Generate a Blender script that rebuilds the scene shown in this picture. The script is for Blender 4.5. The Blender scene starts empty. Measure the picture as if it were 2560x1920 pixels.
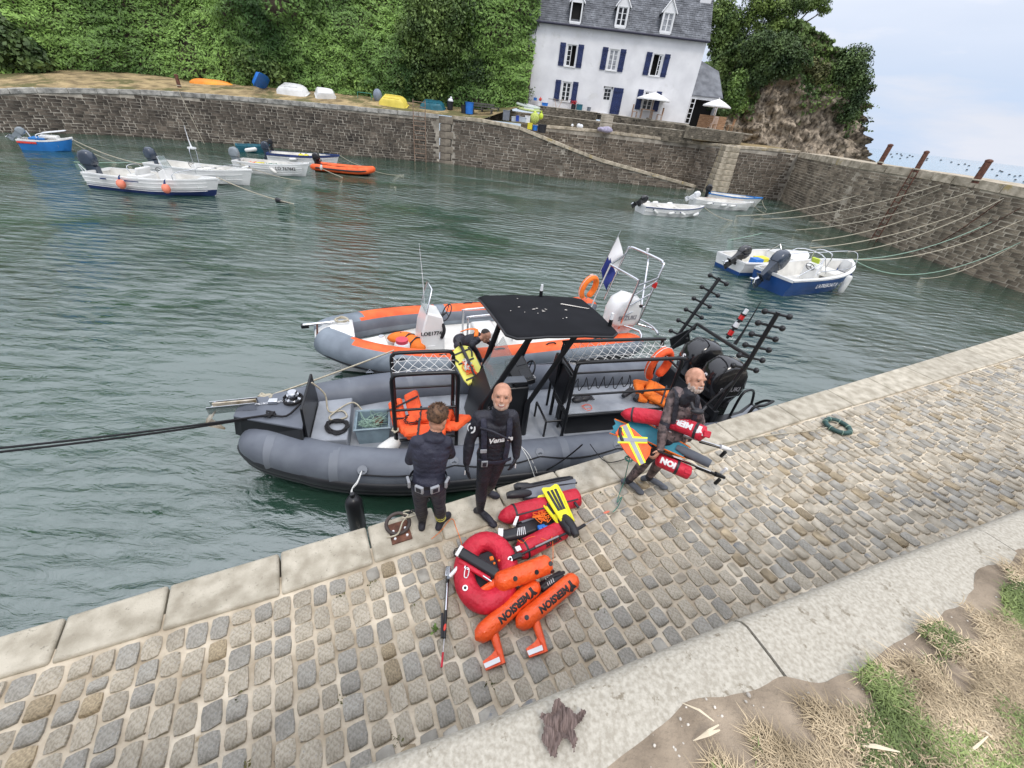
import bpy,bmesh,math,random
import numpy as np
from mathutils import Vector as Vec,Matrix,noise
S = bpy.context.scene
COL = S.collection
rnd = random.Random(7)
rng = np.random.default_rng(7)
PI = math.pi
# ------------------------------------------------------------------ camera
CAM_F,PITCH,ROLL,CAM_H = 1020.0,math.radians(34.2),math.radians(6.84),5.0
FWD = Vec((0,math.cos(PITCH),-math.sin(PITCH)))
_dn = Vec((0,-math.sin(PITCH),-math.cos(PITCH)))
_rt = Vec((1,0,0))
IMX = _rt * math.cos(ROLL) - _dn * math.sin(ROLL)
IMY = _rt * math.sin(ROLL) + _dn * math.cos(ROLL)
CAM_P = Vec((0,0,CAM_H))
cam = bpy.data.objects.new('camera',bpy.data.cameras.new('camera'))
COL.objects.link(cam)
cam.data.sensor_width = 36
cam.data.lens = 36 * CAM_F / 2560
cam.data.clip_start = 0.05
cam.data.clip_end = 20000
cam.matrix_world = Matrix.Translation(CAM_P) @ Matrix((IMX,-IMY,-FWD)).transposed().to_4x4()
S.camera = cam
# ------------------------------------------------------------------ light
SUN_EL,SUN_AZ = math.radians(58),math.radians(150)
world = bpy.data.worlds.new('World'); S.world = world; world.use_nodes = True
nt = world.node_tree; nt.nodes.clear()
wn = nt.nodes.new; wl = nt.links.new
out = wn('ShaderNodeOutputWorld'); bg = wn('ShaderNodeBackground'); bg.inputs['Strength'].default_value = 0.1
sky = wn('ShaderNodeTexSky'); sky.sky_type = 'NISHITA'; sky.sun_disc = False
sky.sun_elevation = SUN_EL; sky.sun_rotation = SUN_AZ; sky.dust_density = 2.0
tc = wn('ShaderNodeTexCoord'); sep = wn('ShaderNodeSeparateXYZ'); wl(tc.outputs['Generated'],sep.inputs[0])
mp = wn('ShaderNodeMapping'); mp.inputs['Scale'].default_value = (1.6,1.6,7.0); mp.inputs['Rotation'].default_value = (0.05,0.02,0.3)
wl(tc.outputs['Generated'],mp.inputs[0])
cn = wn('ShaderNodeTexNoise'); cn.inputs['Scale'].default_value = 1.7; cn.inputs['Detail'].default_value = 7; cn.inputs['Roughness'].default_value = 0.55
wl(mp.outputs[0],cn.inputs['Vector'])
cr = wn('ShaderNodeMapRange'); cr.inputs['From Min'].default_value = 0.40; cr.inputs['From Max'].default_value = 0.60
wl(cn.outputs['Fac'],cr.inputs['Value'])
el = wn('ShaderNodeMapRange'); el.inputs['From Min'].default_value = 0.05; el.inputs['From Max'].default_value = 0.24
wl(sep.outputs['Z'],el.inputs['Value'])
mx = wn('ShaderNodeMath'); mx.operation = 'MAXIMUM'; wl(cr.outputs[0],mx.inputs[0]); wl(el.outputs[0],mx.inputs[1])
mk = wn('ShaderNodeMath'); mk.operation = 'MULTIPLY'; mk.inputs[1].default_value = 0.93; wl(mx.outputs[0],mk.inputs[0])
cc = wn('ShaderNodeValToRGB'); cc.color_ramp.elements[0].position = 0.3; cc.color_ramp.elements[1].position = 0.75
cc.color_ramp.elements[0].color = (0.76,0.80,0.90,1); cc.color_ramp.elements[1].color = (0.86,0.88,0.96,1)
cn2 = wn('ShaderNodeTexNoise'); cn2.inputs['Scale'].default_value = 3.1; cn2.inputs['Detail'].default_value = 5
wl(mp.outputs[0],cn2.inputs['Vector']); wl(cn2.outputs['Fac'],cc.inputs[0])
sc = wn('ShaderNodeVectorMath'); sc.operation = 'SCALE'; sc.inputs['Scale'].default_value = 10.8; wl(cc.outputs[0],sc.inputs[0])
zb = wn('ShaderNodeMapRange'); zb.inputs['From Min'].default_value = 0.1; zb.inputs['From Max'].default_value = 0.9
zb.inputs['To Min'].default_value = 1.0; zb.inputs['To Max'].default_value = 2.4; wl(sep.outputs['Z'],zb.inputs['Value'])
sc2 = wn('ShaderNodeVectorMath'); sc2.operation = 'SCALE'; wl(sc.outputs[0],sc2.inputs[0]); wl(zb.outputs[0],sc2.inputs['Scale'])
hz = wn('ShaderNodeMix'); hz.data_type = 'RGBA'; hz.inputs['A'].default_value = (6.9,8.4,10.9,1); hz.inputs[0].default_value = 0.75
wl(sky.outputs[0],hz.inputs['B'])
hz.inputs[0].default_value = 0.08
mixc = wn('ShaderNodeMix'); mixc.data_type = 'RGBA'
wl(mk.outputs[0],mixc.inputs[0]); wl(hz.outputs['Result'],mixc.inputs['A']); wl(sc2.outputs[0],mixc.inputs['B'])
wl(mixc.outputs['Result'],bg.inputs['Color']); wl(bg.outputs[0],out.inputs[0])
sun = bpy.data.objects.new('sun',bpy.data.lights.new('sun', 'SUN')); COL.objects.link(sun)
sun.data.energy = 1.35; sun.data.angle = math.radians(14); sun.data.color = (1,0.93,0.84)
_sd = Vec((math.sin(SUN_AZ) * math.cos(SUN_EL),math.cos(SUN_AZ) * math.cos(SUN_EL),math.sin(SUN_EL)))
sun.rotation_euler = (-_sd).to_track_quat('-Z', 'Y').to_euler()
S.view_settings.view_transform = 'Standard'; S.view_settings.look = 'None'
S.view_settings.gamma = 1; S.view_settings.exposure = -0.12; S.view_settings.use_curve_mapping = False
S.cycles.max_bounces = 6; S.cycles.use_denoising = True
# ------------------------------------------------------------------ helpers
def ray(px,py): return FWD + IMX * ((px - 1280) / CAM_F) + IMY * ((py - 960) / CAM_F)
def at(px,py,z=0.0):
    "ground point on level z seen at photograph position px, py"
    d = ray(px,py); return CAM_P + d * ((z - CAM_H) / d.z)
def aty(px,py,y):
    d = ray(px,py); return CAM_P + d * (y / d.y)
def c1(x,y,z=0.0): return at(480 + x / 2.676,700 + y / 2.676,z)
def c2(x,y,z=0.0): return at(1150 + x / 2.765,560 + y / 2.765,z)
def c3(x,y,z=1.3): return at(940 + x / 3.95,940 + y / 3.95,z)
def c4(x,y,z=1.3): return at(1480 + x / 4.147,880 + y / 4.147,z)
def gg(x,y,z=1.3): return at(1050 + x / 2.962,1160 + y / 2.962,z)
MATS = {}
def mat(name,col,rough=0.6,metal=0.0,var=0.15,scale=4.0,bump=0.0,bscale=30.0,col2=None,isl=0.0,spec=0.5,coat=0.0,
        alpha=1.0,trans=0.0,ior=1.45,spots=None,spotscale=8.0,spotthr=0.6,detail=5.0,stretch=(1,1,1)):
    if name in MATS: return MATS[name]
    m = bpy.data.materials.new(name); m.use_nodes = True; MATS[name] = m
    t = m.node_tree; n = t.nodes.new; l = t.links.new
    b = t.nodes['Principled BSDF']
    b.inputs['Roughness'].default_value = rough; b.inputs['Metallic'].default_value = metal
    b.inputs['Specular IOR Level'].default_value = spec; b.inputs['Coat Weight'].default_value = coat
    b.inputs['IOR'].default_value = ior; b.inputs['Transmission Weight'].default_value = trans
    b.inputs['Alpha'].default_value = alpha
    tcn = n('ShaderNodeTexCoord'); mpn = n('ShaderNodeMapping'); l(tcn.outputs['Object'],mpn.inputs[0]); mpn.inputs['Scale'].default_value = stretch
    no = n('ShaderNodeTexNoise'); no.inputs['Scale'].default_value = scale; no.inputs['Detail'].default_value = detail
    l(mpn.outputs[0],no.inputs['Vector'])
    ra = n('ShaderNodeValToRGB'); l(no.outputs['Fac'],ra.inputs[0])
    c = Vec(col[:3]); c2_ = Vec(col2[:3]) if col2 else c
    ra.color_ramp.elements[0].position = 0.35; ra.color_ramp.elements[1].position = 0.65
    ra.color_ramp.elements[0].color = (*(c * (1 - var)),1); ra.color_ramp.elements[1].color = (*(c2_ * (1 + var)),1)
    cur = ra.outputs[0]
    if isl > 0:
        ge = n('ShaderNodeNewGeometry'); oi = n('ShaderNodeObjectInfo'); ad = n('ShaderNodeMath'); ad.operation = 'ADD'
        l(ge.outputs['Random Per Island'],ad.inputs[0]); l(oi.outputs['Random'],ad.inputs[1])
        fr = n('ShaderNodeMath'); fr.operation = 'FRACT'; l(ad.outputs[0],fr.inputs[0])
        mr = n('ShaderNodeMapRange'); mr.inputs['To Min'].default_value = 1 - isl; mr.inputs['To Max'].default_value = 1 + isl; l(fr.outputs[0],mr.inputs['Value'])
        vm = n('ShaderNodeVectorMath'); vm.operation = 'SCALE'; l(cur,vm.inputs[0]); l(mr.outputs[0],vm.inputs['Scale']); cur = vm.outputs[0]
    if spots:
        s = n('ShaderNodeTexNoise'); s.inputs['Scale'].default_value = spotscale; s.inputs['Detail'].default_value = 8; s.inputs['Roughness'].default_value = 0.7
        l(tcn.outputs['Object'],s.inputs['Vector'])
        sr = n('ShaderNodeMapRange'); sr.inputs['From Min'].default_value = spotthr; sr.inputs['From Max'].default_value = spotthr + 0.06; l(s.outputs['Fac'],sr.inputs['Value'])
        mi = n('ShaderNodeMix'); mi.data_type = 'RGBA'; l(sr.outputs[0],mi.inputs[0]); l(cur,mi.inputs['A']); mi.inputs['B'].default_value = (*spots[:3],1)
        cur = mi.outputs['Result']
    l(cur,b.inputs['Base Color'])
    if bump > 0:
        bn = n('ShaderNodeTexNoise'); bn.inputs['Scale'].default_value = bscale; bn.inputs['Detail'].default_value = 6
        l(tcn.outputs['Object'],bn.inputs['Vector'])
        bu = n('ShaderNodeBump'); bu.inputs['Strength'].default_value = min(1,bump); bu.inputs['Distance'].default_value = 0.6 / bscale
        l(bn.outputs['Fac'],bu.inputs['Height']); l(bu.outputs[0],b.inputs['Normal'])
    return m
class MB:
    "collects shapes; build() links them as ONE mesh object"
    def __init__(s): s.v = []; s.f = []; s.m = []
    def add(s,vs,fs,m=0):
        o = len(s.v); s.v += [tuple(v) for v in vs]
        s.f += [tuple(i + o for i in f) for f in fs]; s.m += [m] * len(fs); return s
    def box(s,c,d,R=None,m=0,top=(1,1),off=(0,0)):
        x,y,z = d[0] / 2,d[1] / 2,d[2] / 2
        vs = []
        for zz,k,o in ((-z,(1,1),(0,0)),(z,top,off)):
            for sx,sy in ((-1,-1),(1,-1),(1,1),(-1,1)): vs.append(Vec((sx * x * k[0] + o[0],sy * y * k[1] + o[1],zz)))
        if R is not None: vs = [R @ v for v in vs]
        c = Vec(c); vs = [v + c for v in vs]
        return s.add(vs, [(3,2,1,0),(4,5,6,7),(0,1,5,4),(1,2,6,5),(2,3,7,6),(3,0,4,7)],m)
    def tube(s,pts,r,n=8,m=0,closed=False,caps=True,flat=None):
        pts = [Vec(p) for p in pts]; k = len(pts)
        rs = list(r) if isinstance(r,(list,tuple)) else [r] * k
        vs = []; up = None
        for i,p in enumerate(pts):
            if closed: t = pts[(i + 1) % k] - pts[i - 1]
            else: t = pts[min(i + 1,k - 1)] - pts[max(i - 1,0)]
            t = t.normalized() if t.length > 1e-9 else Vec((0,0,1))
            if up is None:
                up = Vec((0,0,1)) if abs(t.z) < 0.9 else Vec((1,0,0))
            a = (up - t * up.dot(t))
            if a.length < 1e-6: a = t.orthogonal()
            a.normalize(); b = t.cross(a); up = a
            fa,fb = flat if flat else (1,1)
            for j in range(n):
                q = 2 * PI * j / n; vs.append(p + (a * math.cos(q) * fa + b * math.sin(q) * fb) * rs[i])
        fs = []
        for i in range(k if closed else k - 1):
            i2 = (i + 1) % k
            for j in range(n):
                j2 = (j + 1) % n; fs.append((i * n + j,i2 * n + j,i2 * n + j2,i * n + j2)[::-1])
        if caps and not closed: fs += [tuple(range(n)),tuple(range((k - 1) * n,k * n))[::-1]]
        return s.add(vs,fs,m)
    def cyl(s,p0,p1,r0,r1=None,n=10,m=0): return s.tube([p0,p1], [r0,r0 if r1 is None else r1],n,m)
    def ell(s,c,r,R=None,nu=12,nv=8,m=0):
        if not isinstance(r,(tuple,list)): r = (r,r,r)
        c = Vec(c); vs = [Vec((0,0,-r[2]))]
        for i in range(1,nv):
            a = -PI / 2 + PI * i / nv
            for j in range(nu):
                q = 2 * PI * j / nu; vs.append(Vec((r[0] * math.cos(a) * math.cos(q),r[1] * math.cos(a) * math.sin(q),r[2] * math.sin(a))))
        vs.append(Vec((0,0,r[2])))
        if R is not None: vs = [R @ v for v in vs]
        vs = [v + c for v in vs]; fs = []
        for j in range(nu): fs.append((0,1 + (j + 1) % nu,1 + j))
        for i in range(nv - 2):
            for j in range(nu):
                a = 1 + i * nu; b = a + nu; fs.append((a + j,a + (j + 1) % nu,b + (j + 1) % nu,b + j))
        a = 1 + (nv - 2) * nu
        for j in range(nu): fs.append((a + j,a + (j + 1) % nu,len(vs) - 1))
        return s.add(vs,fs,m)
    def loft(s,rings,closed=True,caps=True,m=0):
        n = len(rings[0]); vs = [p for r in rings for p in r]; fs = []
        for i in range(len(rings) - 1):
            for j in range(n if closed else n - 1):
                j2 = (j + 1) % n; fs.append((i * n + j,i * n + j2,(i + 1) * n + j2,(i + 1) * n + j))
        if caps and closed: fs += [tuple(range(n))[::-1],tuple(range((len(rings) - 1) * n,len(rings) * n))]
        return s.add(vs,fs,m)
    def prism(s,poly,h,M=None,m=0,z0=0.0):
        n = len(poly); vs = [Vec((p[0],p[1],z0)) for p in poly] + [Vec((p[0],p[1],z0 + h)) for p in poly]
        if M is not None: vs = [M @ v for v in vs]
        fs = [tuple(range(n))[::-1],tuple(range(n,2 * n))] + [(i,(i + 1) % n,n + (i + 1) % n,n + i) for i in range(n)]
        return s.add(vs,fs,m)
    def build(s,name,mats,parent=None,smooth=None,bevel=0,sub=0,loc=None,seg=2):
        me = bpy.data.meshes.new(name); me.from_pydata([tuple(v) for v in s.v], [],s.f)
        if not isinstance(mats,(list,tuple)): mats = [mats]
        for q in mats: me.materials.append(q)
        if len(mats) > 1: me.polygons.foreach_set('material_index',s.m)
        bm = bmesh.new(); bm.from_mesh(me); bmesh.ops.recalc_face_normals(bm,faces=bm.faces); bm.to_mesh(me); bm.free()
        if smooth is not None:
            me.polygons.foreach_set('use_smooth', [True] * len(me.polygons)); me.set_sharp_from_angle(angle=smooth)
        o = bpy.data.objects.new(name,me); COL.objects.link(o)
        if parent is not None: o.parent = parent
        if loc is not None: o.location = loc
        if bevel:
            b = o.modifiers.new('b', 'BEVEL'); b.width = bevel; b.segments = seg; b.limit_method = 'ANGLE'; b.angle_limit = 0.7
            me.polygons.foreach_set('use_smooth', [True] * len(me.polygons)); me.set_sharp_from_angle(angle=0.9)
        if sub:
            b = o.modifiers.new('s', 'SUBSURF'); b.levels = b.render_levels = sub
        me.update(); return o
def np_mesh(name,V,F,mats,parent=None,smooth=False,midx=None):
    me = bpy.data.meshes.new(name); V = np.asarray(V,dtype=np.float32); F = np.asarray(F,dtype=np.int32); k = F.shape[1]
    me.vertices.add(len(V)); me.vertices.foreach_set('co',V.ravel()); me.loops.add(F.size); me.loops.foreach_set('vertex_index',F.ravel())
    me.polygons.add(len(F)); me.polygons.foreach_set('loop_start',np.arange(0,F.size,k,dtype=np.int32)); me.polygons.foreach_set('loop_total',np.full(len(F),k,dtype=np.int32))
    if smooth: me.polygons.foreach_set('use_smooth',np.ones(len(F),dtype=bool))
    for q in (mats if isinstance(mats,(list,tuple)) else [mats]): me.materials.append(q)
    if midx is not None: me.polygons.foreach_set('material_index',np.asarray(midx,dtype=np.int32))
    me.update(calc_edges=True); me.validate()
    o = bpy.data.objects.new(name,me); COL.objects.link(o)
    if parent is not None: o.parent = parent
    return o
def tag(o,label=None,cat=None,group=None,kind=None):
    if label: o['label'] = label
    if cat: o['category'] = cat
    if group: o['group'] = group
    if kind: o['kind'] = kind
    return o
def thing(name,label,cat,loc=(0,0,0),rz=0.0,group=None,rot=None,sc=None):
    o = bpy.data.objects.new(name,None); COL.objects.link(o); o.location = loc; o.rotation_euler = rot if rot else (0,0,rz)
    if sc: o.scale = (sc,sc,sc)
    return tag(o,label,cat,group)
def copy_tree(o,parent=None):
    c = o.copy(); COL.objects.link(c); c.parent = parent
    for ch in list(o.children): copy_tree(ch,c)
    return c
def RZ(a): return Matrix.Rotation(a,3, 'Z')
def RX(a): return Matrix.Rotation(a,3, 'X')
def RY(a): return Matrix.Rotation(a,3, 'Y')
def SP(pts,k=4,closed=False):
    P = [Vec(p) for p in pts]; n = len(P); o = []
    for i in range(n if closed else n - 1):
        a = P[i - 1] if (closed or i > 0) else P[0]; b = P[i]; c = P[(i + 1) % n]; d = P[(i + 2) % n] if (closed or i + 2 < n) else P[-1]
        for j in range(k):
            t = j / k; o.append(0.5 * ((2 * b) + (c - a) * t + (2 * a - 5 * b + 4 * c - d) * t * t + (3 * b - a - 3 * c + d) * t ** 3))
    if not closed: o.append(P[-1])
    return o
def sag(a,b,s,n=14):
    a = Vec(a); b = Vec(b); return [a.lerp(b,i / n) - Vec((0,0,s * 4 * (i / n) * (1 - i / n))) for i in range(n + 1)]
def text(body,size,M,material,parent=None,name='lettering',mapf=None,bold=0.0,shear=0.0,align='CENTER',narrow=1.0):
    "flat lettering as a thin mesh, M places it (x right, y up, z out); mapf bends it"
    cu = bpy.data.curves.new(name, 'FONT'); cu.body = body; cu.size = size; cu.align_x = align; cu.align_y = 'CENTER'; cu.offset = bold; cu.shear = shear
    cu.resolution_u = 2
    to = bpy.data.objects.new(name,cu); me = bpy.data.meshes.new_from_object(to)
    bpy.data.objects.remove(to); bpy.data.curves.remove(cu)
    me.name = name
    for v in me.vertices:
        p = Vec((v.co.x * narrow,v.co.y,v.co.z))
        v.co = p
    if mapf:
        bm = bmesh.new(); bm.from_mesh(me)
        for k in range(-9,10): bmesh.ops.bisect_plane(bm,geom=bm.verts[:] + bm.edges[:] + bm.faces[:],plane_co=(0,k * size / 14,0),plane_no=(0,1,0))
        for v in bm.verts: v.co = mapf(v.co)
        bm.to_mesh(me); bm.free()
    if M is not None: me.transform(M)
    me.materials.clear(); me.materials.append(material)
    o = bpy.data.objects.new(name,me); COL.objects.link(o)
    if parent is not None: o.parent = parent
    return o
def frame(o,x,y):
    "4x4 with origin o, x axis x, y axis near y"
    x = Vec(x).normalized(); z = x.cross(Vec(y)).normalized(); y = z.cross(x)
    return Matrix.Translation(Vec(o)) @ Matrix((x,y,z)).transposed().to_4x4()
# ================================================================== SETTING
def water_mat():
    m = bpy.data.materials.new('harbour water'); m.use_nodes = True; t = m.node_tree; n = t.nodes.new; l = t.links.new
    b = t.nodes['Principled BSDF']; b.inputs['Roughness'].default_value = 0.04; b.inputs['IOR'].default_value = 2.45
    g = n('ShaderNodeNewGeometry')
    def wave(scale,rot,stretch,detail,dist=0.0,rough=0.5,loc=(0,0,0)):
        mp = n('ShaderNodeMapping'); mp.inputs['Rotation'].default_value = (0,0,rot); mp.inputs['Scale'].default_value = stretch; mp.inputs['Location'].default_value = loc
        l(g.outputs['Position'],mp.inputs[0]); no = n('ShaderNodeTexNoise'); no.inputs['Scale'].default_value = scale
        no.inputs['Detail'].default_value = detail; no.inputs['Distortion'].default_value = dist; no.inputs['Roughness'].default_value = rough
        l(mp.outputs[0],no.inputs['Vector']); return no.outputs['Fac']
    def mul(a,k):
        x = n('ShaderNodeMath'); x.operation = 'MULTIPLY'; l(a,x.inputs[0])
        if isinstance(k,float): x.inputs[1].default_value = k
        else: l(k,x.inputs[1])
        return x.outputs[0]
    def add(a,c):
        x = n('ShaderNodeMath'); x.operation = 'ADD'; l(a,x.inputs[0]); l(c,x.inputs[1]); return x.outputs[0]
    def band(scale,rot,dist,det,ds):
        mp = n('ShaderNodeMapping'); mp.inputs['Rotation'].default_value = (0,0,rot); l(g.outputs['Position'],mp.inputs[0]); wv = n('ShaderNodeTexWave'); wv.wave_profile = 'SIN'
        for k_,v_ in (('Scale',scale),('Distortion',dist),('Detail',det),('Detail Scale',ds)): wv.inputs[k_].default_value = v_
        l(mp.outputs[0],wv.inputs['Vector']); return wv.outputs['Fac']
    w1 = wave(1.7,0.30,(0.55,1.5,1),3,0.6)
    w2 = wave(4.2,-0.25,(0.5,1.5,1),5,1.1,0.6)
    w3 = wave(0.35,0.5,(1,1,1),2,0.4)
    w4 = wave(14.0,0.1,(0.8,1.2,1),2,0.5)
    patch = n('ShaderNodeMapRange'); patch.inputs['From Min'].default_value = 0.40; patch.inputs['From Max'].default_value = 0.60
    patch.inputs['To Min'].default_value = 0.2; patch.inputs['To Max'].default_value = 1.0; l(wave(0.16,0.2,(1,1.6,1),2,0.3),patch.inputs['Value'])
    h = add(add(mul(mul(w1,0.15),patch.outputs[0]),mul(mul(w2,0.075),patch.outputs[0])),add(mul(w3,0.22),mul(w4,0.005)))
    h = add(h,mul(mul(band(.85,1.42,5.0,3,1.1),0.028),patch.outputs[0])); h = add(h,mul(mul(band(.6,1.95,6.0,2,.9),0.022),patch.outputs[0]))
    sp0 = n('ShaderNodeSeparateXYZ'); l(g.outputs['Position'],sp0.inputs[0]); calm = n('ShaderNodeMapRange'); calm.inputs['From Min'].default_value = 5; calm.inputs['From Max'].default_value = 11; calm.inputs['To Min'].default_value = .55; l(sp0.outputs['Y'],calm.inputs['Value']); h = mul(h,calm.outputs[0])
    bu = n('ShaderNodeBump'); bu.inputs['Strength'].default_value = 1.0; bu.inputs['Distance'].default_value = 1.0
    l(h,bu.inputs['Height']); l(bu.outputs[0],b.inputs['Normal'])
    cr = n('ShaderNodeValToRGB'); l(wave(0.12,0,(1,1,1),4),cr.inputs[0])
    cr.color_ramp.elements[0].position = 0.35; cr.color_ramp.elements[1].position = 0.7
    cr.color_ramp.elements[0].color = (0.018,0.048,0.031,1); cr.color_ramp.elements[1].color = (0.028,0.068,0.047,1)
    sp = n('ShaderNodeSeparateXYZ'); l(g.outputs['Position'],sp.inputs[0])
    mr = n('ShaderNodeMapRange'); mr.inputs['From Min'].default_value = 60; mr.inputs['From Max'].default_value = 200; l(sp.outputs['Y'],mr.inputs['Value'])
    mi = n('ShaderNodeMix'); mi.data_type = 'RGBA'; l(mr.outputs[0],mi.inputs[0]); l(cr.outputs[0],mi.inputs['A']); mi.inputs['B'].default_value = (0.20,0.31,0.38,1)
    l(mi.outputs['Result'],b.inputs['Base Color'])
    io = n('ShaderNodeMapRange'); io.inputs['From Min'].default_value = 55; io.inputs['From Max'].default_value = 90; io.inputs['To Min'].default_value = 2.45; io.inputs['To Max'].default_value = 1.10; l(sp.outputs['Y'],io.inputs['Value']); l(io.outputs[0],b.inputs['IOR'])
    return m
w = MB(); w.add([(-9000,-300,0),(9000,-300,0),(9000,12000,0),(-9000,12000,0)], [(0,1,2,3)])
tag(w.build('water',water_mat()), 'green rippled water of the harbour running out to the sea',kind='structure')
Q0 = Vec((-0.4,3.05,0)); QU = Vec((0.872,0.489,0)).normalized(); QV = Vec((QU.y,-QU.x,0)); QZ = 1.3
def quay(u,v,z=QZ): return Vec((Q0.x + QU.x * u + QV.x * v,Q0.y + QU.y * u + QV.y * v,z))
def cop_w(u): return 0.43 + max(0,u - 5) * 0.028 + min(0,u + 2) * 0.05
mortar = mat('sandy mortar',(0.47,0.385,0.275),0.95,var=0.22,scale=3.0,bump=0.8,bscale=45,col2=(0.58,0.51,0.40),spots=(0.30,0.22,0.12),spotscale=1.6,spotthr=0.62)
pv = MB(); pv.box((0,0,0),(0.001,0.001,0.001)); pv = MB()
a,b_,c_,d_ = quay(-9,0.25,QZ - 0.019),quay(24,0.25,QZ - 0.019),quay(24,7,QZ - 0.019),quay(-9,7,QZ - 0.019)
lo = Vec((0,0,-1.0))
pv.add([a,b_,c_,d_,a + lo,b_ + lo,c_ + lo,d_ + lo], [(0,1,2,3),(0,4,5,1),(1,5,6,2),(2,6,7,3),(3,7,4,0)])
paving = tag(pv.build('quay_paving',mortar), 'sandy mortar bed of the cobbled quay',kind='structure')
cob_m = mat('cobble stone',(0.36,0.315,0.24),0.75,var=0.16,scale=7.0,bump=0.55,bscale=26,col2=(0.46,0.41,0.325),isl=0.15,spots=(0.255,0.25,0.24),spotscale=7.0,spotthr=0.58)
cob_b = mat('blue grey cobble stone',(0.275,0.255,0.215),0.7,var=0.14,scale=7.0,bump=0.5,bscale=26,col2=(0.35,0.33,0.285),isl=0.14,spots=(0.185,0.19,0.195),spotscale=6.5,spotthr=0.58)
cob_t = mat('brown cobble stone',(0.30,0.24,0.155),0.8,var=0.2,scale=8.0,bump=0.5,bscale=26,col2=(0.36,0.29,0.19),isl=0.2,spots=(0.2,0.18,0.15),spotscale=6,spotthr=0.6)
def cobble_geo(r):
    "unit cobble: rounded, uneven outline, domed top; 12-gon"
    n = 12; ring = []
    e = r.uniform(4.5,9)
    for j in range(n):
        q = 2 * PI * (j + 0.5) / n; cx,sx = math.cos(q),math.sin(q)
        k = (abs(cx) ** e + abs(sx) ** e) ** (-1 / e) * r.uniform(0.93,1.03)
        ring.append((cx * k * 0.517,sx * k * 0.517))
    tx,ty = r.uniform(-0.012,0.012),r.uniform(-0.012,0.012)
    V = [(x,y,-0.06) for x,y in ring] + [(x * 0.985,y * 0.985,-0.006 + tx * x * 2) for x,y in ring] + [(x * 0.88,y * 0.88,0.001 + tx * x * 1.6 + ty * y * 1.6 + r.uniform(-0.002,0.002)) for x,y in ring]
    V.append((r.uniform(-.1,.1),r.uniform(-.1,.1),0.003 + r.uniform(-0.003,0.004)))
    F = []
    for k in (0,1):
        for j in range(n): F.append((k * n + j,k * n + (j + 1) % n,(k + 1) * n + (j + 1) % n,(k + 1) * n + j))
    for j in range(n): F.append((2 * n + j,2 * n + (j + 1) % n,3 * n))
    return V,F
variants = []
for k in range(18):
    V,F = cobble_geo(rnd); me = bpy.data.meshes.new('cobble'); me.from_pydata(V, [],F)
    me.materials.append((cob_m,cob_b,cob_m,cob_m,cob_b,cob_t if k == 5 else cob_m)[k % 6])
    me.polygons.foreach_set('use_smooth', [True] * len(me.polygons)); me.set_sharp_from_angle(angle=1.2); variants.append((me,V,F,(0,1,0,0,1,2 if k == 5 else 0)[k % 6]))
def proj(p):
    v = Vec(p) - CAM_P; k = v.dot(FWD)
    if k < 0.05: return (-1e4,-1e4,0)
    return 1280 + CAM_F * v.dot(IMX) / k,960 + CAM_F * v.dot(IMY) / k,k
WL = [(-6.0,-2.15),(-2.2,-0.48),(-0.32,0.32),(0.12,0.5),(0.71,0.76),(1.61,1.15),(2.99,1.73),(5.2,2.65),(9.0,4.3),(22,10.0)]
def wall_y(x):
    for (x0,y0),(x1,y1) in zip(WL,WL[1:]):
        if x0 <= x <= x1: return y0 + (y1 - y0) * (x - x0) / (x1 - x0)
    return -99 if x < 0 else 99
cobs = []
u = -6.0
while u < 17.5:
    cw = rnd.uniform(0.118,0.152); v = cop_w(u + cw / 2) + 0.035
    while v < 4.6:
        cl = rnd.uniform(0.128,0.188) if rnd.random() > 0.1 else rnd.uniform(0.09,0.12)
        p = quay(u + cw / 2,v + cl / 2)
        gap = rnd.uniform(0.010,0.022)
        if p.y > wall_y(p.x) + 0.02:
            q = proj(p)
            cobs.append((p,cw - rnd.uniform(0.0,0.016),cl,q))
        v += cl + gap
    u += cw + rnd.uniform(0.010,0.022)
def seen(c):
    x,y,k = c[3]
    if not (-40 < x < 2600 and 700 < y < 1960): return 0
    p = c[0]; d = p - CAM_P; t = (3.4 - CAM_H) / d.z; h = CAM_P + d * t
    if h.y < wall_y(h.x): return 0
    return c[1] * c[2] / k ** 2
cobs.sort(key=seen,reverse=True)
QANG = math.atan2(QU.y,QU.x)
for c in cobs[:298]:
    o = bpy.data.objects.new('cobble',rnd.choice(variants)[0]); COL.objects.link(o); o.parent = paving
    o.location = c[0] + Vec((0,0,rnd.uniform(-0.006,0.005))); o.scale = (c[1],c[2],1); o.rotation_euler = (rnd.uniform(-.03,.03),rnd.uniform(-.03,.03),QANG + rnd.uniform(-.06,.06))
V = []; F3 = []; F4 = []; MI4 = []; MI3 = []
sm = MB()
for c in cobs[298:]:
    me,vv,ff,mi = rnd.choice(variants); R = RZ(QANG + rnd.uniform(-.06,.06)); zz = rnd.uniform(-0.006,0.005)
    sm.add([c[0] + R @ Vec((x * c[1],y * c[2],z + zz)) for x,y,z in vv],ff,mi)
o = sm.build('cobble', [cob_m,cob_b,cob_t],paving,smooth=1.2); o['kind'] = 'stuff'
gran = mat('granite coping',(0.36,0.32,0.245),0.85,var=0.12,scale=6,bump=0.7,bscale=70,col2=(0.45,0.41,0.33),isl=0.08,spots=(0.26,0.235,0.185),spotscale=30,spotthr=0.60)
gran_m = mat('mossy granite coping',(0.27,0.27,0.12),0.9,var=0.2,scale=12,bump=0.6,bscale=60,col2=(0.40,0.38,0.24))
u = -7.6; k = 0
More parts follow.
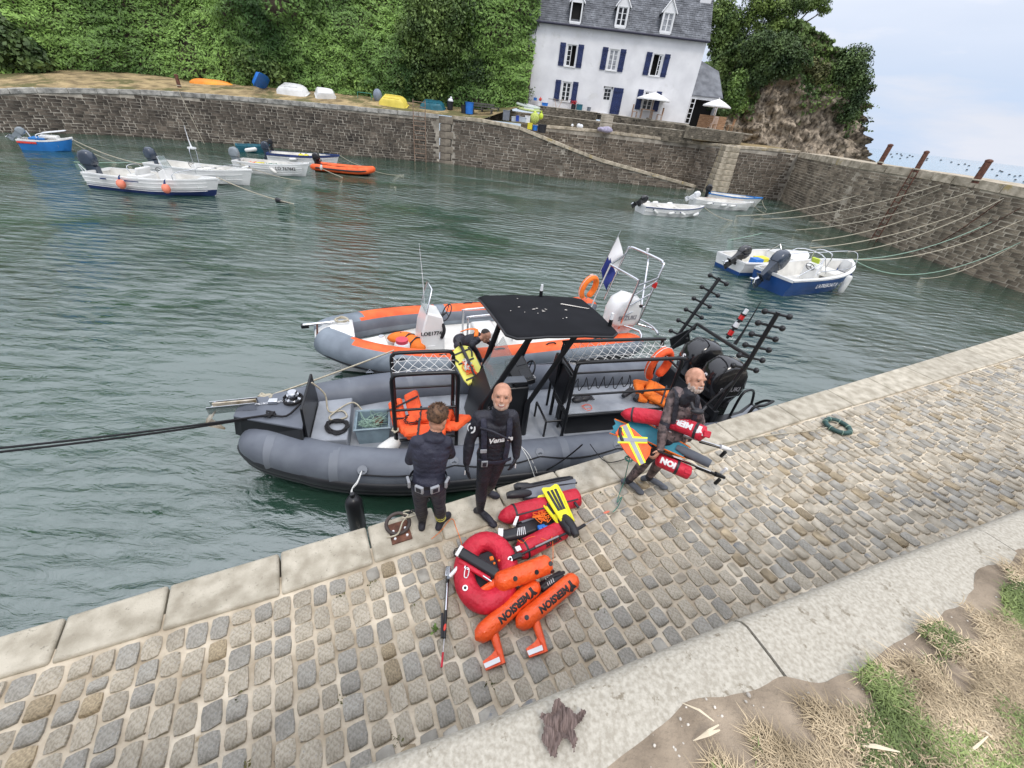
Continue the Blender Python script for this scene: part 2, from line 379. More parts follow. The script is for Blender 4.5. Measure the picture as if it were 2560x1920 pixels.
while u < 22:
    L = rnd.uniform(0.58,0.86) if u < 4 else rnd.uniform(1.0,1.5)
    w0,w1 = cop_w(u),cop_w(u + L); g_ = 0.008
    mb = MB(); top = QZ + 0.012
    P = [quay(u + g_,0.0,top),quay(u + L - g_,0.0,top),quay(u + L - g_,w1,top),quay(u + g_,w0,top)]
    P = [p + QV * rnd.uniform(-0.006,0.006) for p in P]
    mb.add([p - Vec((0,0,0.32)) for p in P] + P, [(3,2,1,0),(4,5,6,7),(0,1,5,4),(1,2,6,5),(2,3,7,6),(3,0,4,7)])
    mb.build('coping_stone',gran_m if u + L < -3.4 else gran,paving,bevel=0.022,seg=2)
    u += L
face_m = mat('dark wet quay stone',(0.075,0.085,0.065),0.55,var=0.3,scale=3,bump=0.8,bscale=12,col2=(0.11,0.11,0.085),isl=0.3)
fm = MB(); P = [quay(-9,0.06,QZ - 0.3),quay(24,0.06,QZ - 0.3),quay(24,0.02,-1.2),quay(-9,0.02,-1.2)]
P2 = [p + QV * 0.5 for p in P]
fm.add(P + P2, [(0,1,2,3),(7,6,5,4),(0,4,5,1),(3,2,6,7),(0,3,7,4),(1,5,6,2)])
for k in range(5):
    u = -9 + rnd.random(); z1 = QZ - 0.31 - k * 0.24
    while u < 23:
        L = rnd.uniform(0.35,0.8); o_ = 0.02 + rnd.random() * 0.03
        fm.add([quay(u,0.06,z1),quay(u + L - .02,0.06,z1),quay(u + L - .02,0.06,z1 - 0.215),quay(u,0.06,z1 - 0.215),
                quay(u + .01,0.06 - o_,z1 - .01),quay(u + L - .03,0.06 - o_,z1 - .01),quay(u + L - .03,0.06 - o_,z1 - 0.205),quay(u + .01,0.06 - o_,z1 - 0.205)],
               [(4,5,6,7),(0,1,5,4),(1,2,6,5),(2,3,7,6),(3,0,4,7)])
        u += L
fw = fm.build('quay_face',face_m,paving); fw['kind'] = 'stuff'
peb = mat('pebbly concrete',(0.37,0.335,0.27),0.95,var=0.10,scale=70,bump=0.5,bscale=85,col2=(0.43,0.40,0.335),spots=(0.22,0.19,0.14),spotscale=16.0,spotthr=0.60)
WZ = 3.4
rw = thing('retaining_wall', 'pale pebbly concrete topped wall above the cobbled quay, between cobbles and grass', 'wall')
st = mat('retaining wall stone',(0.30,0.26,0.2),0.9,var=0.3,scale=2,bump=0.8,bscale=15,col2=(0.4,0.36,0.3))
b = MB(); n_ = len(WL)
vs = [(x,y - 0.04,QZ - 0.5) for x,y in WL] + [(x,y - 0.04,WZ - 0.24) for x,y in WL] + [(x + .25,y - 0.6,QZ - .5) for x,y in WL] + [(x + .25,y - 0.6,WZ - .24) for x,y in WL]
b.add(vs, [(i,i + 1,n_ + i + 1,n_ + i) for i in range(n_ - 1)] + [(2 * n_ + i,3 * n_ + i,3 * n_ + i + 1,2 * n_ + i + 1) for i in range(n_ - 1)] + [(n_ + i,n_ + i + 1,3 * n_ + i + 1,3 * n_ + i) for i in range(n_ - 1)])
b.build('wall_body',st,rw)
def capline(x): return wall_y(x)
joints = [-6.0,-3.4,-0.9,1.02,2.55,4.4,7.0,11.0,16.0,21.5]
for j,(x0,x1) in enumerate(zip(joints,joints[1:])):
    m_ = MB(); rings = []
    n = max(6,int((x1 - x0) / 0.12))
    nd = Vec((0.39,-0.92,0))
    for i in range(n + 1):
        x = x0 + 0.006 + (x1 - x0 - 0.012) * i / n; y = capline(x); w_ = 0.62
        pr = []
        for (d,z) in ((0.0,-0.24),(-0.012,-0.12),(-0.008,-0.045),(0.012,-0.014),(0.04,0.0),(0.15,0.006),(0.3,0.004),(0.45,0.006),(w_,0.0),(w_,-0.24)):
            jx = noise.noise(Vec((x * 3,d * 6,j))) * 0.010
            pr.append(Vec((x,y,WZ)) + nd * d + Vec((0,0,z + jx * (1 if z > -0.1 else 0))))
        rings.append(pr)
    m_.loft(rings); m_.build('cap_slab',peb,rw,smooth=0.9)
soil = mat('dry sandy soil',(0.22,0.172,0.122),0.95,var=0.2,scale=5,bump=1.0,bscale=60,col2=(0.30,0.24,0.175),spots=(0.47,0.42,0.34),spotscale=55,spotthr=0.68)
EDGE = [(1380,1990),(1511,1920),(1584,1861),(1700,1745),(1800,1735),(1963,1697),(2060,1700),(2150,1684),(2235,1604),(2330,1560),(2418,1492),(2436,1430),(2560,1376),(2700,1330)]
edge = [at(x,y,WZ) for x,y in EDGE]
def edge_y(x):
    for a_,b2 in zip(edge,edge[1:]):
        if a_.x <= x <= b2.x: return a_.y + (b2.y - a_.y) * (x - a_.x) / max(1e-6,b2.x - a_.x)
    return edge[0].y + (x - edge[0].x) * 0.43 if x < edge[0].x else edge[-1].y + (x - edge[-1].x) * 0.43
gx = np.concatenate([np.linspace(-6,0,20),np.linspace(0.03,3.2,110),np.linspace(3.3,22,40)])
NV = 40
V = []
for x in gx:
    e = edge_y(x)
    for j in range(NV):
        d = (j / (NV - 1)) ** 2.2 * 7
        f = noise.noise(Vec((x * 2.1,d * 2.3,3))) * 0.05 + noise.noise(Vec((x * 9,d * 9,1))) * 0.012
        V.append((x + 0.0,e - d + noise.noise(Vec((x * 7,0,9))) * 0.03,WZ + 0.004 + 0.016 * min(1,d * 12) + (0.02 + f) * min(1,d * 2.0)))
F = [(i * NV + j,i * NV + j + 1,(i + 1) * NV + j + 1,(i + 1) * NV + j) for i in range(len(gx) - 1) for j in range(NV - 1)]
gnd = np_mesh('grass_bank_ground',V,F,soil,smooth=True); tag(gnd, 'bare sandy soil behind the wall cap under the grass',kind='structure')
def blades(name,label,pts,hts,wid,matl,lean=0.6,seed=1,bias=(0,0)):
    r = np.random.default_rng(seed); n = len(pts); P = np.array(pts); a = r.uniform(0,2 * PI,n)
    d = np.stack([np.cos(a),np.sin(a),np.zeros(n)],1); d[:,0] += bias[0]; d[:,1] += bias[1]
    s = np.stack([-d[:,1],d[:,0],np.zeros(n)],1) * (wid * r.uniform(0.6,1.3,n))[:,None]
    le = lean * r.uniform(0.3,1.6,n); h = hts
    up = np.array([0,0,1.0])
    m1 = P + d * (h * le * 0.35)[:,None] + up * (h * 0.55)[:,None]
    tp = P + d * (h * le)[:,None] + up * (h * r.uniform(0.55,1.0,n) / (1 + le * 0.6))[:,None]
    V = np.stack([P - s,P + s,m1 + s * 0.8,m1 - s * 0.8,tp + s * 0.1,tp - s * 0.1],1).reshape(-1,3)
    i = np.arange(n)[:,None] * 6
    F = np.concatenate([i + [[0,1,2,3]],i + [[3,2,4,5]]],0)
    o = np_mesh(name,V,F,matl); return tag(o,label,kind='stuff')
gr_m = mat('green grass',(0.10,0.15,0.035),0.6,var=0.3,scale=3,col2=(0.20,0.25,0.08),isl=0.35)
dr_m = mat('dry grass',(0.33,0.25,0.145),0.7,var=0.25,scale=4,col2=(0.50,0.40,0.26),isl=0.3)
gp,gh,dp,dh = [], [], [], []
GL = [at(x,y,WZ) for x,y in ((1700,2010),(1770,1915),(1860,1880),(1960,1850),(2040,1800),(2100,1750),(2170,1722),(2240,1680),(2300,1625),(2370,1590),(2450,1530),(2480,1452),(2590,1405),(2730,1345))]
def gl_y(x):
    for a_,b2 in zip(GL,GL[1:]):
        if a_.x <= x <= b2.x: return a_.y + (b2.y - a_.y) * (x - a_.x) / (b2.x - a_.x)
    return GL[0].y - 9 if x < GL[0].x else GL[-1].y
while len(gp) + len(dp) < 52000:
    x = rnd.uniform(0.3,3.6); y = gl_y(x) + .06 - rnd.uniform(0,1.9)
    q = proj((x,y,WZ))
    if not (1450 < q[0] < 2640 and 1300 < q[1] < 2000): continue
    d = gl_y(x) - y
    green = noise.noise(Vec((x * 3.2,y * 3.2,5.0))) + 0.4 * noise.noise(Vec((x * 10,y * 10,2.0)))
    den = noise.noise(Vec((x * 6 + 9,y * 6,1.0))) * .7 + min(.55,d * 3 - .05)
    if den < rnd.random() * 0.95: continue
    z = WZ + 0.028
    if green > 0.24 + rnd.uniform(-.28,.28): gp.append((x,y,z)); gh.append(rnd.uniform(0.012,0.042))
    else: dp.append((x,y,z)); dh.append(rnd.uniform(0.010,0.040))
blades('green_grass', 'green tufts of grass on the bank behind the wall',gp,np.array(gh),0.0020,gr_m,0.9,3)
blades('dry_grass', 'straw coloured dry grass lying over the bank',dp,np.array(dh),0.0016,dr_m,1.4,4,(-0.25,0.2))
# ================================================================== HARBOUR WALLS
def stone_wall(par,base,tops,m_stone,m_mortar,course=0.2,wmin=0.3,wmax=0.95,name='stone',n_ind=300,zb=-0.35,proud=0.028,skip_top=0.34,seed=1,thick=0.8,near=None,height_fn=None):
    """courses of uneven stones on a mortar backing; base: ground points (x,y), tops: heights; the face looks to the right of the walk direction reversed"""
    r = random.Random(seed); B = [Vec((p[0],p[1],0)) for p in base]
    L = [0.0]
    for a,b in zip(B,B[1:]): L.append(L[-1] + (b - a).length)
    def pos(s):
        s = max(0,min(L[-1] - 1e-6,s))
        for i in range(len(L) - 1):
            if L[i] <= s <= L[i + 1]:
                t = (s - L[i]) / (L[i + 1] - L[i]); d = (B[i + 1] - B[i]).normalized()
                return B[i].lerp(B[i + 1],t),tops[i] + (tops[i + 1] - tops[i]) * t,Vec((d.y,-d.x,0))
    mb = MB(); k = len(B)
    nrm = [pos(min(L[-1] - .01,s + .001))[2] for s in L]
    vs = [b + Vec((0,0,zb)) for b in B] + [b + Vec((0,0,t - 0.01)) for b,t in zip(B,tops)] + [b - n_ * thick + Vec((0,0,zb)) for b,n_ in zip(B,nrm)] + [b - n_ * thick + Vec((0,0,t - 0.01)) for b,t,n_ in zip(B,tops,nrm)]
    mb.add(vs, [(i,i + 1,k + i + 1,k + i) for i in range(k - 1)] + [(2 * k + i,3 * k + i,3 * k + i + 1,2 * k + i + 1) for i in range(k - 1)] + [(k + i,k + i + 1,3 * k + i + 1,3 * k + i) for i in range(k - 1)] + [(0,k,3 * k,2 * k),(k - 1,3 * k - 1,4 * k - 1,2 * k - 1)])
    mb.build('mortar_backing',m_mortar,par)
    st_ = []
    z = zb + 0.1
    while True:
        ch = course * r.uniform(0.75,1.25); s = r.random() * 0.4; any_ = False
        while s < L[-1] - 0.2:
            w_ = r.uniform(wmin,wmax) * (1 if r.random() > 0.2 else 0.6); mid = s + w_ / 2
            p,tp,n_ = pos(mid)
            if z + ch < tp - skip_top:
                any_ = True
                if s + w_ < L[-1]: st_.append((s,w_,z,ch))
            s += w_ + r.uniform(0.035,0.065)
        z += ch + r.uniform(0.03,0.05)
        if not any_ and z > max(tops): break
        if z > 9: break
    def geo(s,w_,z,ch):
        a,_,n1 = pos(s); b,_,n2 = pos(s + w_); pr = proud * r.uniform(0.5,1.3); j = lambda: r.uniform(-0.018,0.018)
        zz = Vec((0,0,1)); d = (b - a)
        o1 = [a + n1 * .002 + zz * (z + j()),b + n2 * .002 + zz * (z + j()),b + n2 * .002 + zz * (z + ch + j()),a + n1 * .002 + zz * (z + ch + j())]
        c = (o1[0] + o1[2]) / 2; i1 = [c + (q - c) * 0.9 + n1 * pr * r.uniform(0.7,1.2) for q in o1]
        mm = c + n1 * pr * 1.3
        return o1 + i1, [(0,1,5,4),(1,2,6,5),(2,3,7,6),(3,0,4,7),(4,5,6,7)]
    def size(q):
        p,_,_ = pos(q[0] + q[1] / 2); pr_ = proj((p.x,p.y,q[2] + .1))
        if not (-10 < pr_[0] < 2570 and 0 < pr_[1] < 1920): return 0
        return q[1] * q[3] / (pr_[2] ** 2)
    st_.sort(key=size,reverse=True)
    for q in st_[:n_ind]:
        v,f = geo(*q); me = bpy.data.meshes.new(name); c = sum(v,Vec()) / 8
        me.from_pydata([tuple(x - c) for x in v], [],f); me.materials.append(m_stone)
        o = bpy.data.objects.new(name,me); COL.objects.link(o); o.location = c; o.parent = par
    mb = MB()
    for q in st_[n_ind:]:
        v,f = geo(*q); mb.add(v,f)
    if mb.v: o = mb.build(name,m_stone,par); o['kind'] = 'stuff'
    return pos,L[-1]
def coping(par,base,tops,m,depth=0.55,h=0.3,blk=1.5,out=0.06,name='coping_stone',seed=3):
    r = random.Random(seed); B = [Vec((p[0],p[1],t)) for p,t in zip(base,tops)]
    for a,b in zip(B,B[1:]):
        d = b - a; L = d.length; n = max(1,round(L / blk)); d2 = d.normalized(); nn = Vec((d2.y,-d2.x,0)).normalized()
        for i in range(n):
            p = a + d * (i / n) + d2 * 0.012; q = a + d * ((i + 1) / n) - d2 * 0.012; o = out + r.uniform(-.015,.015); zt = Vec((0,0,r.uniform(0,.02)))
            P = [p + nn * o,q + nn * o,q - nn * depth,p - nn * depth]
            mb = MB(); mb.add([x - Vec((0,0,h)) for x in P] + [x + zt for x in P], [(3,2,1,0),(4,5,6,7),(0,1,5,4),(1,2,6,5),(2,3,7,6),(3,0,4,7)])
            mb.build(name,m,par,bevel=0.02,seg=1)
mort_f = mat('pale wall mortar',(0.26,0.23,0.185),0.95,var=0.3,scale=1.2,bump=0.6,bscale=10,col2=(0.36,0.325,0.27))
stone_d = mat('dark slate stone',(0.055,0.044,0.034),0.8,var=0.35,scale=1.0,bump=0.8,bscale=14,col2=(0.115,0.094,0.072),isl=0.35,spots=(0.13,0.12,0.1),spotscale=0.9,spotthr=0.62)
stone_b = mat('brown slate stone',(0.085,0.067,0.05),0.85,var=0.3,scale=1.0,bump=0.8,bscale=14,col2=(0.15,0.122,0.093),isl=0.35,spots=(0.2,0.18,0.14),spotscale=0.8,spotthr=0.62)
stone_r = mat('pier stone',(0.14,0.112,0.08),0.85,var=0.3,scale=0.9,bump=0.8,bscale=14,col2=(0.205,0.168,0.122),isl=0.32,spots=(0.235,0.2,0.145),spotscale=0.7,spotthr=0.6)
mort_p = mat('pier mortar',(0.33,0.285,0.22),0.95,var=0.25,scale=1.0,bump=0.5,bscale=10,col2=(0.43,0.38,0.30))
cop_f = mat('lichened coping',(0.24,0.235,0.215),0.9,var=0.3,scale=2.5,bump=0.6,bscale=12,col2=(0.36,0.345,0.31),isl=0.12,spots=(0.50,0.50,0.48),spotscale=3,spotthr=0.66)
cop_p = mat('pale pier coping',(0.34,0.29,0.21),0.9,var=0.2,scale=2.5,bump=0.6,bscale=12,col2=(0.45,0.39,0.30),isl=0.12,spots=(0.40,0.31,0.15),spotscale=1.2,spotthr=0.58)
pt = lambda x,y,z=0: at(x,y,z)[:2]
LB = [pt(-260,322),pt(-120,326),pt(0,331),pt(140,333),pt(285,338),pt(390,345),pt(488,354),pt(600,362),pt(692,370),pt(858,387),pt(1000,399),pt(1098,407)]
LB = [(x,y + 0.0) for x,y in LB]
LT = [2.2,2.25,2.38,2.7,2.95,3.15,3.3,3.38,3.45,3.58,3.66,3.70]
wl_ = thing('harbour_wall', 'long curved dark stone harbour wall with grey coping below the ivy bank', 'wall')
stone_wall(wl_,LB,LT,stone_d,mort_f,seed=11,course=0.165,wmin=.25,wmax=.8)
coping(wl_,LB,LT,cop_f,depth=0.5,h=0.3,blk=1.6)
pil = MB()
X0 = pt(1098,407); X1 = pt(1128,410)
for i in range(7):
    zb = -0.3 + i * 0.56; ww = 0.55 if i % 2 else 0.75
    p = Vec(((X0[0] + X1[0]) / 2,(X0[1] + X1[1]) / 2 + 0.25,zb + 0.27))
    pil_o = MB().box((0,0,0),(ww * 1.7,0.62,0.54)).build('quoin_block',mat('pillar block',(.15,.125,.10),.9,var=.25,scale=2,bump=.6,bscale=12,col2=(.21,.18,.14)),wl_,bevel=0.03,seg=1); pil_o.location = p
RB = [X1,pt(1200,420),pt(1288,431),pt(1400,444),pt(1492,452),pt(1620,465),pt(1735,476)]
def top_at(px,py,xy):   # height over a ground point so that it projects to row py
    lo,hi = -1.0,12.0
    for _ in range(40):
        m = (lo + hi) / 2
        if proj((xy[0],xy[1],m))[1] > py: lo = m
        else: hi = m
    return lo
RT = [3.72,3.76,3.55,top_at(0,362,RB[3]),top_at(0,397,RB[4]),top_at(0,432,RB[5]),0.45]
ramp = thing('slipway', 'stone slipway with pale parapet edge falling along the harbour wall to the water', 'slipway')
stone_wall(ramp,RB,RT,stone_b,mort_f,course=0.17,wmin=0.35,wmax=0.9,seed=12,skip_top=0.2,thick=0.35)
coping(ramp,RB,RT,cop_p,depth=0.4,h=0.26,blk=1.8,out=0.10)
rf = MB(); k = len(RB); o1 = [Vec((x,y + 0.3,t - 0.35)) for (x,y),t in zip(RB,RT)]; o2 = [Vec((x,y + 2.6,t - 0.35)) for (x,y),t in zip(RB,RT)]
rf.add(o1 + o2, [(i,i + 1,k + i + 1,k + i) for i in range(k - 1)]); rf.build('ramp_floor',cop_p,ramp)
UB = [(x,y + 2.4) for x,y in RB[2:]] ; UB.append(pt(1800,484))
UTp = [309,317,326,341,355,363]
UT = [top_at(0,p_,b) for p_,b in zip(UTp,UB)]
uw = thing('terrace_wall', 'brown stone terrace wall behind the slipway, below the white house', 'wall')
stone_wall(uw,UB,UT,stone_b,mort_f,course=0.17,seed=13,n_ind=300)
coping(uw,UB,UT,cop_p,depth=0.6,h=0.22,blk=1.8)
bt = thing('buttress', 'pale sloping stone buttress between slipway foot and dark wall', 'wall')
bx = Vec((*pt(1790,484),0)); bx2 = Vec((*pt(1800,470),0))
for i in range(9):
    z0 = -0.2 + i * 0.46; sl = (1 - i / 9) * 0.5
    o = MB().box((0,0,0),(1.25 + sl * 0.8,1.2 + sl,0.445)).build('quoin_block',cop_p,bt,bevel=0.03,seg=1); o.location = (bx.x - 0.2,bx.y - 0.15,z0 + 0.22)
DB = [pt(1800,486),pt(1870,492),pt(1948,500)]
DT = [top_at(0,364,DB[0]),top_at(0,370,DB[1]),top_at(0,377,DB[2])]
dw = thing('inner_wall', 'dark damp stone wall between the buttress and the pier corner', 'wall')
stone_wall(dw,DB,DT,stone_b,mort_f,course=0.17,seed=14)
coping(dw,DB,DT,cop_p,depth=0.6,h=0.22,blk=1.8)
PB = [pt(1948,500),pt(2075,561),pt(2188,594),pt(2315,643),pt(2430,690),pt(2560,733),pt(2760,800)]
PB[1:] = [(24.3,p_[1]) for p_ in PB[1:]]
PB = [PB[0]] + [pt(2075,565),pt(2188,600),pt(2315,648),pt(2430,690),pt(2560,733),pt(2760,805)]
PT_ = [4.05] + [4.15,4.2,4.2,4.15,4.1,4.1]
pier = thing('pier', 'brown stone pier arm on the right with rusty bollards standing on it', 'pier')
stone_wall(pier,PB,PT_,stone_r,mort_p,course=0.14,wmin=0.35,wmax=0.85,seed=15,thick=3.2)
coping(pier,PB,PT_,cop_p,depth=0.9,h=0.42,blk=1.6)
ps = MB(); k = len(PB); o1 = [Vec((x + 0.85,y + .1,t + 0.002)) for (x,y),t in zip(PB,PT_)]; o2 = [Vec((x + 3.3,y + 0.6,t + 0.002)) for (x,y),t in zip(PB,PT_)]
ps.add(o1 + o2, [(i,i + 1,k + i + 1,k + i) for i in range(k - 1)]); ps.build('pier_deck',cop_p,pier)
# ================================================================== TERRACE AND HILL
straw = mat('mown straw grass',(0.25,0.185,0.095),0.95,var=0.25,scale=1.2,bump=0.8,bscale=9,col2=(0.36,0.27,0.14),spots=(0.13,0.12,0.045),spotscale=0.35,spotthr=0.5)
HB = [(-300,196),(-100,186),(0,182),(200,172),(330,180),(470,196),(600,208),(700,217),(800,226),(900,236),(1000,248),(1060,258),(1200,272),(1320,262)]
hb = []
def wall_pt(px):
    best = None
    allb = LB + RB[:2]; allt = LT + RT[:2]
    for (p,q,t0,t1) in zip(allb,allb[1:],allt,allt[1:]):
        for k_ in range(9):
            s = k_ / 8; x = p[0] + (q[0] - p[0]) * s; y = p[1] + (q[1] - p[1]) * s; z = t0 + (t1 - t0) * s
            e = abs(proj((x,y,z))[0] - px)
            if best is None or e < best[0]: best = (e,x,y,z)
    return Vec(best[1:])
fr,bk = [], []
for (px,py) in HB:
    p = wall_pt(px); fr.append(p + Vec((0,0.3,-0.01)))
    dep = 6.5 if px < 500 else 5.0
    r_ = aty(px,py,p.y + dep); bk.append(r_)
g = MB(); n = len(fr); mid = [a.lerp(b,0.5) + Vec((0,0,0.05)) for a,b in zip(fr,bk)]
g.add(fr + mid + bk, [(i,i + 1,n + i + 1,n + i) for i in range(n - 1)] + [(n + i,n + i + 1,2 * n + i + 1,2 * n + i) for i in range(n - 1)])
T = [Vec((x,y,t)) for (x,y),t in zip(UB,UT)] + [Vec((x,y,t)) for (x,y),t in zip(DB,DT)]
n = len(T); g.add([p + Vec((0,0.4,-0.02)) for p in T] + [Vec((p.x + 1,62,4.1)) for p in T], [(i,i + 1,n + i + 1,n + i) for i in range(n - 1)])
g.add([fr[-3],Vec((fr[-3].x,62,4.2)),Vec((T[0].x,62,4.2)),T[0] + Vec((0,.4,-.02))], [(0,1,2,3)])
tag(g.build('terrace_ground',straw,smooth=1.0), 'strip of mown straw coloured grass on top of the harbour wall',kind='structure')
HBv = [b.copy() for b in bk]
HBv.insert(0,HBv[0] + Vec((-20,-14,0))); 
def hill_base(s):
    s = max(0,min(0.99999,s)) * (len(HBv) - 1); i = int(s); return HBv[i].lerp(HBv[i + 1],s - i)
def hill(s,t):
    b = hill_base(s)
    big = noise.noise(Vec((b.x * 0.13,t * 2.2,0.3))); mid_ = noise.noise(Vec((b.x * 0.4,t * 6,4.3)))
    k = 0.55 + 0.25 * math.sin(b.x * 0.33)
    bul = 3.2 * big + 1.3 * mid_
    yy = b.y + t * 13 * k - (1 - t) * 0.2 - bul * min(1,t * 4)
    return Vec((b.x * (1 + t * .04),yy,b.z - 0.2 + 16.5 * t ** 0.82 + bul * 0.4 * min(1,t * 4)))
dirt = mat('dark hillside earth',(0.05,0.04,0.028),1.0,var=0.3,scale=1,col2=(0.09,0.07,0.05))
NS,NT = 110,26
V = [hill(i / (NS - 1),j / (NT - 1)) for i in range(NS) for j in range(NT)]
F = [(i * NT + j,(i + 1) * NT + j,(i + 1) * NT + j + 1,i * NT + j + 1) for i in range(NS - 1) for j in range(NT - 1)]
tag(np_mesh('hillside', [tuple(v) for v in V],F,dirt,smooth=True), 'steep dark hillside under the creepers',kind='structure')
def leafmesh(name,P,N,size,matl,parent=None,seed=1,aspect=1.8,flop=0.8,taper=0.35):
    "leaf-sized faces: P points, N preferred normals"
    r = np.random.default_rng(seed); P = np.asarray(P,float); N = np.asarray(N,float); n = len(P)
    nn = N + r.normal(0,flop,(n,3)); nn /= np.linalg.norm(nn,axis=1,keepdims=True) + 1e-9
    a = r.normal(0,1,(n,3)); a -= (a * nn).sum(1,keepdims=True) * nn; a /= np.linalg.norm(a,axis=1,keepdims=True) + 1e-9
    b = np.cross(nn,a); s = (size * r.uniform(0.55,1.4,n))[:,None]
    V = np.stack([P - a * s * 0.5 * aspect,P + b * s * 0.5,P + a * s * 0.5 * aspect + nn * s * 0.2,P - b * s * 0.5],1).reshape(-1,3)
    F = np.arange(n * 4).reshape(-1,4)
    return np_mesh(name,V,F,matl,parent)
def leaf_mat(name,c,c2_,sc_=0.25,isl=0.4):
    m = mat(name,c,0.55,var=0.25,scale=sc_,col2=c2_,isl=isl,spec=0.35)
    return m
ivy = leaf_mat('creeper leaves',(0.045,0.108,0.022),(0.17,0.28,0.06),0.10)
P,N = [], []
n_l = 200000
ss = rng.random(n_l); tt = rng.random(n_l) ** 1.15
H = [[hill(i / 219,j / 49) for j in range(50)] for i in range(220)]
HA = np.array([[tuple(p) for p in row] for row in H])
si = ss * 218.99; ti = tt * 48.99; i0 = si.astype(int); j0 = ti.astype(int)
fs_,ft_ = (si - i0)[:,None],(ti - j0)[:,None]
p00,p10,p01 = HA[i0,j0],HA[i0 + 1,j0],HA[i0,j0 + 1]
PP = p00 + (p10 - p00) * fs_ + (p01 - p00) * ft_
NN = np.cross(p10 - p00,p01 - p00); NN /= np.linalg.norm(NN,axis=1,keepdims=True) + 1e-9
NN[NN[:,1] > 0] *= -1
cl = np.array([noise.noise(Vec((p[0] * 0.9,p[1] * 0.9,p[2] * 1.3))) for p in PP])
cl2 = np.array([noise.noise(Vec((p[0] * 0.33,4.1,p[2] * 0.5))) for p in PP])
PP = PP + NN * (0.1 + 0.75 * np.clip(cl + 0.15,0,1) + 0.8 * np.clip(cl2,0,1) + rng.uniform(-0.1,0.3,n_l))[:,None]
PP[:,2] -= 0.0
tag(leafmesh('creeper_cover',PP,NN + np.array([0,-0.2,0.5]),0.115,ivy,seed=2,aspect=2.6,flop=0.5), 'thick green creepers covering the hillside above the harbour wall',kind='stuff')
bark = mat('bark',(0.09,0.07,0.05),0.9,var=0.3,scale=4,bump=0.8,bscale=12,col2=(0.14,0.11,0.085))
def tree(name,label,cat,base,blobs,leaf,lsize,matl,seed=1,trunk_r=0.22,group=None,dens=1.0,flop=0.9,clump=0.35):
    "trunk + limbs to each blob, crown of leaf clumps; blobs: (dx,dy,dz,rx,ry,rz)"
    r = np.random.default_rng(seed); o = thing(name,label,cat,base,group=group)
    tb = MB(); zt = max(0.5,min(b[2] for b in blobs))
    tb.tube([(0,0,-0.4),(r.normal(0,.1),r.normal(0,.1),zt * 0.5),(r.normal(0,.15),r.normal(0,.15),zt)], [trunk_r * 1.3,trunk_r,trunk_r * 0.8],8)
    for b in blobs:
        e = Vec(b[:3]); m1 = Vec((e.x * 0.4,e.y * 0.4,zt + (e.z - zt) * 0.35))
        tb.tube([(0,0,zt * 0.8),m1,e], [trunk_r * 0.6,trunk_r * 0.35,0.03],6)
        for q in range(3):
            d = Vec(r.normal(0,1,3)).normalized(); tb.tube([m1.lerp(e,0.6),e + Vec((d.x * b[3],d.y * b[4],d.z * b[5])) * 0.75], [trunk_r * 0.2,0.015],5)
    tb.build('trunk',bark,o,smooth=1.0)
    P,N = [], []
    tot = sum(b[3] * b[4] + b[3] * b[5] + b[4] * b[5] for b in blobs)
    for b in blobs:
        k = max(30,int(leaf * dens * (b[3] * b[4] + b[3] * b[5] + b[4] * b[5]) / tot))
        nc = max(6,k // 45); cd = r.normal(0,1,(nc,3)); cd /= np.linalg.norm(cd,axis=1,keepdims=True)
        cr_ = r.uniform(0.55,1.05,nc)[:,None]; cc_ = cd * cr_
        ci = r.integers(0,nc,k); off = r.normal(0,clump,(k,3)); q = cc_[ci] + off
        ln = np.linalg.norm(q,axis=1); q[ln > 1.25] *= (1.25 / ln[ln > 1.25])[:,None]
        P.append(np.array(b[:3]) + q * np.array(b[3:])); N.append(q + np.array([0,0,.4]))
    leafmesh('crown',np.concatenate(P),np.concatenate(N),lsize,matl,o,seed,flop=flop)
    return o
dk = leaf_mat('dark evergreen leaves',(0.03,0.062,0.02),(0.085,0.13,0.04),0.5)
md = leaf_mat('mid green leaves',(0.05,0.095,0.025),(0.13,0.19,0.05),0.5)
yl = leaf_mat('bright green leaves',(0.07,0.13,0.025),(0.14,0.22,0.05),0.6)
pn = leaf_mat('pine needles',(0.05,0.095,0.025),(0.15,0.21,0.05),0.5)
def g_at(px,py,y): return aty(px,py,y)
tree('leafy_bush', 'bright leafy bush growing by the bench at the end of the bank', 'bush',g_at(1240,276,46.6), [(0,0,0.7,0.9,0.6,0.7),(0.7,.1,0.45,0.7,0.5,0.6),(-0.5,0,0.5,0.5,0.5,0.5)],1500,0.14,yl,24,0.06)
tree('hedge_bush', 'yellow green bush standing between the white dinghy and the yellow boat', 'bush',g_at(868,232,45), [(0,0,0.9,1.6,0.9,1.1),(1.6,0,0.7,1.2,0.8,0.8),(-1.2,0,0.7,0.9,0.7,0.8)],2600,0.2,yl,25,0.07)
tree('hilltop_bush', 'dark bush on the hilltop at the upper edge of the photo', 'bush',Vec((-21.5,61,14.6)), [(0,0,1.4,3.0,1.5,1.3),(3,0,1.1,2,1.4,1.1),(-3,0,1.2,2,1.4,1.1)],2400,0.24,dk,26,0.08)
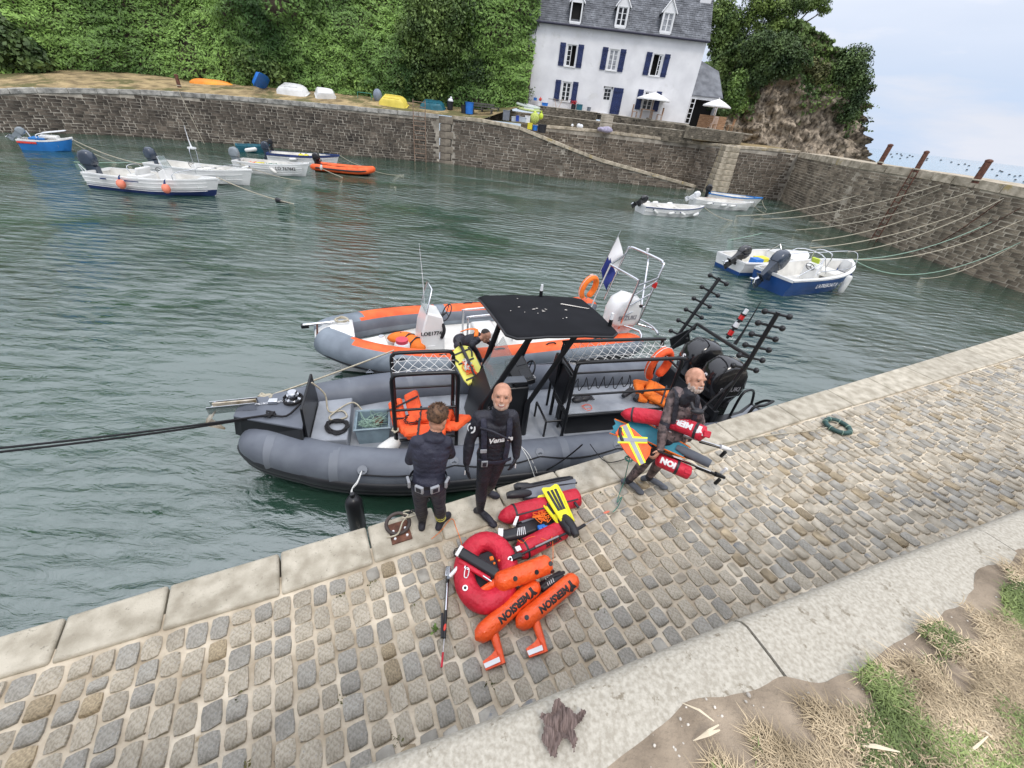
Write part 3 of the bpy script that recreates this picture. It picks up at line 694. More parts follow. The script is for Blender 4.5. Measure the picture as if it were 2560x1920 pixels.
# ================================================================== HEADLAND
rock = mat('ochre schist rock',(0.15,0.118,0.085),0.9,var=0.5,scale=1.8,bump=1.0,bscale=6.0,col2=(0.33,0.27,0.20),spots=(0.36,0.33,0.28),spotscale=2.2,spotthr=0.6,stretch=(1.6,1.6,0.9))
HX = [(14.6,53,4.0,10.5),(17.5,53.5,4.0,12.0),(20.5,53.0,3.9,13.5),(23.5,53,3.4,14.6),(26,52.0,2.5,13.8),(28.5,51.5,0.2,12.8),(31,51.5,-.3,11.8),(33.8,52,-0.5,9.2),(36.2,52,-.5,6.2),(38.2,52.6,-.5,4.2),(40.5,55,-.5,2.2),(40,66,-.5,2.0),(30,75,-.5,9)]
def cliff(s,t):
    f = s * (len(HX) - 1); i = min(len(HX) - 2,int(f)); a = f - i
    x,y,z0,z1 = [HX[i][k] * (1 - a) + HX[i + 1][k] * a for k in range(4)]
    if t <= 1:
        z = z0 + (z1 - z0) * t; back = 2.4 * (t ** 1.4) + 0.9 * math.sin(t * 3)
        if x > 30: back = 3.6 * t
    else: z = z1 + (t - 1) * 0.6; back = 2.4 + (t - 1) * 9
    c = Vec((24,66,0)); d = (c - Vec((x,y,0))).normalized()
    p = Vec((x,y,z)) + d * back
    nz = noise.noise(Vec((p.x * 0.55 + p.z * 0.25,p.y * 0.4,p.z * 0.22))) * 1.3 + noise.noise(Vec((p.x * 1.6 + p.z * 0.6,p.y,p.z * 0.5))) * 0.75 + abs(noise.noise(Vec((p.x * 3.2 + p.z,p.y * 2,p.z * 2.3)))) * 0.8 + noise.noise(Vec((p.x * 1.1,p.y,p.z * 1.7))) * 0.9
    return p - d * nz
NS,NT = 200,90
V = [tuple(cliff(i / (NS - 1),1.5 * j / (NT - 1))) for i in range(NS) for j in range(NT)]
F = [(i * NT + j,(i + 1) * NT + j,(i + 1) * NT + j + 1,i * NT + j + 1) for i in range(NS - 1) for j in range(NT - 1)]
tag(np_mesh('cliff',V,F,rock), 'ochre rock headland behind the pier corner',kind='structure')
bl = mat('dark wet rock',(0.05,0.045,0.04),0.7,var=0.4,scale=1.2,bump=1,bscale=5,col2=(0.12,0.10,0.08),isl=0.3)
bm_ = MB(); r_ = random.Random(4)
for k in range(90):
    x = r_.uniform(25,38.5); y = 50.3 + r_.random() * 3.5 + max(0,(x - 33)) * 1.2; s = r_.uniform(0.35,1.1)
    o = len(bm_.v); bm_.ell((x,y,r_.uniform(0,1.6) * (1 if x < 35 else .3)),(s,s * .8,s * r_.uniform(.5,1.1)),RZ(r_.random() * 6) @ RX(r_.random()),8,5)
    for i in range(o,len(bm_.v)):
        v = Vec(bm_.v[i]); bm_.v[i] = tuple(v + noise.noise_vector(v * 1.4) * 0.35 * s)
tag(bm_.build('shore_rocks',bl), 'dark jumbled rocks at the foot of the headland',kind='stuff')
P,N = [], []
for k in range(40000):
    s = rnd.random() * 0.93; t = rnd.random() ** 0.7 * 1.15
    f = s * (len(HX) - 1); x = cliff(s,min(1.0,t))
    lim = 0.50 + 0.30 * noise.noise(Vec((x.x * 0.35,3,1))) + (0.12 if x.x > 22 else -0.18) + (0.1 if x.x > 27 else 0)
    if x.x > 33.2: continue
    if t < lim + rnd.uniform(-.1,.1) + (0.25 if x.x > 32.5 else 0): continue
    q = cliff(s,t); d = (q - Vec((24,66,q.z))).normalized()
    P.append(q + d * rnd.uniform(0,0.5)); N.append((d.x,d.y,0.5))
tag(leafmesh('headland_ivy', [tuple(p) for p in P],N,0.17,md,seed=6,flop=0.7), 'ivy and scrub hanging over the top of the headland rock',kind='stuff')
def ptree(name,label,cat,base,y,blobs,leaf,ls,m,seed,tr=0.15, **k):
    "tree whose crown masses stand where the photograph shows them: (px, py, half width px, half height px)"
    b = aty(base[0],base[1],y); L = []
    for (px,py,rx,ry) in blobs:
        c = aty(px,py,y); mx_ = (aty(px + 10,py,y) - c).length / 10; my = (aty(px,py - 10,y) - c).length / 10
        L.append((c.x - b.x,rnd.uniform(-.3,.3),c.z - b.z,rx * mx_,min(rx * mx_,2.0) * 0.8,ry * my))
    return tree(name,label,cat,b,L,leaf,ls,m,seed,tr, **k)
ptree('cypress_bush', 'tall dense rounded evergreen bush on the outer tip of the cliff', 'bush',(2105,318),53.0, [(2128,158,38,36),(2118,190,34,30),(2130,205,36,34),(2122,245,34,34),(2112,280,24,22)],15000,0.125,dk,31,clump=0.26)
ptree('scrub_bush', 'olive scrub bush on the cliff top between pine and cypress bush', 'bush',(2050,215),54, [(2015,160,18,20),(2045,185,22,24),(2070,210,14,26),(2035,118,10,8)],4200,0.13,leaf_mat('olive scrub leaves',(.09,.10,.035),(.2,.2,.08),.5),32,.06)
ptree('dark_shrub', 'very dark shrub mass hanging over the cliff beneath the pine', 'bush',(1925,240),52.6, [(1905,120,38,34),(1950,130,40,38),(1975,158,26,32),(1925,172,38,30),(1895,195,26,26)],14000,0.14,dk,33,.1)
ptree('round_tree', 'rounded green tree rising behind the right gable of the house', 'tree',(1820,190),57, [(1800,30,32,34),(1830,55,30,30),(1805,90,30,30),(1835,120,36,32),(1800,140,26,26)],13000,0.15,md,34,.2)
ptree('pine_tree', 'spreading pine on the headland with bare branch tips against the sky', 'tree',(1925,190),56, [(1905,8,40,26),(1885,50,26,34),(1950,25,44,24),(1995,12,38,18),(2040,8,30,12),(2066,24,15,13),(1960,62,34,14),(1998,66,20,12),(1915,78,30,20)],16000,0.12,pn,35,.24,clump=0.3)
ptree('garden_shrub', 'bright green shrub against the rock right of the house annex', 'bush',(1835,292),49.5, [(1845,205,20,26),(1835,235,20,22),(1838,262,24,22)],3200,0.13,yl,36,.06)
ptree('garden_hedge', 'dark hedge behind the right parasol beside the annex', 'bush',(1795,292),49.2, [(1780,270,16,10),(1805,275,20,12)],1800,0.12,dk,37,.05)
ptree('ivy_tree', 'broad ivy clad tree with brownish tips, behind the yellow upturned boat', 'tree',(1060,262),wall_pt(1060).y + 4.6, [(1085,20,60,42),(1060,75,55,42),(1090,120,48,44),(1050,165,48,44),(1010,210,34,34),(1075,215,40,36),(1130,60,36,44),(1120,160,30,50)],21000,0.14,md,21,.25)
ptree('evergreen_tree', 'dark evergreen tree in the gap just left of the white house', 'tree',(1200,262),wall_pt(1200).y + 5.5, [(1190,40,46,50),(1180,120,44,50),(1190,190,40,40),(1160,220,24,26)],13000,0.14,dk,22,.25)
ptree('evergreen_tree', 'narrow dark evergreen tree touching the left gable of the house', 'tree',(1268,262),48.5, [(1290,20,34,50),(1262,90,34,50),(1250,170,34,44),(1262,225,26,28)],10000,0.14,dk,23,.22)
ptree('evergreen_tree', 'very dark evergreen tree at the far left end of the bank', 'tree',(40,186),wall_pt(60).y + 6.0, [(-30,90,60,50),(30,120,44,36),(70,145,36,26),(-10,155,44,22)],6000,0.22,dk,27,.2)
ptree('hedge_mound', 'dark green mound of shrubs right above the blue plastic boat', 'bush',(690,215),wall_pt(690).y + 4.6, [(640,160,44,36),(600,178,34,26),(690,185,34,24)],4500,0.18,md,28,.06)
# ================================================================== HOUSE
HY = 47.5
def hw(cx,cy,y=HY): return aty(1260 + cx / 3.687,cy / 3.687,y)
white_w = mat('white render',(0.70,0.695,0.705),0.9,var=0.04,scale=0.8,bump=0.25,bscale=20,col2=(0.75,0.745,0.75),spots=(.65,.645,.635),spotscale=.5,spotthr=.58)
white_p = mat('white paint',(0.76,0.76,0.76),0.5,var=0.04,scale=2)
navy = mat('navy shutter paint',(0.009,0.018,0.075),0.55,var=0.15,scale=3,col2=(0.013,0.026,0.10))
slate = mat('roof slate',(0.10,0.106,0.118),0.7,var=0.15,scale=1.5,bump=0.3,bscale=20,col2=(0.145,0.152,0.165),isl=0.2,spots=(0.25,0.255,0.255),spotscale=2.6,spotthr=0.69)
glass_d = mat('dark window glass',(0.012,0.014,0.017),0.08,var=0.2,scale=0.8,spec=0.35)
curtain = mat('pale curtain behind glass',(0.22,0.23,0.25),0.35,var=0.2,scale=4,col2=(0.32,0.33,0.35),spec=0.3)
dark_in = mat('dark room interior',(0.012,0.011,0.01),0.9,var=0.1)
lead = mat('dark gutter',(0.03,0.03,0.055),0.5,var=0.1)
HX0,HX1,HZ0,HZ1 = -2.15,13.42,5.25,11.22
house = thing('white_house', 'white rendered three storey house with navy shutters and slate mansard roof', 'house',(HX0,HY,HZ0))
HO = Vec((HX0,HY,HZ0))
def hb_(name,mb,m,parent=house, **k):
    mb.v = [tuple(Vec(v) - HO) for v in mb.v]; return mb.build(name,m,parent, **k)
WIN = [  # cx,cy(bottom),cy(top),px half-width -> computed on the wall plane
    ('open_left',566,604,582,404,672,408),('curtain',948,641,974,447,1062,455),('open_right',1342,690,1382,493,1470,502),
    ('dark',520,925,540,748,626,752),('dark',1268,1006,1300,836,1392,845)]
holes = []
wins = []
for (k,bx0,by,tx0,ty,tx1,ty1) in WIN:
    b = hw(bx0,by); t0 = hw(tx0,ty); t1 = hw(tx1,ty1)
    x0 = (b.x + t0.x) / 2; wd = (t1.x - t0.x); z0,z1 = b.z,t0.z
    wins.append((k,x0,x0 + wd,z0,z1)); holes.append((x0,x0 + wd,z0,z1))
d0 = hw(880,1045); d1 = hw(920,792); d2 = hw(996,800)
door = ((d0.x + d1.x) / 2,(d0.x + d1.x) / 2 + 0.88,HZ0 - 0.02,d1.z); holes.append(door)
xs = sorted({HX0,HX1, *[h[0] for h in holes], *[h[1] for h in holes]}); zs = sorted({HZ0 - 0.6,HZ1, *[h[2] for h in holes], *[h[3] for h in holes]})
mb = MB()
for a,b in zip(xs,xs[1:]):
    for c,d in zip(zs,zs[1:]):
        mx_,mz = (a + b) / 2,(c + d) / 2
        if any(h[0] < mx_ < h[1] and h[2] < mz < h[3] for h in holes): continue
        mb.add([(a,HY,c),(b,HY,c),(b,HY,d),(a,HY,d)], [(0,1,2,3)])
for h in holes:
    a,b,c,d = h
    mb.add([(a,HY,c),(b,HY,c),(b,HY,d),(a,HY,d),(a,HY + .28,c),(b,HY + .28,c),(b,HY + .28,d),(a,HY + .28,d)], [(0,4,5,1),(1,5,6,2),(2,6,7,3),(3,7,4,0)])
Y2 = HY + 7.5
mb.add([(HX0,HY,HZ0 - .6),(HX0,HY,HZ1),(HX0,Y2,HZ1),(HX0,Y2,HZ0 - .6),(HX0,HY + 3.75,HZ1 + 4.6)], [(0,1,2,3),(1,4,2)])
mb.add([(HX1,HY,HZ0 - .6),(HX1,HY,HZ1),(HX1,Y2,HZ1),(HX1,Y2,HZ0 - .6),(HX1,HY + 3.75,HZ1 + 4.6)], [(0,3,2,1),(1,2,4)])
mb.add([(HX0,Y2,HZ0),(HX1,Y2,HZ0),(HX1,Y2,HZ1),(HX0,Y2,HZ1)], [(0,3,2,1)])
hb_('wall',mb,white_w)
mb = MB(); mb.box(((HX0 + HX1) / 2,HY + 0.6,(HZ0 + HZ1) / 2),(HX1 - HX0 - 0.6,0.05,HZ1 - HZ0 - 0.4)); hb_('dark_interior',mb,dark_in)
def casement(x0,x1,z0,z1,y,rows,cols,par,gm,leaf=1):
    "a glazed leaf: frame bars and panes"
    w_ = x1 - x0; mb = MB(); f = 0.055
    for xx in (x0 + f / 2,x1 - f / 2): mb.box((xx,y,(z0 + z1) / 2),(f,0.05,z1 - z0))
    for zz in (z0 + f / 2,z1 - f / 2): mb.box(((x0 + x1) / 2,y,zz),(w_ - 2 * f,0.048,f))
    for i in range(1,cols): mb.box((x0 + w_ * i / cols,y,(z0 + z1) / 2),(0.03,0.04,z1 - z0 - 2 * f))
    for i in range(1,rows): mb.box(((x0 + x1) / 2,y,z0 + (z1 - z0) * i / rows),(w_ - 2 * f,0.036,0.03))
    o = hb_('window_frame',mb,white_p,par)
    for i in range(cols):
        for j in range(rows):
            p = MB(); a = x0 + w_ * i / cols; c = z0 + (z1 - z0) * j / rows
            p.box((a + w_ / cols / 2,y + 0.008,c + (z1 - z0) / rows / 2),(w_ / cols - 0.02,0.008,(z1 - z0) / rows - 0.02)); hb_('pane',p,gm,par)
def shutter(x0,x1,z0,z1,y,m=navy,bat=True):
    mb = MB(); n = 4; w_ = (x1 - x0) / n
    for i in range(n): mb.box((x0 + w_ * (i + .5),y,(z0 + z1) / 2),(w_ - 0.008,0.04,z1 - z0))
    o = hb_('shutter',mb,m)
    b = MB()
    for zz in (z0 + (z1 - z0) * .14,z0 + (z1 - z0) * .86): b.box(((x0 + x1) / 2,y - 0.035,zz),(x1 - x0 + 0.03,0.03,0.09))
    b.v = [tuple(Vec(v) - HO) for v in b.v]; b.build('hinge_bar',m,o)
for (k,x0,x1,z0,z1) in wins:
    w = MB(); w.box(((x0 + x1) / 2,HY - 0.03,z0 - 0.05),(x1 - x0 + 0.16,0.12,0.09)); win = hb_('window',w,white_p)
    m = MB(); f = 0.05
    for xx in (x0 + f / 2,x1 - f / 2): m.box((xx,HY + .13,(z0 + z1) / 2),(f,0.1,z1 - z0))
    m.box(((x0 + x1) / 2,HY + .13,z1 - f / 2),(x1 - x0 - 2 * f,.1,f)); hb_('window_surround',m,white_p,win)
    xm = (x0 + x1) / 2
    gm = curtain if k == 'curtain' else glass_d
    if k in ('curtain', 'dark', 'open_left'): casement(x0 + f,xm,z0,z1 - f,HY + .13,4,1 if k != 'dark' else 1,win,gm)
    if k in ('curtain', 'dark'): casement(xm,x1 - f,z0,z1 - f,HY + .131,4,1,win,gm)
    if k == 'open_right': casement(xm + 0.12,x1 - f,z0,z1 - f,HY + .13,4,1,win,gm)
    sw = 0.50; zz0,zz1 = z0 - 0.06,z1 + 0.06
    shutter(x0 - sw - 0.14,x0 - 0.14,zz0,zz1,HY - 0.05); shutter(x1 + 0.12,x1 + 0.12 + sw,zz0,zz1,HY - 0.05)
a,b,c,d = door
dm = MB(); dm.box(((a + b) / 2,HY + .2,(c + d) / 2 - .55),(b - a,.05,(d - c) * .5)); dr = hb_('door',dm,white_p)
dm = MB(); dm.box(((a + b) / 2,HY + .2,d - 0.08),(b - a,.06,.16)); dm.box((a + .06,HY + .2,(c + d) / 2),(.12,.06,d - c)); dm.box((b - .06,HY + .2,(c + d) / 2),(.12,.06,d - c)); hb_('door_frame',dm,white_p,dr)
casement(a + .1,b - .1,c + (d - c) * .48,d - .14,HY + .19,3,2,dr,glass_d)
shutter(b + 0.06,b + 0.06 + 0.92,c,d - 0.02,HY - 0.06)
RXa,RXb = HX0 - 0.18,HX1 + 0.15
slope = math.radians(51); rl = 7.0
ev = Vec((0,HY - 0.28,HZ1 + 0.02)); ud = Vec((0,math.cos(slope),math.sin(slope))); rn = Vec((0,-math.sin(slope),math.cos(slope)))
mb = MB(); mb.add([Vec((RXa,0,0)) + ev,Vec((RXb,0,0)) + ev,Vec((RXb,0,0)) + ev + ud * rl,Vec((RXa,0,0)) + ev + ud * rl,
                   Vec((RXb,HY + 7.9,HZ1)),Vec((RXa,HY + 7.9,HZ1))], [(0,1,2,3),(3,2,4,5)])
roof = hb_('roof',mb,slate)
DORM = [(668,205,120),(1083,245,118),(1497,300,122)]
dz = []
for (cx,by,wpx) in DORM:
    for _ in range(1):
        d_ = ray(1260 + cx / 3.687 - 4,by / 3.687); t = (ev - CAM_P).dot(rn) / d_.dot(rn); dz.append(CAM_P + d_ * t)
sl = MB(); r_ = random.Random(9); rowh = 0.2; n = int(rl / rowh)
for j in range(n):
    x = RXa - r_.random() * 0.15
    while x < RXb:
        w_ = r_.uniform(0.16,0.3); a_ = max(x,RXa); e_ = min(x + w_ - 0.012,RXb); mxx = (a_ + e_) / 2; p0 = ev + ud * (j * rowh - .02)
        skip = any(abs(mxx - q.x) < 0.55 and q.z + 0.05 < p0.z < q.z + 1.5 for q in dz)
        if e_ > a_ + 0.03 and not skip:
            th = r_.uniform(0.015,0.04); zz = r_.uniform(-0.015,.015)
            A = [Vec((a_,0,0)) + p0 + rn * 0.01 + ud * zz,Vec((e_,0,0)) + p0 + rn * 0.01 + ud * zz]
            B = [q + ud * (rowh + 0.03) for q in A]
            sl.add([A[0],A[1],A[1] + rn * th,A[0] + rn * th,B[1] + rn * 0.004,B[0] + rn * 0.004], [(0,1,2,3),(3,2,4,5),(0,3,5),(1,4,2)])
        x += w_
o = hb_('slate',sl,slate,roof); o['kind'] = 'stuff'
g_ = MB(); g_.tube([(RXa,HY - 0.36,HZ1 - 0.02),(RXb,HY - 0.36,HZ1 - 0.02)],0.075,8); g_.box(((RXa + RXb) / 2,HY - 0.16,HZ1 - .03),(RXb - RXa,.3,.1)); hb_('gutter',g_,lead)
dp = MB(); dp.tube([(HX0 + 0.06,HY - 0.3,HZ1),(HX0 + .06,HY - .08,HZ1 - .4),(HX0 + 0.06,HY - 0.08,HZ0)],0.045,6); hb_('drainpipe',dp,white_p)
for q,(cx,by,wpx) in zip(dz,DORM):
    kind = DORM.index((cx,by,wpx)); w_,h_ = 1.02,1.25
    x0,x1 = q.x - w_ / 2,q.x + w_ / 2; yf = q.y - 0.06; z0 = q.z - .05; z1 = z0 + h_ + 0.12
    m = MB(); f = 0.11
    for xx in (x0 + f / 2,x1 - f / 2): m.box((xx,yf,(z0 + z1) / 2),(f,.12,z1 - z0))
    m.box((q.x,yf,z0 + .05),(w_ - 2 * f,.12,.1)); m.box((q.x,yf,z1 - .03),(w_ - 2 * f,.12,.06)); m.box((q.x,yf - .03,z0 - .06),(w_ - .1,.2,.08))
    m.add([(x0 - .05,yf - .05,z1),(x1 + .05,yf - .05,z1),(q.x,yf - .05,z1 + .78),(x0 - .05,yf + .05,z1),(x1 + .05,yf + .05,z1),(q.x,yf + .05,z1 + .78)], [(0,1,2),(3,5,4),(0,3,4,1),(1,4,5,2),(2,5,3,0)])
    dm = hb_('dormer',m,white_p,roof)
    m = MB()
    for s in (-1,1):
        e0 = Vec((q.x + s * (w_ / 2 + .14),yf - .1,z1 - .10)); ap = Vec((q.x,yf - .1,z1 + .86))
        m.add([e0,ap,ap + Vec((0,2.0,0)),e0 + Vec((0,1.6,0)),e0 + Vec((0,0,-.07)),ap + Vec((0,0,-.07))], [(0,1,2,3),(0,4,5,1)])
        m.add([(q.x + s * w_ / 2,yf,z0),(q.x + s * w_ / 2,yf,z1),(q.x + s * w_ / 2,yf + 1.3,z1),(q.x + s * w_ / 2,yf + .1,z0)], [(0,1,2,3)])
    hb_('dormer_roof',m,slate,roof)
    m = MB(); m.box((q.x,yf + .25,(z0 + z1) / 2),(w_ - .12,.02,z1 - z0)); hb_('dark_interior',m,dark_in,roof)
    if kind > 0:
        HOs = casement
        gm = glass_d if kind == 1 else curtain
        casement(x0 + f,q.x,z0 + .1,z1 - .06,yf + .02,3,1,roof,gm); casement(q.x,x1 - f,z0 + .1,z1 - .06,yf + .021,3,1,roof,gm)
for q in dz:
    m = MB(); z1 = q.z - .05 + 1.37; yf = q.y - .06
    for s in (-1,1): m.tube([(q.x + s * .66,yf - .11,z1 - .08),(q.x,yf - .11,z1 + .86)],0.05,4)
    hb_('bargeboard',m,white_p,roof)
ch = MB(); cq = CAM_P + ray(1770,14) * ((ev - CAM_P).dot(rn) / ray(1770,14).dot(rn)); ch.box((HX1 - .55,cq.y + .5,cq.z + 1.2),(0.95,0.8,3.2)); hb_('chimney',ch,white_w)
annex = thing('annex', 'low slate roofed annex with an open glazed door beside the white house', 'annex',(HX1 + 1.3,HY + 1.5,5.0))
AO = annex.location
def ab(name,mb,m,par=annex, **k):
    mb.v = [tuple(Vec(v) - AO) for v in mb.v]; return mb.build(name,m,par, **k)
ax1 = HX1 + 2.9; ya = HY + 0.6
m = MB(); m.box((ax1 - .1,ya + 1.6,6.2),(.2,3.2,2.6)); m.box((HX1 + 1.45,ya + 3.2,6.2),(2.9,.2,2.6)); m.box((HX1 + 1.45,ya + .05,7.32),(2.9,.12,.35)); ab('wall',m,white_w)
m = MB(); m.add([(HX1,ya - .15,7.45),(ax1 + .15,ya - .15,7.45),(ax1 - .1,ya + 2.6,9.6),(HX1,ya + 2.9,10.6)], [(0,1,2,3)]); m.add([(HX1,ya - .15,7.38),(ax1 + .15,ya - .15,7.38),(ax1 + .15,ya - .15,7.45),(HX1,ya - .15,7.45)], [(0,1,2,3)])
ab('roof',m,slate)
m = MB(); m.box((HX1 + 1.4,ya + .9,6.1),(2.6,.05,2.3)); ab('dark_interior',m,dark_in)
m = MB()
for xx in (HX1 + .12,HX1 + .52): m.box((xx,ya - .35,6.2),(.07,.05,2.1))
for i in range(6): m.box((HX1 + .32,ya - .35,5.2 + i * .4),(.36,.045,.05))
ab('open_door',m,white_p)
gst = mat('garden wall stone',(0.10,0.085,0.065),0.9,var=0.4,scale=1.5,bump=0.8,bscale=12,col2=(0.17,0.145,0.11),isl=0.4,spots=(0.33,0.31,0.27),spotscale=1.7,spotthr=0.64)
gmo = mat('garden wall mortar',(0.16,0.14,0.105),0.95,var=0.3,scale=3)
slab = mat('garden slab',(0.30,0.27,0.21),0.9,var=0.2,scale=2,col2=(0.38,0.34,0.28))
def low_wall(label,pts,zt,seed,n=60):
    t = thing('garden_wall',label, 'wall',group=None)
    stone_wall(t,pts,zt,gst,gmo,course=0.13,wmin=.15,wmax=.45,seed=seed,n_ind=n,zb=min(zt) - 0.9,skip_top=0.02,thick=0.35)
    coping(t,pts,zt,slab,depth=.35,h=.06,blk=1.5,out=.03); return t
l0,l1,l2 = hw(-120,1000,45.3),hw(1000,1130,45.3),hw(1755,1212,45.3)
low_wall('lower stone garden wall with flat slab top in front of the house', [l0[:2],l1[:2],l2[:2]], [l0.z,l1.z,l2.z],41)
u0,u1 = hw(330,1010,46.4),hw(860,1055,46.4)
low_wall('upper stone garden wall left of the doorsteps', [u0[:2],u1[:2]], [5.2,5.2],42,30)
u0,u1 = hw(985,1062,46.4),hw(1720,1140,46.4)
low_wall('upper stone terrace wall right of the doorsteps under the parasol', [u0[:2],u1[:2]], [5.18,5.05],43,30)
u0,u1 = hw(1690,1150,45.0),hw(2230,1190,45.0)
low_wall('rough stone terrace wall under the annex chairs', [u0[:2],u1[:2]], [5.0,4.95],44,40)
steps = thing('garden_steps', 'short flight of stone steps up to the white house door', 'steps')
for i in range(5):
    p = hw(930,1190,45.0 + i * .33); m = MB(); m.box((0,0,0),(1.15,.34,.2)); o = m.build('step',slab,steps,bevel=.01,seg=1); o.location = (p.x,45.0 + i * .33,4.15 + i * .21)
m = MB(); m.box((8.3,46.95,5.12),(10.6,1.1,.1)); m.box((16.6,47.0,4.92),(5.2,3.6,.1)); m.box((1.5,46.95,5.1),(7.4,1.1,.1))
tag(m.build('house_terrace',slab), 'stone paved terrace along the front of the house',kind='structure')
para = mat('white parasol cloth',(0.78,0.77,0.75),0.8,var=0.04,scale=2)
wood = mat('teak wood',(0.30,0.16,0.08),0.6,var=0.25,scale=3,stretch=(1,1,8),col2=(0.38,0.22,0.12))
wood_p = mat('pale wooden chair',(0.55,0.42,0.34),0.6,var=0.15,scale=3)
def parasol(label,p,h,r):
    t = thing('parasol',label, 'parasol',p,group=None)
    MB().cyl((0,0,0),(0,0,h),0.03).build('pole',wood,t,smooth=1)
    mb = MB(); n = 8; ring = [(r * math.cos(2 * PI * k / n),r * math.sin(2 * PI * k / n) * .9,h - .55) for k in range(n)]; md_ = [(x * .5,y * .5,h - .24) for x,y,z in ring]
    mb.add(ring + md_ + [(0,0,h)] + [(x,y,z - .1) for x,y,z in ring], [(k,(k + 1) % n,n + (k + 1) % n,n + k) for k in range(n)] + [(n + k,n + (k + 1) % n,2 * n) for k in range(n)] + [(2 * n + 1 + k,2 * n + 1 + (k + 1) % n,(k + 1) % n,k) for k in range(n)])
    mb.build('canopy',para,t); MB().ell((0,0,h + .03),.05).build('finial',para,t,smooth=1)
    m = MB()
    for k in range(n): m.tube([(0,0,h - .5),(ring[k][0] * .6,ring[k][1] * .6,h - .33)],.012,4)
    m.build('ribs',wood,t); MB().cyl((0,0,0),(0,0,.12),.3,.25,14).build('base',gst,t)
p = hw(1330,1125,46.6); parasol('open white parasol in front of the right ground floor window',(p.x,46.6,5.15),2.1,1.55)
p = hw(1925,1100,46.8); parasol('smaller open white parasol by the annex door',(p.x,46.8,4.97),2.35,1.3)
def chair(label,p,rz,m,grp='garden chairs on the house terrace'):
    t = thing('garden_chair',label, 'chair',p,rz,group=grp)
    MB().box((0,0,.44),(.46,.46,.04)).build('seat',m,t)
    mb = MB(); mb.box((0,.22,.95),(.46,.04,.08)); mb.box((-.2,.22,.7),(.04,.04,.55)); mb.box((.2,.22,.7),(.04,.04,.55))
    for k in range(4): mb.box((-.12 + k * .08,.22,.7),(.035,.02,.42))
    mb.build('backrest',m,t)
    for sx in (-.2,.2):
        for sy in (-.2,.2): MB().box((sx,sy,.21),(.045,.045,.42)).build('leg',m,t)
chair('teak garden chair left of the parasol pole',(hw(1185,1120,46.5).x,46.5,5.17),PI / 2,wood)
chair('teak garden chair right of the parasol pole',(hw(1415,1140,46.5).x,46.5,5.15),-PI / 2,wood)
chair('pale wooden chair with high back under the annex parasol',(hw(1930,1150,46.0).x,46.0,4.97),PI,wood_p)
chair('reddish wooden chair at the far right end of the terrace',(hw(2090,1150,46.0).x,46.0,4.97),-PI / 2,wood)
t = thing('garden_table', 'brown wooden garden table beneath the white parasol', 'table',(hw(1295,1130,46.7).x,46.75,5.15))
MB().box((0,0,.72),(1.2,.6,.05)).build('tabletop',wood,t)
for sx in (-.5,.5):
    for sy in (-.22,.22): MB().box((sx,sy,.35),(.06,.06,.7)).build('leg',wood,t)
t = thing('wooden_fence', 'red brown wooden board screen behind the right parasol', 'fence',(hw(1925,1090,48).x,48.0,4.97))
for k in range(7): MB().box((0,0,.1 + k * .15),(2.6,.03,.14)).build('board',wood,t)
m = MB(); a = hw(330,150,HY - .5); b = hw(285,330,HY - .4); m.tube([a,a.lerp(b,.4),b],.03,5)
tag(m.build('wall_cable',lead), 'thin dark cable bracket hanging from the gutter near the left gable', 'cable')
bluep = mat('blue plastic',(0.02,0.16,0.55),0.4,var=0.1); redp = mat('red plastic',(0.6,0.05,0.03),0.4,var=0.1); whitep = mat('white plastic',(0.72,0.73,0.74),0.35,var=0.05)
yelp = mat('yellow plastic',(0.70,0.62,0.04),0.4,var=0.1); blackp = mat('black plastic',(0.02,0.02,0.024),0.45,var=0.2); greyp = mat('grey plastic',(0.16,0.18,0.21),0.5,var=0.1); tealp = mat('teal plastic',(0.015,0.11,0.15),0.5,var=0.2)
lime = mat('lime plastic',(0.55,0.68,0.06),0.4,var=0.1)
def tub(name,label,cat,p,m,r=.22,h=.4,taper=1.2,sq=False,rz=0.0,rim=True,group=None,k=1.0):
    t = thing(name,label,cat,p,rz,group)
    mb = MB(); n = 4 if sq else 16; off = PI / 4 if sq else 0; rr = r * (1.3 if sq else 1)
    def ring(q,z): return [Vec((q * math.cos(off + 2 * PI * i / n) * k,q * math.sin(off + 2 * PI * i / n),z)) for i in range(n)]
    mb.loft([ring(rr,0),ring(rr * taper,h),ring(rr * taper * .92,h),ring(rr * .9,0.03)],caps=True)
    mb.build('bin_body' if cat == 'bin' else 'body',m,t,smooth=.6)
    if rim:
        mb = MB(); mb.tube(ring(rr * taper * 1.03,h),.02,5,closed=True); mb.build('rim',m,t)
    return t
def hpos(cx,cy,y,z): p = hw(cx,cy,y); return (p.x,y,z)
tub('crate', 'blue crate on the ledge at the left foot of the house', 'crate',hpos(285,945,47.1,5.55),bluep,.16,.2,1.05,True)
tub('crate', 'white crate under the ledge left of the first window', 'crate',hpos(330,985,46.9,5.18),whitep,.22,.3,1.05,True)
tub('crate', 'blue crate standing lower than the white one by the house', 'crate',hpos(375,985,46.8,5.18),bluep,.22,.26,1.05,True,k=1.3)
t = thing('buoy', 'red round buoy on the ledge by the house corner', 'buoy',hpos(332,945,47.1,5.68)); MB().ell((0,0,0),.14).build('ball',redp,t,smooth=1); MB().cyl((0,0,.12),(0,0,.2),.03).build('eye',redp,t)
tub('planter', 'teal planter box beside the house wall', 'planter',hpos(690,1015,47.0,5.2),tealp,.28,.45,1.05,True)
tub('plant_pot', 'dark pot with red flowers beside the teal planter', 'plant pot',hpos(635,1015,47.0,5.2),blackp,.2,.4,1.1)
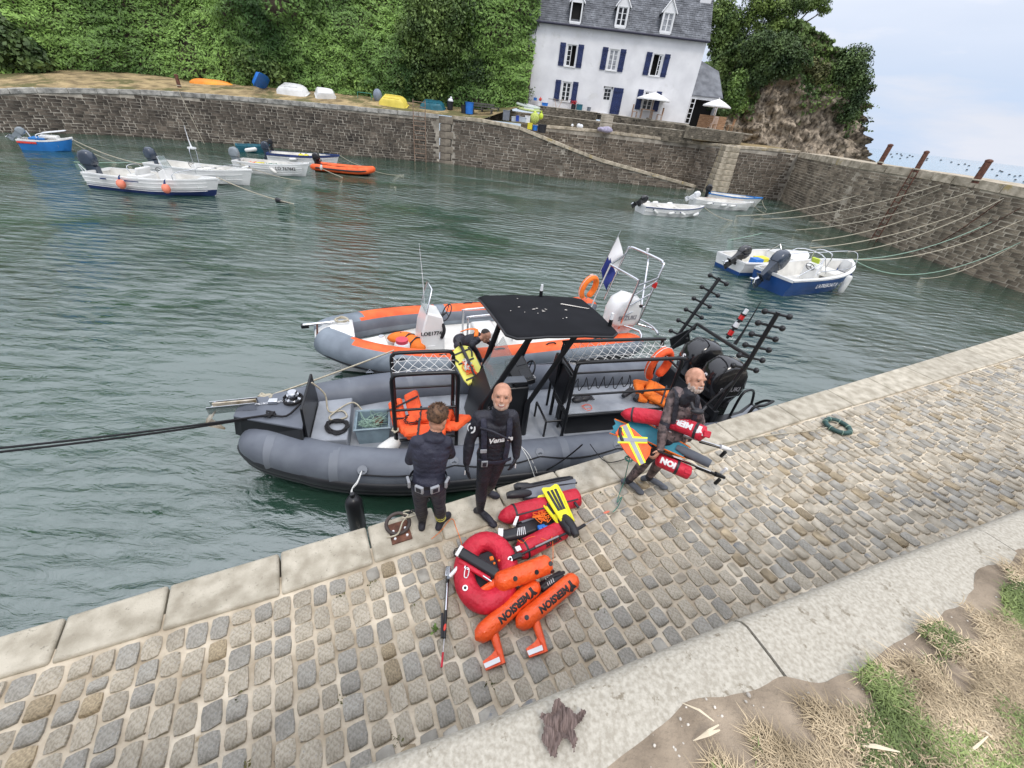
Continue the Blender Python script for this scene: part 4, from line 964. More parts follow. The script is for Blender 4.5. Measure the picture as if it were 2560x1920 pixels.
leafmesh('flowers',rng.normal(0,.16,(120,3)) * [1,1,.6] + np.array(hpos(635,1000,47.0,5.75)),np.tile([0,0,1.],(120,1)),.08,mat('red flowers',(.4,.02,.03),.6,var=.3))
bpy.data.objects['flowers'].name = 'flower_clump'; tag(bpy.data.objects['flower_clump'], 'red flowers growing in the dark pot by the house', 'flowers')
tub('bucket', 'grey bucket with white lid just left of the house door', 'bucket',hpos(778,1030,46.95,5.2),greyp,.16,.32,1.15)
pl = thing('potted_plant', 'thin potted plant against the left corner of the house', 'plant',hpos(215,930,47.0,5.3))
MB().cyl((0,0,0),(0,0,.3),.14,.17).build('pot',greyp,pl); leafmesh('leaves',rng.normal(0,.28,(160,3)) + [0,0,.75],np.tile([0,0,1.],(160,1)),.1,md,pl); MB().tube([(0,0,.3),(.1,0,.9)],.015).build('stem',bark,pl)
t = thing('trestle', 'leaning wooden trestle against the house wall between crates and planter', 'trestle',hpos(490,1010,46.9,5.2))
for s in (-1,1): MB().box((s * .25,0,.35),(.05,.04,.75),RY(s * .35)).build('leg',wood_p,t)
MB().box((0,0,.6),(1.9,.1,.05)).build('beam',gst,t)
# ================================================================== BOATS
gel = mat('white gelcoat',(0.70,0.70,0.68),0.3,var=0.06,scale=1.5,col2=(0.76,0.76,0.745),coat=0.3,spots=(0.56,0.55,0.5),spotscale=3,spotthr=0.72)
geli = mat('cream deck gelcoat',(0.60,0.585,0.54),0.5,var=0.08,scale=2,col2=(0.68,0.665,0.62))
bl_h = mat('royal blue hull',(0.008,0.055,0.20),0.35,var=0.15,scale=2,coat=0.2)
bl_l = mat('bright blue hull',(0.02,0.17,0.48),0.4,var=0.12,scale=2)
bl_n = mat('navy antifoul',(0.012,0.03,0.12),0.6,var=0.2,scale=2)
orh = mat('orange hypalon',(0.74,0.10,0.02),0.55,var=0.1,scale=3,col2=(0.82,0.135,0.03))
blk = mat('black engine paint',(0.012,0.012,0.014),0.16,var=0.2,scale=2,coat=0.6)
blu_e = mat('slate engine paint',(0.028,0.04,0.062),0.25,var=0.2,scale=2,coat=0.5)
gry_e = mat('grey engine paint',(0.22,0.25,0.27),0.35,var=0.1,scale=2)
met = mat('stainless steel',(0.62,0.63,0.65),0.22,1.0,var=0.08,scale=3)
rope_w = mat('weathered rope',(0.42,0.38,0.29),0.9,var=0.15,scale=20,bump=0.5,bscale=60)
rope_g = mat('pale green rope',(0.26,0.38,0.30),0.9,var=0.15,scale=20)
rope_k = mat('black rope',(0.015,0.015,0.017),0.85,var=0.2,scale=20)
buoy_m = mat('salmon buoy',(0.72,0.16,0.09),0.45,var=0.12,scale=3,col2=(0.75,0.24,0.15))
fend = mat('white fender vinyl',(0.66,0.66,0.63),0.4,var=0.08,scale=4)
scr = mat('clear screen',(0.35,0.42,0.42),0.08,var=0.05,alpha=0.32,spec=0.6)
ltr_k = mat('black lettering',(0.02,0.02,0.022),0.6,var=0.05)
ltr_w = mat('white lettering',(0.75,0.75,0.75),0.5,var=0.03)
ltr_g = mat('grey lettering',(0.25,0.25,0.27),0.5,var=0.03)
netg = mat('tangled green net',(0.05,0.20,0.15),0.8,var=0.3,scale=6)
def hull_sections(L,B,H,n=14,rake=0.35,draft=0.22,flare=0.12,tr=0.82,sheer=0.28,bowfull=0.55):
    "outer half sections from stern (x=-L/2) to bow; returns list of (x, half breadth at gunwale, sheer z, chine b, chine z, keel z)"
    out = []
    for i in range(n + 1):
        t = i / n; x = -L / 2 + L * t
        b = B / 2 * (tr + (1 - tr) * math.sin(min(1,t / 0.45) * PI / 2)) if t < 0.45 else B / 2 * max(0.0,1 - ((t - 0.45) / 0.55) ** (1.6 + bowfull)) ** 0.9
        s = H * (1 + sheer * 2.2 * max(0,t - 0.3) ** 2 + .02 * (1 - t))
        kz = -draft * (1 - max(0,(t - 0.55) / 0.45) ** 2.2 * 0.55); cb = b * (0.84 if t < .6 else 0.84 - (t - .6) * 1.1); cz = H * 0.1 - draft * 0.35 + max(0,t - .5) * H * .35
        out.append((x,b,s,max(cb,0),cz,kz))
    return out
def boat(name,label,p_stern,p_bow,B,H,m_hull,m_top=None,m_in=None,antif=None,gun=0.07,floor=0.12,decked=0.22,draft=0.22,group=None,cat='boat',planks=0,sheer=0.28,stripe=None,bowfull=0.55):
    a,b = Vec(p_stern),Vec(p_bow); a.z = b.z = 0; L = (b - a).length; c = (a + b) / 2; rz = math.atan2(b.y - a.y,b.x - a.x)
    t = thing(name,label,cat,(c.x,c.y,0),rz,group); m_top = m_top or gel; m_in = m_in or geli
    sec = hull_sections(L,B,H,draft=draft,sheer=sheer,bowfull=bowfull)
    rings = []
    for (x,bb,s,cb,cz,kz) in sec:
        xr = x + (0 if x < L * .3 else 0)
        hgt = lambda z: 0.0
        pts = []
        for (y,z) in ((bb,s),(bb * .985,s * .66 + cz * .34),(cb + (bb - cb) * .3,s * .3 + cz * .7),(cb,cz),(0,kz),(-cb,cz),(-(cb + (bb - cb) * .3),s * .3 + cz * .7),(-bb * .985,s * .66 + cz * .34),(-bb,s)):
            k_ = max(0,(x / L + .5) - .75) * 4; xx = x - (s - z) * 0.45 * k_ ** 1.5
            pts.append(Vec((xx,y,z)))
        rings.append(pts)
    mb = MB(); n = len(rings[0])
    mb.loft(rings,closed=False,caps=False)
    mb.add(rings[0], [tuple(range(n))]); mb.build('hull',m_hull,t,smooth=0.7)
    if antif:
        mb = MB(); lo_ = []
        for r in rings: lo_.append([v * 1 + Vec((0.002,0.012 * (1 if v.y > 0 else -1 if v.y < 0 else 0),-0.004)) for v in r[2:7]])
        mb.loft(lo_,closed=False,caps=False); mb.add([v - Vec((.01,0,0)) for v in lo_[0]], [(0,1,2,3,4)]); mb.build('antifouling',antif,t,smooth=.8)
    g1 = MB(); rr = []
    for (x,bb,s,cb,cz,kz) in sec:
        bi = max(bb - gun * 1.6,0)
        for sd in (1,): rr.append([Vec((x,bb + .015,s - .05)),Vec((x,bb + .02,s + .012)),Vec((x,bi,s + .02)),Vec((x,max(bi - .01,0),s - .12))])
    g1.loft(rr,closed=False,caps=False); g1.loft([[Vec((v.x,-v.y,v.z)) for v in r] for r in rr],closed=False,caps=False)
    x0 = sec[0]; g1.box((x0[0] + .04,0,x0[2] - .03),(.12,x0[1] * 2,.1)); g1.build('gunwale',m_top,t,smooth=.6)
    ins = []
    for (x,bb,s,cb,cz,kz) in sec:
        bi = max(bb - gun * 1.6 - .01,0); fz = floor + max(0,x / L) * .1
        if x > L / 2 - L * .05: continue
        rk = (s - fz) * .45 * (max(0,(x / L + .5) - .75) * 4) ** 1.5 * 1.4
        ins.append([Vec((x + .03,bi,s - .0)),Vec((x + .03 - rk,bi * .85,fz)),Vec((x + .03 - rk,0,fz - .01)),Vec((x + .03 - rk,-bi * .85,fz)),Vec((x + .03,-bi,s))])
    mb = MB(); mb.loft(ins,closed=False,caps=False); mb.add([v + Vec((.04,0,0)) for v in ins[0]], [(0,1,2,3,4)]); mb.build('inner_liner',m_in,t,smooth=.5)
    if decked > 0:
        dk_ = []; 
        for (x,bb,s,cb,cz,kz) in sec:
            if x > L / 2 - L * decked - .01: dk_.append([Vec((x,max(bb - .03,0),s + .01)),Vec((x,0,s + .05)),Vec((x,-max(bb - .03,0),s + .01))])
        mb = MB(); mb.loft(dk_,closed=False,caps=False); f0 = dk_[0]; mb.add([f0[0],f0[1],f0[2],f0[2] - Vec((0,0,s * .5)),f0[0] - Vec((0,0,s * .5))], [(0,1,2,3,4)]); mb.build('foredeck',m_top,t,smooth=.6)
    if planks:
        mb = MB()
        for q in range(planks):
            f_ = (q + 1) / (planks + 1)
            for sd in (1,-1):
                P = []
                for (x,bb,s,cb,cz,kz) in sec[:-1]:
                    y = bb * .99 + (cb - bb) * max(0,f_ - .33) * .9; z = s + (cz - s) * f_; k_ = max(0,(x / L + .5) - .75) * 4
                    P.append((x - (s - z) * .45 * k_ ** 1.5,sd * (y + .004),z))
                mb.tube(P,.012,4)
        o = mb.build('strake',m_hull,t)
        o['kind'] = 'stuff'
    if stripe:
        mb = MB()
        for sd in (1,-1):
            P = [(x,sd * (bb + .02),s - .08) for (x,bb,s,cb,cz,kz) in sec]; mb.tube(P,.035,6,flat=(1,.5))
        mb.build('rubbing_strake',stripe,t,smooth=1)
    t['L'] = L
    return t,L,sec
def outboard(par,loc,sc,m,tilt=0.0,rz=0.0,leg_m=None,brand=None,bm=None,name='outboard_motor',size=1.0):
    "cowling with a swept outline, midsection, skeg and propeller; sits at loc, engine behind (-x)"
    R = RZ(rz) @ RY(tilt); loc = Vec(loc)
    def T(p): return loc + R @ (Vec(p) * sc)
    prof = [(-.30,.28),(-.36,.42),(-.34,.66),(-.22,.84),(.02,.90),(.22,.80),(.30,.58),(.30,.36),(.24,.28)]
    mb = MB(); rings = []
    for wy in (-.17,-.21,-.20,-.12,0,.12,.20,.21,.17)[:]:
        pass
    ys = [(-.205,.55),(-.19,.82),(-.14,.95),(-.06,1.0),(.06,1.0),(.14,.95),(.19,.82),(.205,.55)]
    cx,cz = -.02,.56
    for (y,k) in ys: rings.append([T((cx + (x - cx) * k,y,cz + (z - cz) * (k if z > .45 else .5 + .5 * k))) for x,z in prof])
    mb.loft(rings); o = mb.build(name,m,par,smooth=.9)
    lm = leg_m or m
    mb = MB(); mb.loft([[T((x,y,z)) for x,y in ((-.26,-.15),(.22,-.15),(.22,.15),(-.26,.15))] for z in (.28,)] + [[T((x,y,z)) for x,y in ((-.22,-.10),(.12,-.10),(.12,.10),(-.22,.10))] for z in (.12,)] + [[T((x,y,z)) for x,y in ((-.20,-.07),(.06,-.07),(.06,.07),(-.20,.07))] for z in (-.35,)])
    mb.loft([[T((x,y,z)) for x,y in ((-.30,-.02),(.10,-.05),(.10,.05),(-.30,.02))] for z in (-.35,-.75)]); mb.ell(T((-.06,0,-.66)),(.24 * sc,.07 * sc,.07 * sc),R,10,6)
    mb.box(T((-.14,0,-.40)),(.42 * sc,.22 * sc,.02 * sc),R); mb.build('drive_leg',lm,o,smooth=.6)
    mb = MB()
    for k in range(3): mb.box(T((-.33,.09 * math.cos(k * 2.1),-.66 + .09 * math.sin(k * 2.1))),(.03 * sc,.14 * sc,.07 * sc),R @ RX(k * 2.1) @ RY(.5))
    mb.build('propeller',met,o)
    mb = MB(); mb.box(T((.2,0,.02)),(.16 * sc,.24 * sc,.42 * sc),R); mb.build('clamp_bracket',lm,o)
    return o,T
def fender(label,p,rot,m=None,r=.1,l=.5,par=None,grp=None,name='fender',rope=None):
    t = thing(name,label, 'fender',p,rot=rot,group=grp) if par is None else None
    mb = MB(); mb.tube([(0,0,-l / 2),(0,0,-l / 2 + .03),(0,0,-l / 2 + .1),(0,0,l / 2 - .1),(0,0,l / 2 - .03),(0,0,l / 2)], [.03,r * .7,r,r,r * .7,.03],12)
    mb.build('fender_body',m or fend,t,smooth=.9); MB().tube([(0,0,l / 2),(0,0,l / 2 + .06)],.03,8).build('fender_eye',m or bl_n,t)
    return t
def on(t,x,y,z):
    c,s = math.cos(t.rotation_euler[2]),math.sin(t.rotation_euler[2]); return Vec((t.location[0] + c * x - s * y,t.location[1] + s * x + c * y,t.location[2] + z))
def rope(label,pts,m,r=.012,name='mooring_rope',n=5,group=None):
    mb = MB(); mb.tube(pts,r,n); return tag(mb.build(name,m,smooth=1.5),label, 'rope',group)
def rail(t,pts,r=.014,m=None,name='rail',k=4):
    mb = MB(); mb.tube(SP(pts,k),r,6); return mb.build(name,m or met,t,smooth=1)
def console(par,x,w=.62,l=.42,h=.85,zf=.12,m=None,screen=True,lean=.15):
    mb = MB(); mb.loft([[Vec((x + l / 2,-w / 2,zf)),Vec((x + l / 2,w / 2,zf)),Vec((x - l / 2,w / 2,zf)),Vec((x - l / 2,-w / 2,zf))],
                        [Vec((x + l / 2 - .14,-w / 2 + .03,zf + h * .9)),Vec((x + l / 2 - .14,w / 2 - .03,zf + h * .9)),Vec((x - l / 2 - .02,w / 2 - .03,zf + h * .72)),Vec((x - l / 2 - .02,-w / 2 + .03,zf + h * .72))]])
    o = mb.build('console',m or gel,par,bevel=.03)
    if screen:
        mb = MB(); A = [Vec((x + l / 2 - .12,-w / 2 + .04,zf + h * .9)),Vec((x + l / 2 - .12,w / 2 - .04,zf + h * .9)),Vec((x + l / 2 - .28,w / 2 - .09,zf + h * 1.38)),Vec((x + l / 2 - .28,-w / 2 + .09,zf + h * 1.38))]
        mb.add(A + [a + Vec((.012,0,0)) for a in A], [(0,1,2,3),(7,6,5,4),(0,4,5,1),(1,5,6,2),(2,6,7,3),(3,7,4,0)]); mb.build('windscreen',scr,o)
        mb = MB(); mb.tube([A[0],A[3],A[2],A[1]],.013,6); mb.build('screen_frame',met,o,smooth=1)
    mb = MB(); c = Vec((x - l / 2 - .1,0,zf + h * .72)); mb.tube([c + RY(-.6) @ Vec((0,.17 * math.cos(q * PI / 8),.17 * math.sin(q * PI / 8))) for q in range(16)],.014,6,closed=True); mb.tube([c,c + Vec((.1,0,-.04))],.02)
    for q in range(3): mb.tube([c,c + RY(-.6) @ Vec((0,.17 * math.cos(q * 2.09),.17 * math.sin(q * 2.09)))],.01,5)
    mb.build('steering_wheel',blackp,o,smooth=1)
    return o
def AT(px,py,z=0): return at(px,py,z)
def text_side(t,sec,body,size,xpos,m,side=-1,zf=.62,flip=False, **k):
    i = min(range(len(sec)),key=lambda q: abs(sec[q][0] - xpos)); i = max(1,min(len(sec) - 2,i))
    (x0,b0,s0, *_),(x1,b1,s1, *_) = sec[i - 1],sec[i + 1]
    dirx = Vec((x1 - x0,side * (b1 - b0),0)).normalized(); o = Vec((xpos,side * (sec[i][1] + .03),sec[i][2] * zf))
    xa = dirx if side < 0 else -dirx
    text(body,size,frame(o,xa,(0,0,1)),m,t, **k)
t,L,sec = boat('motor_boat', 'white day boat with orange ball fenders, dark outboard and windscreen, nearest of left group',AT(255,462),AT(560,492),2.0,.62,gel,antif=bl_n,planks=3,decked=.2,draft=.25)
outboard(t,(-L / 2 - .12,0,.55),1.0,blu_e,0.0)
console(t,.45,zf=.15,h=.98)
mb = MB(); mb.box((-.75,0,.42),(.75,.95,.5),top=(.9,.95)); mb.build('seat_box',gel,t,bevel=.05); mb = MB(); mb.box((-.62,0,.80),(.12,.9,.34),RY(.3)); mb.build('seat_back',gel,t,bevel=.05)
rail(t, [(1.2,-.85,.72),(1.3,-.8,.98),(2.2,-.4,1.2),(2.75,0,1.22),(2.2,.4,1.2),(1.3,.8,.98),(1.2,.85,.72)])
rail(t, [(-.9,-.4,.7),(-1.0,-.35,1.0),(-1.0,.35,1.0),(-.9,.4,.7)]); rail(t, [(-L / 2 + .1,-.75,.6),(-L / 2 - .05,-.7,.95),(-L / 2 + .25,-.78,.7)])
for (xx,tx) in ((-1.75,.62),(-.55,.5)):
    mb = MB(); mb.box((xx,-.985,.50),(.6 if xx > -1 else .25,.02,.05)); mb.build('stripe',bl_n,t)
for (lab,x) in (('salmon ball fender near the stern of the white day boat',-.9),('paler ball fender near the bow of the white day boat',1.0)):
    f = thing('ball_fender',lab, 'fender',on(t,x,-1.17,.38),group=None); MB().ell((0,0,0),(.17,.17,.2),nu=16,nv=10).build('ball',buoy_m,f,smooth=1.5); MB().tube([(0,0,.18),(0,.04,.3),(0,.12,.36)], [.05,.03,.01],6).build('ball_eye',bl_n,f)
bow1 = on(t,L / 2 - .1,0,.85)
t,L,sec = boat('motor_boat', 'white fishing boat with small steel wheel arch, behind the day boat',AT(398,436),AT(640,466),1.9,.62,gel,planks=2,decked=.25)
outboard(t,(-L / 2 - .1,0,.5),.9,blu_e,0.0,-.3)
c = console(t,-.35,screen=False,h=.75,w=.5,l=.35); rail(t, [(-.35,-.2,.8),(-.35,-.2,1.45),(-.35,.2,1.45),(-.35,.2,.8)],.02); MB().tube([(-.35,0,1.45),(-.4,0,1.9),(-.42,.02,2.5)], [.05,.02,.008],6).build('mast',whitep,t); MB().box((-.35,0,1.5),(.3,.25,.08)).build('mast_box',whitep,t)
rail(t, [(.8,-.8,.68),(1.6,-.5,.95),(2.1,0,.98),(1.6,.5,.95),(.8,.8,.68)],.01)
MB().box((1.0,0,.55),(.5,.35,.08)).build('hatch',blackp,t)
t,L,sec = boat('rowing_boat', 'white open fishing boat marked LO 67442 full of nets',AT(600,425),AT(778,442),1.75,.58,gel,planks=4,decked=.12)
outboard(t,(-L / 2 - .1,0,.5),.85,gry_e,0.05); text_side(t,sec, 'LO 767442',.24,L * .22,ltr_k,-1,.66,bold=.004)
for k,(x,m_) in enumerate(((-1.3,orh),(-1.0,yelp),(.3,netg),(-.2,netg),(1.0,bl_l))):
    P = [Vec((x + rnd.uniform(-.3,.3),rnd.uniform(-.4,.4),.3 + rnd.uniform(0,.25))) for _ in range(26)]; MB().tube(SP(P,3),.02,4).build('net_pile',m_,t)
for x in (-.6,.7): MB().box((x,0,.42),(.24,1.35,.04)).build('thwart',geli,t)
fender('white fender at the bow quarter of the boat marked LO 67442',on(t,-1.3,-.98,.3),(0,1.2,t.rotation_euler[2]),l=.5); fender('tan fender amidships on the boat marked LO 67442',on(t,.3,-.98,.3),(0,-.9,t.rotation_euler[2]),geli,l=.42)
bowLO = on(t,-L / 2 + .4,-.9,.55)
t,L,sec = boat('rowing_boat', 'white open boat with navy gunwale and two yellow buoys, close to the harbour wall',AT(675,402),AT(852,414),1.8,.55,gel,m_top=bl_n,stripe=bl_n,planks=2,decked=.0)
outboard(t,(-L / 2 - .1,0,.5),.8,blu_e,0.0,-.2)
for x in (-.25,.1):
    f = thing('buoy', 'yellow buoy lying in the navy gunwaled boat, ' + ('nearer the stern' if x < 0 else 'nearer the bow'), 'buoy',on(t,x,-.1,.45)); MB().ell((0,0,0),(.2,.2,.17)).build('ball',yelp,f,smooth=1.5); MB().cyl((0,0,.15),(0,0,.2),.04).build('eye',blackp,f)
text_side(t,sec, '0868',.24,L * .2,ltr_k,-1,.55); P = [Vec((1 + rnd.uniform(-.4,.4),rnd.uniform(-.3,.3),.35 + rnd.random() * .15)) for _ in range(20)]; MB().tube(SP(P,3),.02,4).build('net_pile',netg,t)
fender('white fender on the near side of the navy gunwaled boat',on(t,-.7,-.95,.32),(0,1.45,t.rotation_euler[2]),l=.5)
bow4 = on(t,L / 2,0,.7)
def inflatable(name,label,a,b,B,r,m,deck_m,z=.25,strake=None,group=None,n=10):
    a,b = Vec(a),Vec(b); a.z = b.z = 0; L = (b - a).length; c = (a + b) / 2; t = thing(name,label, 'inflatable boat',c,math.atan2(b.y - a.y,b.x - a.x),group)
    y = B / 2 - r; P = [(-L / 2 - .1,y,z),(-L / 2 + .3,y,z),(0,y,z),(L * .25,y,z + .03),(L * .38,y * .72,z + .08),(L / 2 - r,y * .3,z + .14),(L / 2 - r * .9,0,z + .15)]
    P = SP(P,4); R_ = [r] * len(P); R_[0] = r * .35; R_[1] = r * .6; R_[2] = r * .8
    for s in (1,-1):
        mb = MB(); mb.tube([(p[0],s * p[1],p[2]) for p in P],R_,14); mb.build('tube',m,t,smooth=1.2)
        if strake: mb = MB(); mb.tube([(p[0] + (.0),s * (p[1] + r * .93) if p[0] < L * .4 else s * (p[1] + r * .8),p[2] + .0) for p in P[4:-3]],.055,6); mb.build('rub_strake',strake,t,smooth=1)
    mb = MB(); mb.loft([[Vec((x,yy * k,zz)) for (yy,zz) in ((-1,.08),(0,-.12),(1,.08),(1,.13),(-1,.13))] for x,k in ((-L / 2 + .1,y),(L * .2,y),(L * .4,y * .5))]); mb.build('hull',deck_m,t)
    return t,L
t,L = inflatable('inflatable_boat', 'small orange inflatable boat with black outboard by the harbour wall',AT(790,424),AT(938,440),1.55,.2,orh,blackp,.24,blackp)
outboard(t,(-L / 2 + .15,0,.4),.75,blk,0.0); fender('small white fender on the orange inflatable',on(t,-L * .32,-.85,.3),(0,.2,0),l=.34,r=.08)
MB().tube([(x,-.62 + .03 * math.sin(x * 5),.46 - .04 * abs(math.sin(x * 3))) for x in [-1.4 + .1 * k for k in range(26)]],.015,5).build('grab_line',rope_k,t)
bowO = on(t,L / 2,0,.3)
t,L,sec = boat('dinghy', 'dark teal plastic dinghy with a white fender, against the wall',AT(592,376),AT(680,380),1.5,.4,tealp,m_top=tealp,m_in=tealp,decked=0)
MB().box((-.3,0,.42),(.2,1.2,.05)).build('thwart',tealp,t); fender('long white fender hanging from the teal dinghy',on(t,-.25,-.95,.2),(0,1.4,t.rotation_euler[2]),l=.85,r=.14)
outboard(t,(L / 2 + .0,0,.42),.55,blackp,0.0,PI)
t,L,sec = boat('motor_boat', 'bright blue wooden boat with red stripe and raised grey outboard, far left',AT(62,372),AT(196,378),1.3,.52,bl_l,decked=.35,sheer=.35,draft=.2)
outboard(t,(-L / 2 - .05,0,.72),.6,gry_e,.9)
mb = MB(); mb.tube([(x,-(bb + .02),s - .12) for (x,bb,s, *_) in sec[:6]],.05,6,flat=(1,.4)); mb.build('red_stripe',redp,t)
MB().box((-.35,0,.60),(.7,.8,.12)).build('cockpit_cover',bl_l,t,bevel=.03); MB().box((.15,0,.70),(.8,.6,.16)).build('cuddy',gel,t,bevel=.04); rail(t, [(-.3,-.4,.65),(-.2,-.4,.85),(.85,-.2,1.05),(1.0,0,1.08),(.85,.2,1.05),(-.2,.4,.85),(-.3,.4,.65)],.025,whitep)
MB().tube([(-.7,.1,.55),(-.8,.1,.95)],.03,6).build('post',whitep,t)
bowB = on(t,L / 2,0,.6)
t,L,sec = boat('rowing_boat', 'small white rowing boat with eight little fenders and a tilted black outboard',AT(1597,531),AT(1752,541),1.75,.5,gel,stripe=None,planks=1,decked=.08)
mb = MB()
for sd in (1,-1):
    mb.tube([(x,sd * (bb + .02),s - .03) for (x,bb,s, *_) in sec],.03,5)
mb.build('blue_stripe',bl_n,t); outboard(t,(-L / 2 - .15,0,.6),.7,blk,.95)
for k,(x,sd,tl) in enumerate(((-1.6,-1,-1.0),(-.55,-1,1.35),(.3,-1,-1.2),(1.35,-1,1.1),(-1.5,1,1.5),(-.8,1,1.5),(.3,1,1.5))):
    f = fender('little white fender of the small rowing boat, ' + ('near side by the stern', 'near side, second from the stern', 'near side, second from the bow', 'near side at the bow', 'far side by the stern', 'far side in the middle', 'far side towards the bow')[k],on(t,x,sd * .94 * (1 if abs(x) < 1.2 else .85),.25 if sd < 0 else .52),(0,tl,t.rotation_euler[2]),r=.085,l=.42,grp='fenders of the small rowing boat')
for x in (-.7,.6): MB().box((x,0,.36),(.22,1.3,.04)).build('thwart',geli,t)
bowR1 = on(t,L / 2,0,.6)
t,L,sec = boat('rowing_boat', 'white and light blue open boat nearest the buttress, half hidden by its neighbour',AT(1765,500),AT(1897,520),1.8,.6,gel,m_top=bl_l,decked=.2,planks=1)
outboard(t,(-L / 2 - .05,0,.5),.8,blk,0)
bowR3 = on(t,L / 2,0,.6)
t,L,sec = boat('rowing_boat', 'white clinker rowing boat with raised white outboard, in front of the blue trimmed one',AT(1728,512),AT(1875,528),1.7,.5,gel,planks=4,decked=.12)
outboard(t,(-L / 2 - .1,0,.55),.7,whitep,1.0)
MB().tube([(-1.3,.3,.58),(1.6,.2,.7)],.025,6).build('oar',wood_p,t)
for x,w_ in ((-1.4, 'at the stern'),(-.3, 'in the middle'),(.4, 'towards the bow')): fender('white fender on the near side of the clinker rowing boat ' + w_,on(t,x,-.92,.35),(0,1.4,t.rotation_euler[2]),r=.085,l=.45,grp='fenders of the clinker rowing boat')
bowR2 = on(t,L / 2,0,.55)
t2,L2,sec2 = boat('motor_boat', 'white motor boat with blue bottom moored behind the blue hulled boat',AT(1815,676),AT(2000,668),1.9,.55,gel,m_in=geli,antif=bl_h,decked=.42,bowfull=1.2)
outboard(t2,(-L2 / 2 - .0,-.25,.6),.8,blk,.9)
MB().box((-.9,-.1,.4),(.45,.35,.25)).build('blue_box',bluep,t2); MB().box((-.4,.1,.42),(.6,.4,.2)).build('yellow_bag',yelp,t2,bevel=.04)
MB().tube([(0,-.7,.6),(0,-.2,1.15),(.1,.3,.7)],.02,6).build('folded_pole',met,t2)
t,L,sec = boat('motor_boat', 'blue hulled motor boat lettered in white on its side, with grey console and tilted outboard',AT(1915,724),AT(2104,698),2.0,.64,bl_h,antif=None,decked=.14,draft=.25,sheer=.34,bowfull=.8)
outboard(t,(-L / 2 - .1,.15,.7),1.05,blu_e,.75); text_side(t,sec, "L'ATREBOAT II",.21,-L * .12,ltr_w,-1,.58,bold=.003,shear=.25)
console(t,-.1,zf=.2,h=.8,w=.6,screen=False,lean=.1); rail(t, [(.12,-.32,.8),(.08,-.32,1.35),(.08,.32,1.35),(.12,.32,.8)],.02)
MB().box((-.22,0,1.02),(.05,.3,.2),RY(-.4)).build('chart_plotter',lime,t)
MB().box((1.3,0,.4),(.8,.9,.25)).build('bow_locker',geli,t,bevel=.05)
rail(t, [(-1.5,-.95,.78),(-1.4,-.93,.95),(.3,-1.0,.98),(1.4,-.72,1.05),(2.5,0,1.25),(1.4,.72,1.05),(.3,1.0,.98),(-1.4,.93,.95)],.015)
rail(t, [(-2.2,-.6,.7),(-1.0,-.65,1.35),(-.8,.6,1.35),(-2.1,.6,.75)],.018); rail(t, [(-1.0,-.65,1.35),(-1.3,-.75,.75)],.014); rail(t, [(-1.0,-.65,1.35),(-.7,-.8,.78)],.014)
fender('long white fender hanging down the blue hull of the lettered motor boat',on(t,.3,-1.2,.42),(0,.06,0),r=.11,l=.75)
bowA = on(t,L / 2,0,.9)
# ------------------------------------------------------------------ beached things on the bank
def bank(px,py,dep):
    w_ = wall_pt(px); return aty(px,py,w_.y + dep)
orange_k = mat('orange kayak plastic',(0.80,0.20,0.02),0.4,var=0.1,scale=0.5,col2=(0.85,0.42,0.04))
a = bank(474,208,4.0); b2_ = bank(588,218,4.0); c = (a + b2_) / 2; L = (b2_ - a).length
t = thing('kayak', 'orange and yellow kayak lying upturned on the bank below the creepers', 'kayak',c + Vec((0,0,-.05)),math.atan2((b2_ - a).y,(b2_ - a).x))
mb = MB(); mb.loft([[Vec((L / 2 * q,.36 * (1 - abs(q) ** 3) * math.cos(w2) + 0,.02 + .42 * (1 - abs(q) ** 4 * .7) * max(0,math.sin(w2)))) for w2 in [PI * j / 8 for j in range(9)]] for q in [-1 + .1 * i for i in range(21)]],closed=False,caps=False); mb.build('hull',orange_k,t,smooth=1.2)
MB().tube([(L / 2 * q,0,.43 * (1 - abs(q) ** 4 * .7)) for q in [-.9 + .1 * i for i in range(19)]],.03,5).build('keel_ridge',orange_k,t,smooth=1)
def upturned(label,p,L,B,H,m,rz,tip=0.0,name='dinghy',rimm=None,skids=True,nose=.65,cat='dinghy',rot=None):
    t = thing(name,label,cat,p,rot=rot if rot else (tip,0,rz))
    def ring(z,k): return [Vec((x * k,y * k,z)) for x,y in ((-L / 2,-B / 2 * .9),(-L / 2 * .96,-B / 2),(0,-B / 2),(L * .3,-B / 2 * .9),(L / 2,-B / 2 * nose),(L / 2,B / 2 * nose),(L * .3,B / 2 * .9),(0,B / 2),(-L / 2 * .96,B / 2),(-L / 2,B / 2 * .9))]
    mb = MB(); mb.loft([ring(0,1.0),ring(.03,1.03),ring(.07,.98),ring(H * .7,.90),ring(H,.72)]); mb.build('hull',m,t,bevel=.02)
    if skids:
        for s in (-1,1): MB().box((0,s * B * .2,H + .02),(L * .6,.09,.06)).build('skid',rimm or m,t,bevel=.015)
    MB().tube([v * 1.03 + Vec((0,0,.03)) for v in ring(0,1.0)],.035,6,closed=True).build('rim',rimm or m,t,smooth=1)
    return t
p = bank(658,231,2.6); upturned('royal blue plastic boat standing tilted on end against the creepers',p + Vec((0,.2,.75)),2.3,1.05,.35,bluep,0,rot=(-1.0,0.12,1.75))
upturned('white upturned dinghy beside the blue boat on the bank',bank(735,236,2.6) + Vec((0,0,.02)),2.4,1.5,.62,gel,-.12,rot=(.35,0,-.1))
upturned('small white pram dinghy with dark marks tipped over on the bank',bank(815,245,2.3),1.6,1.05,.62,gel,.3,rot=(.5,0,.5),skids=False)
upturned('yellow upturned dinghy on the bank in front of the ivy clad tree',bank(985,266,1.9),2.3,1.5,.7,mat('yellow gelcoat',(.72,.58,.10),.5,var=.1,scale=2),-.15,rot=(.35,0,-.08))
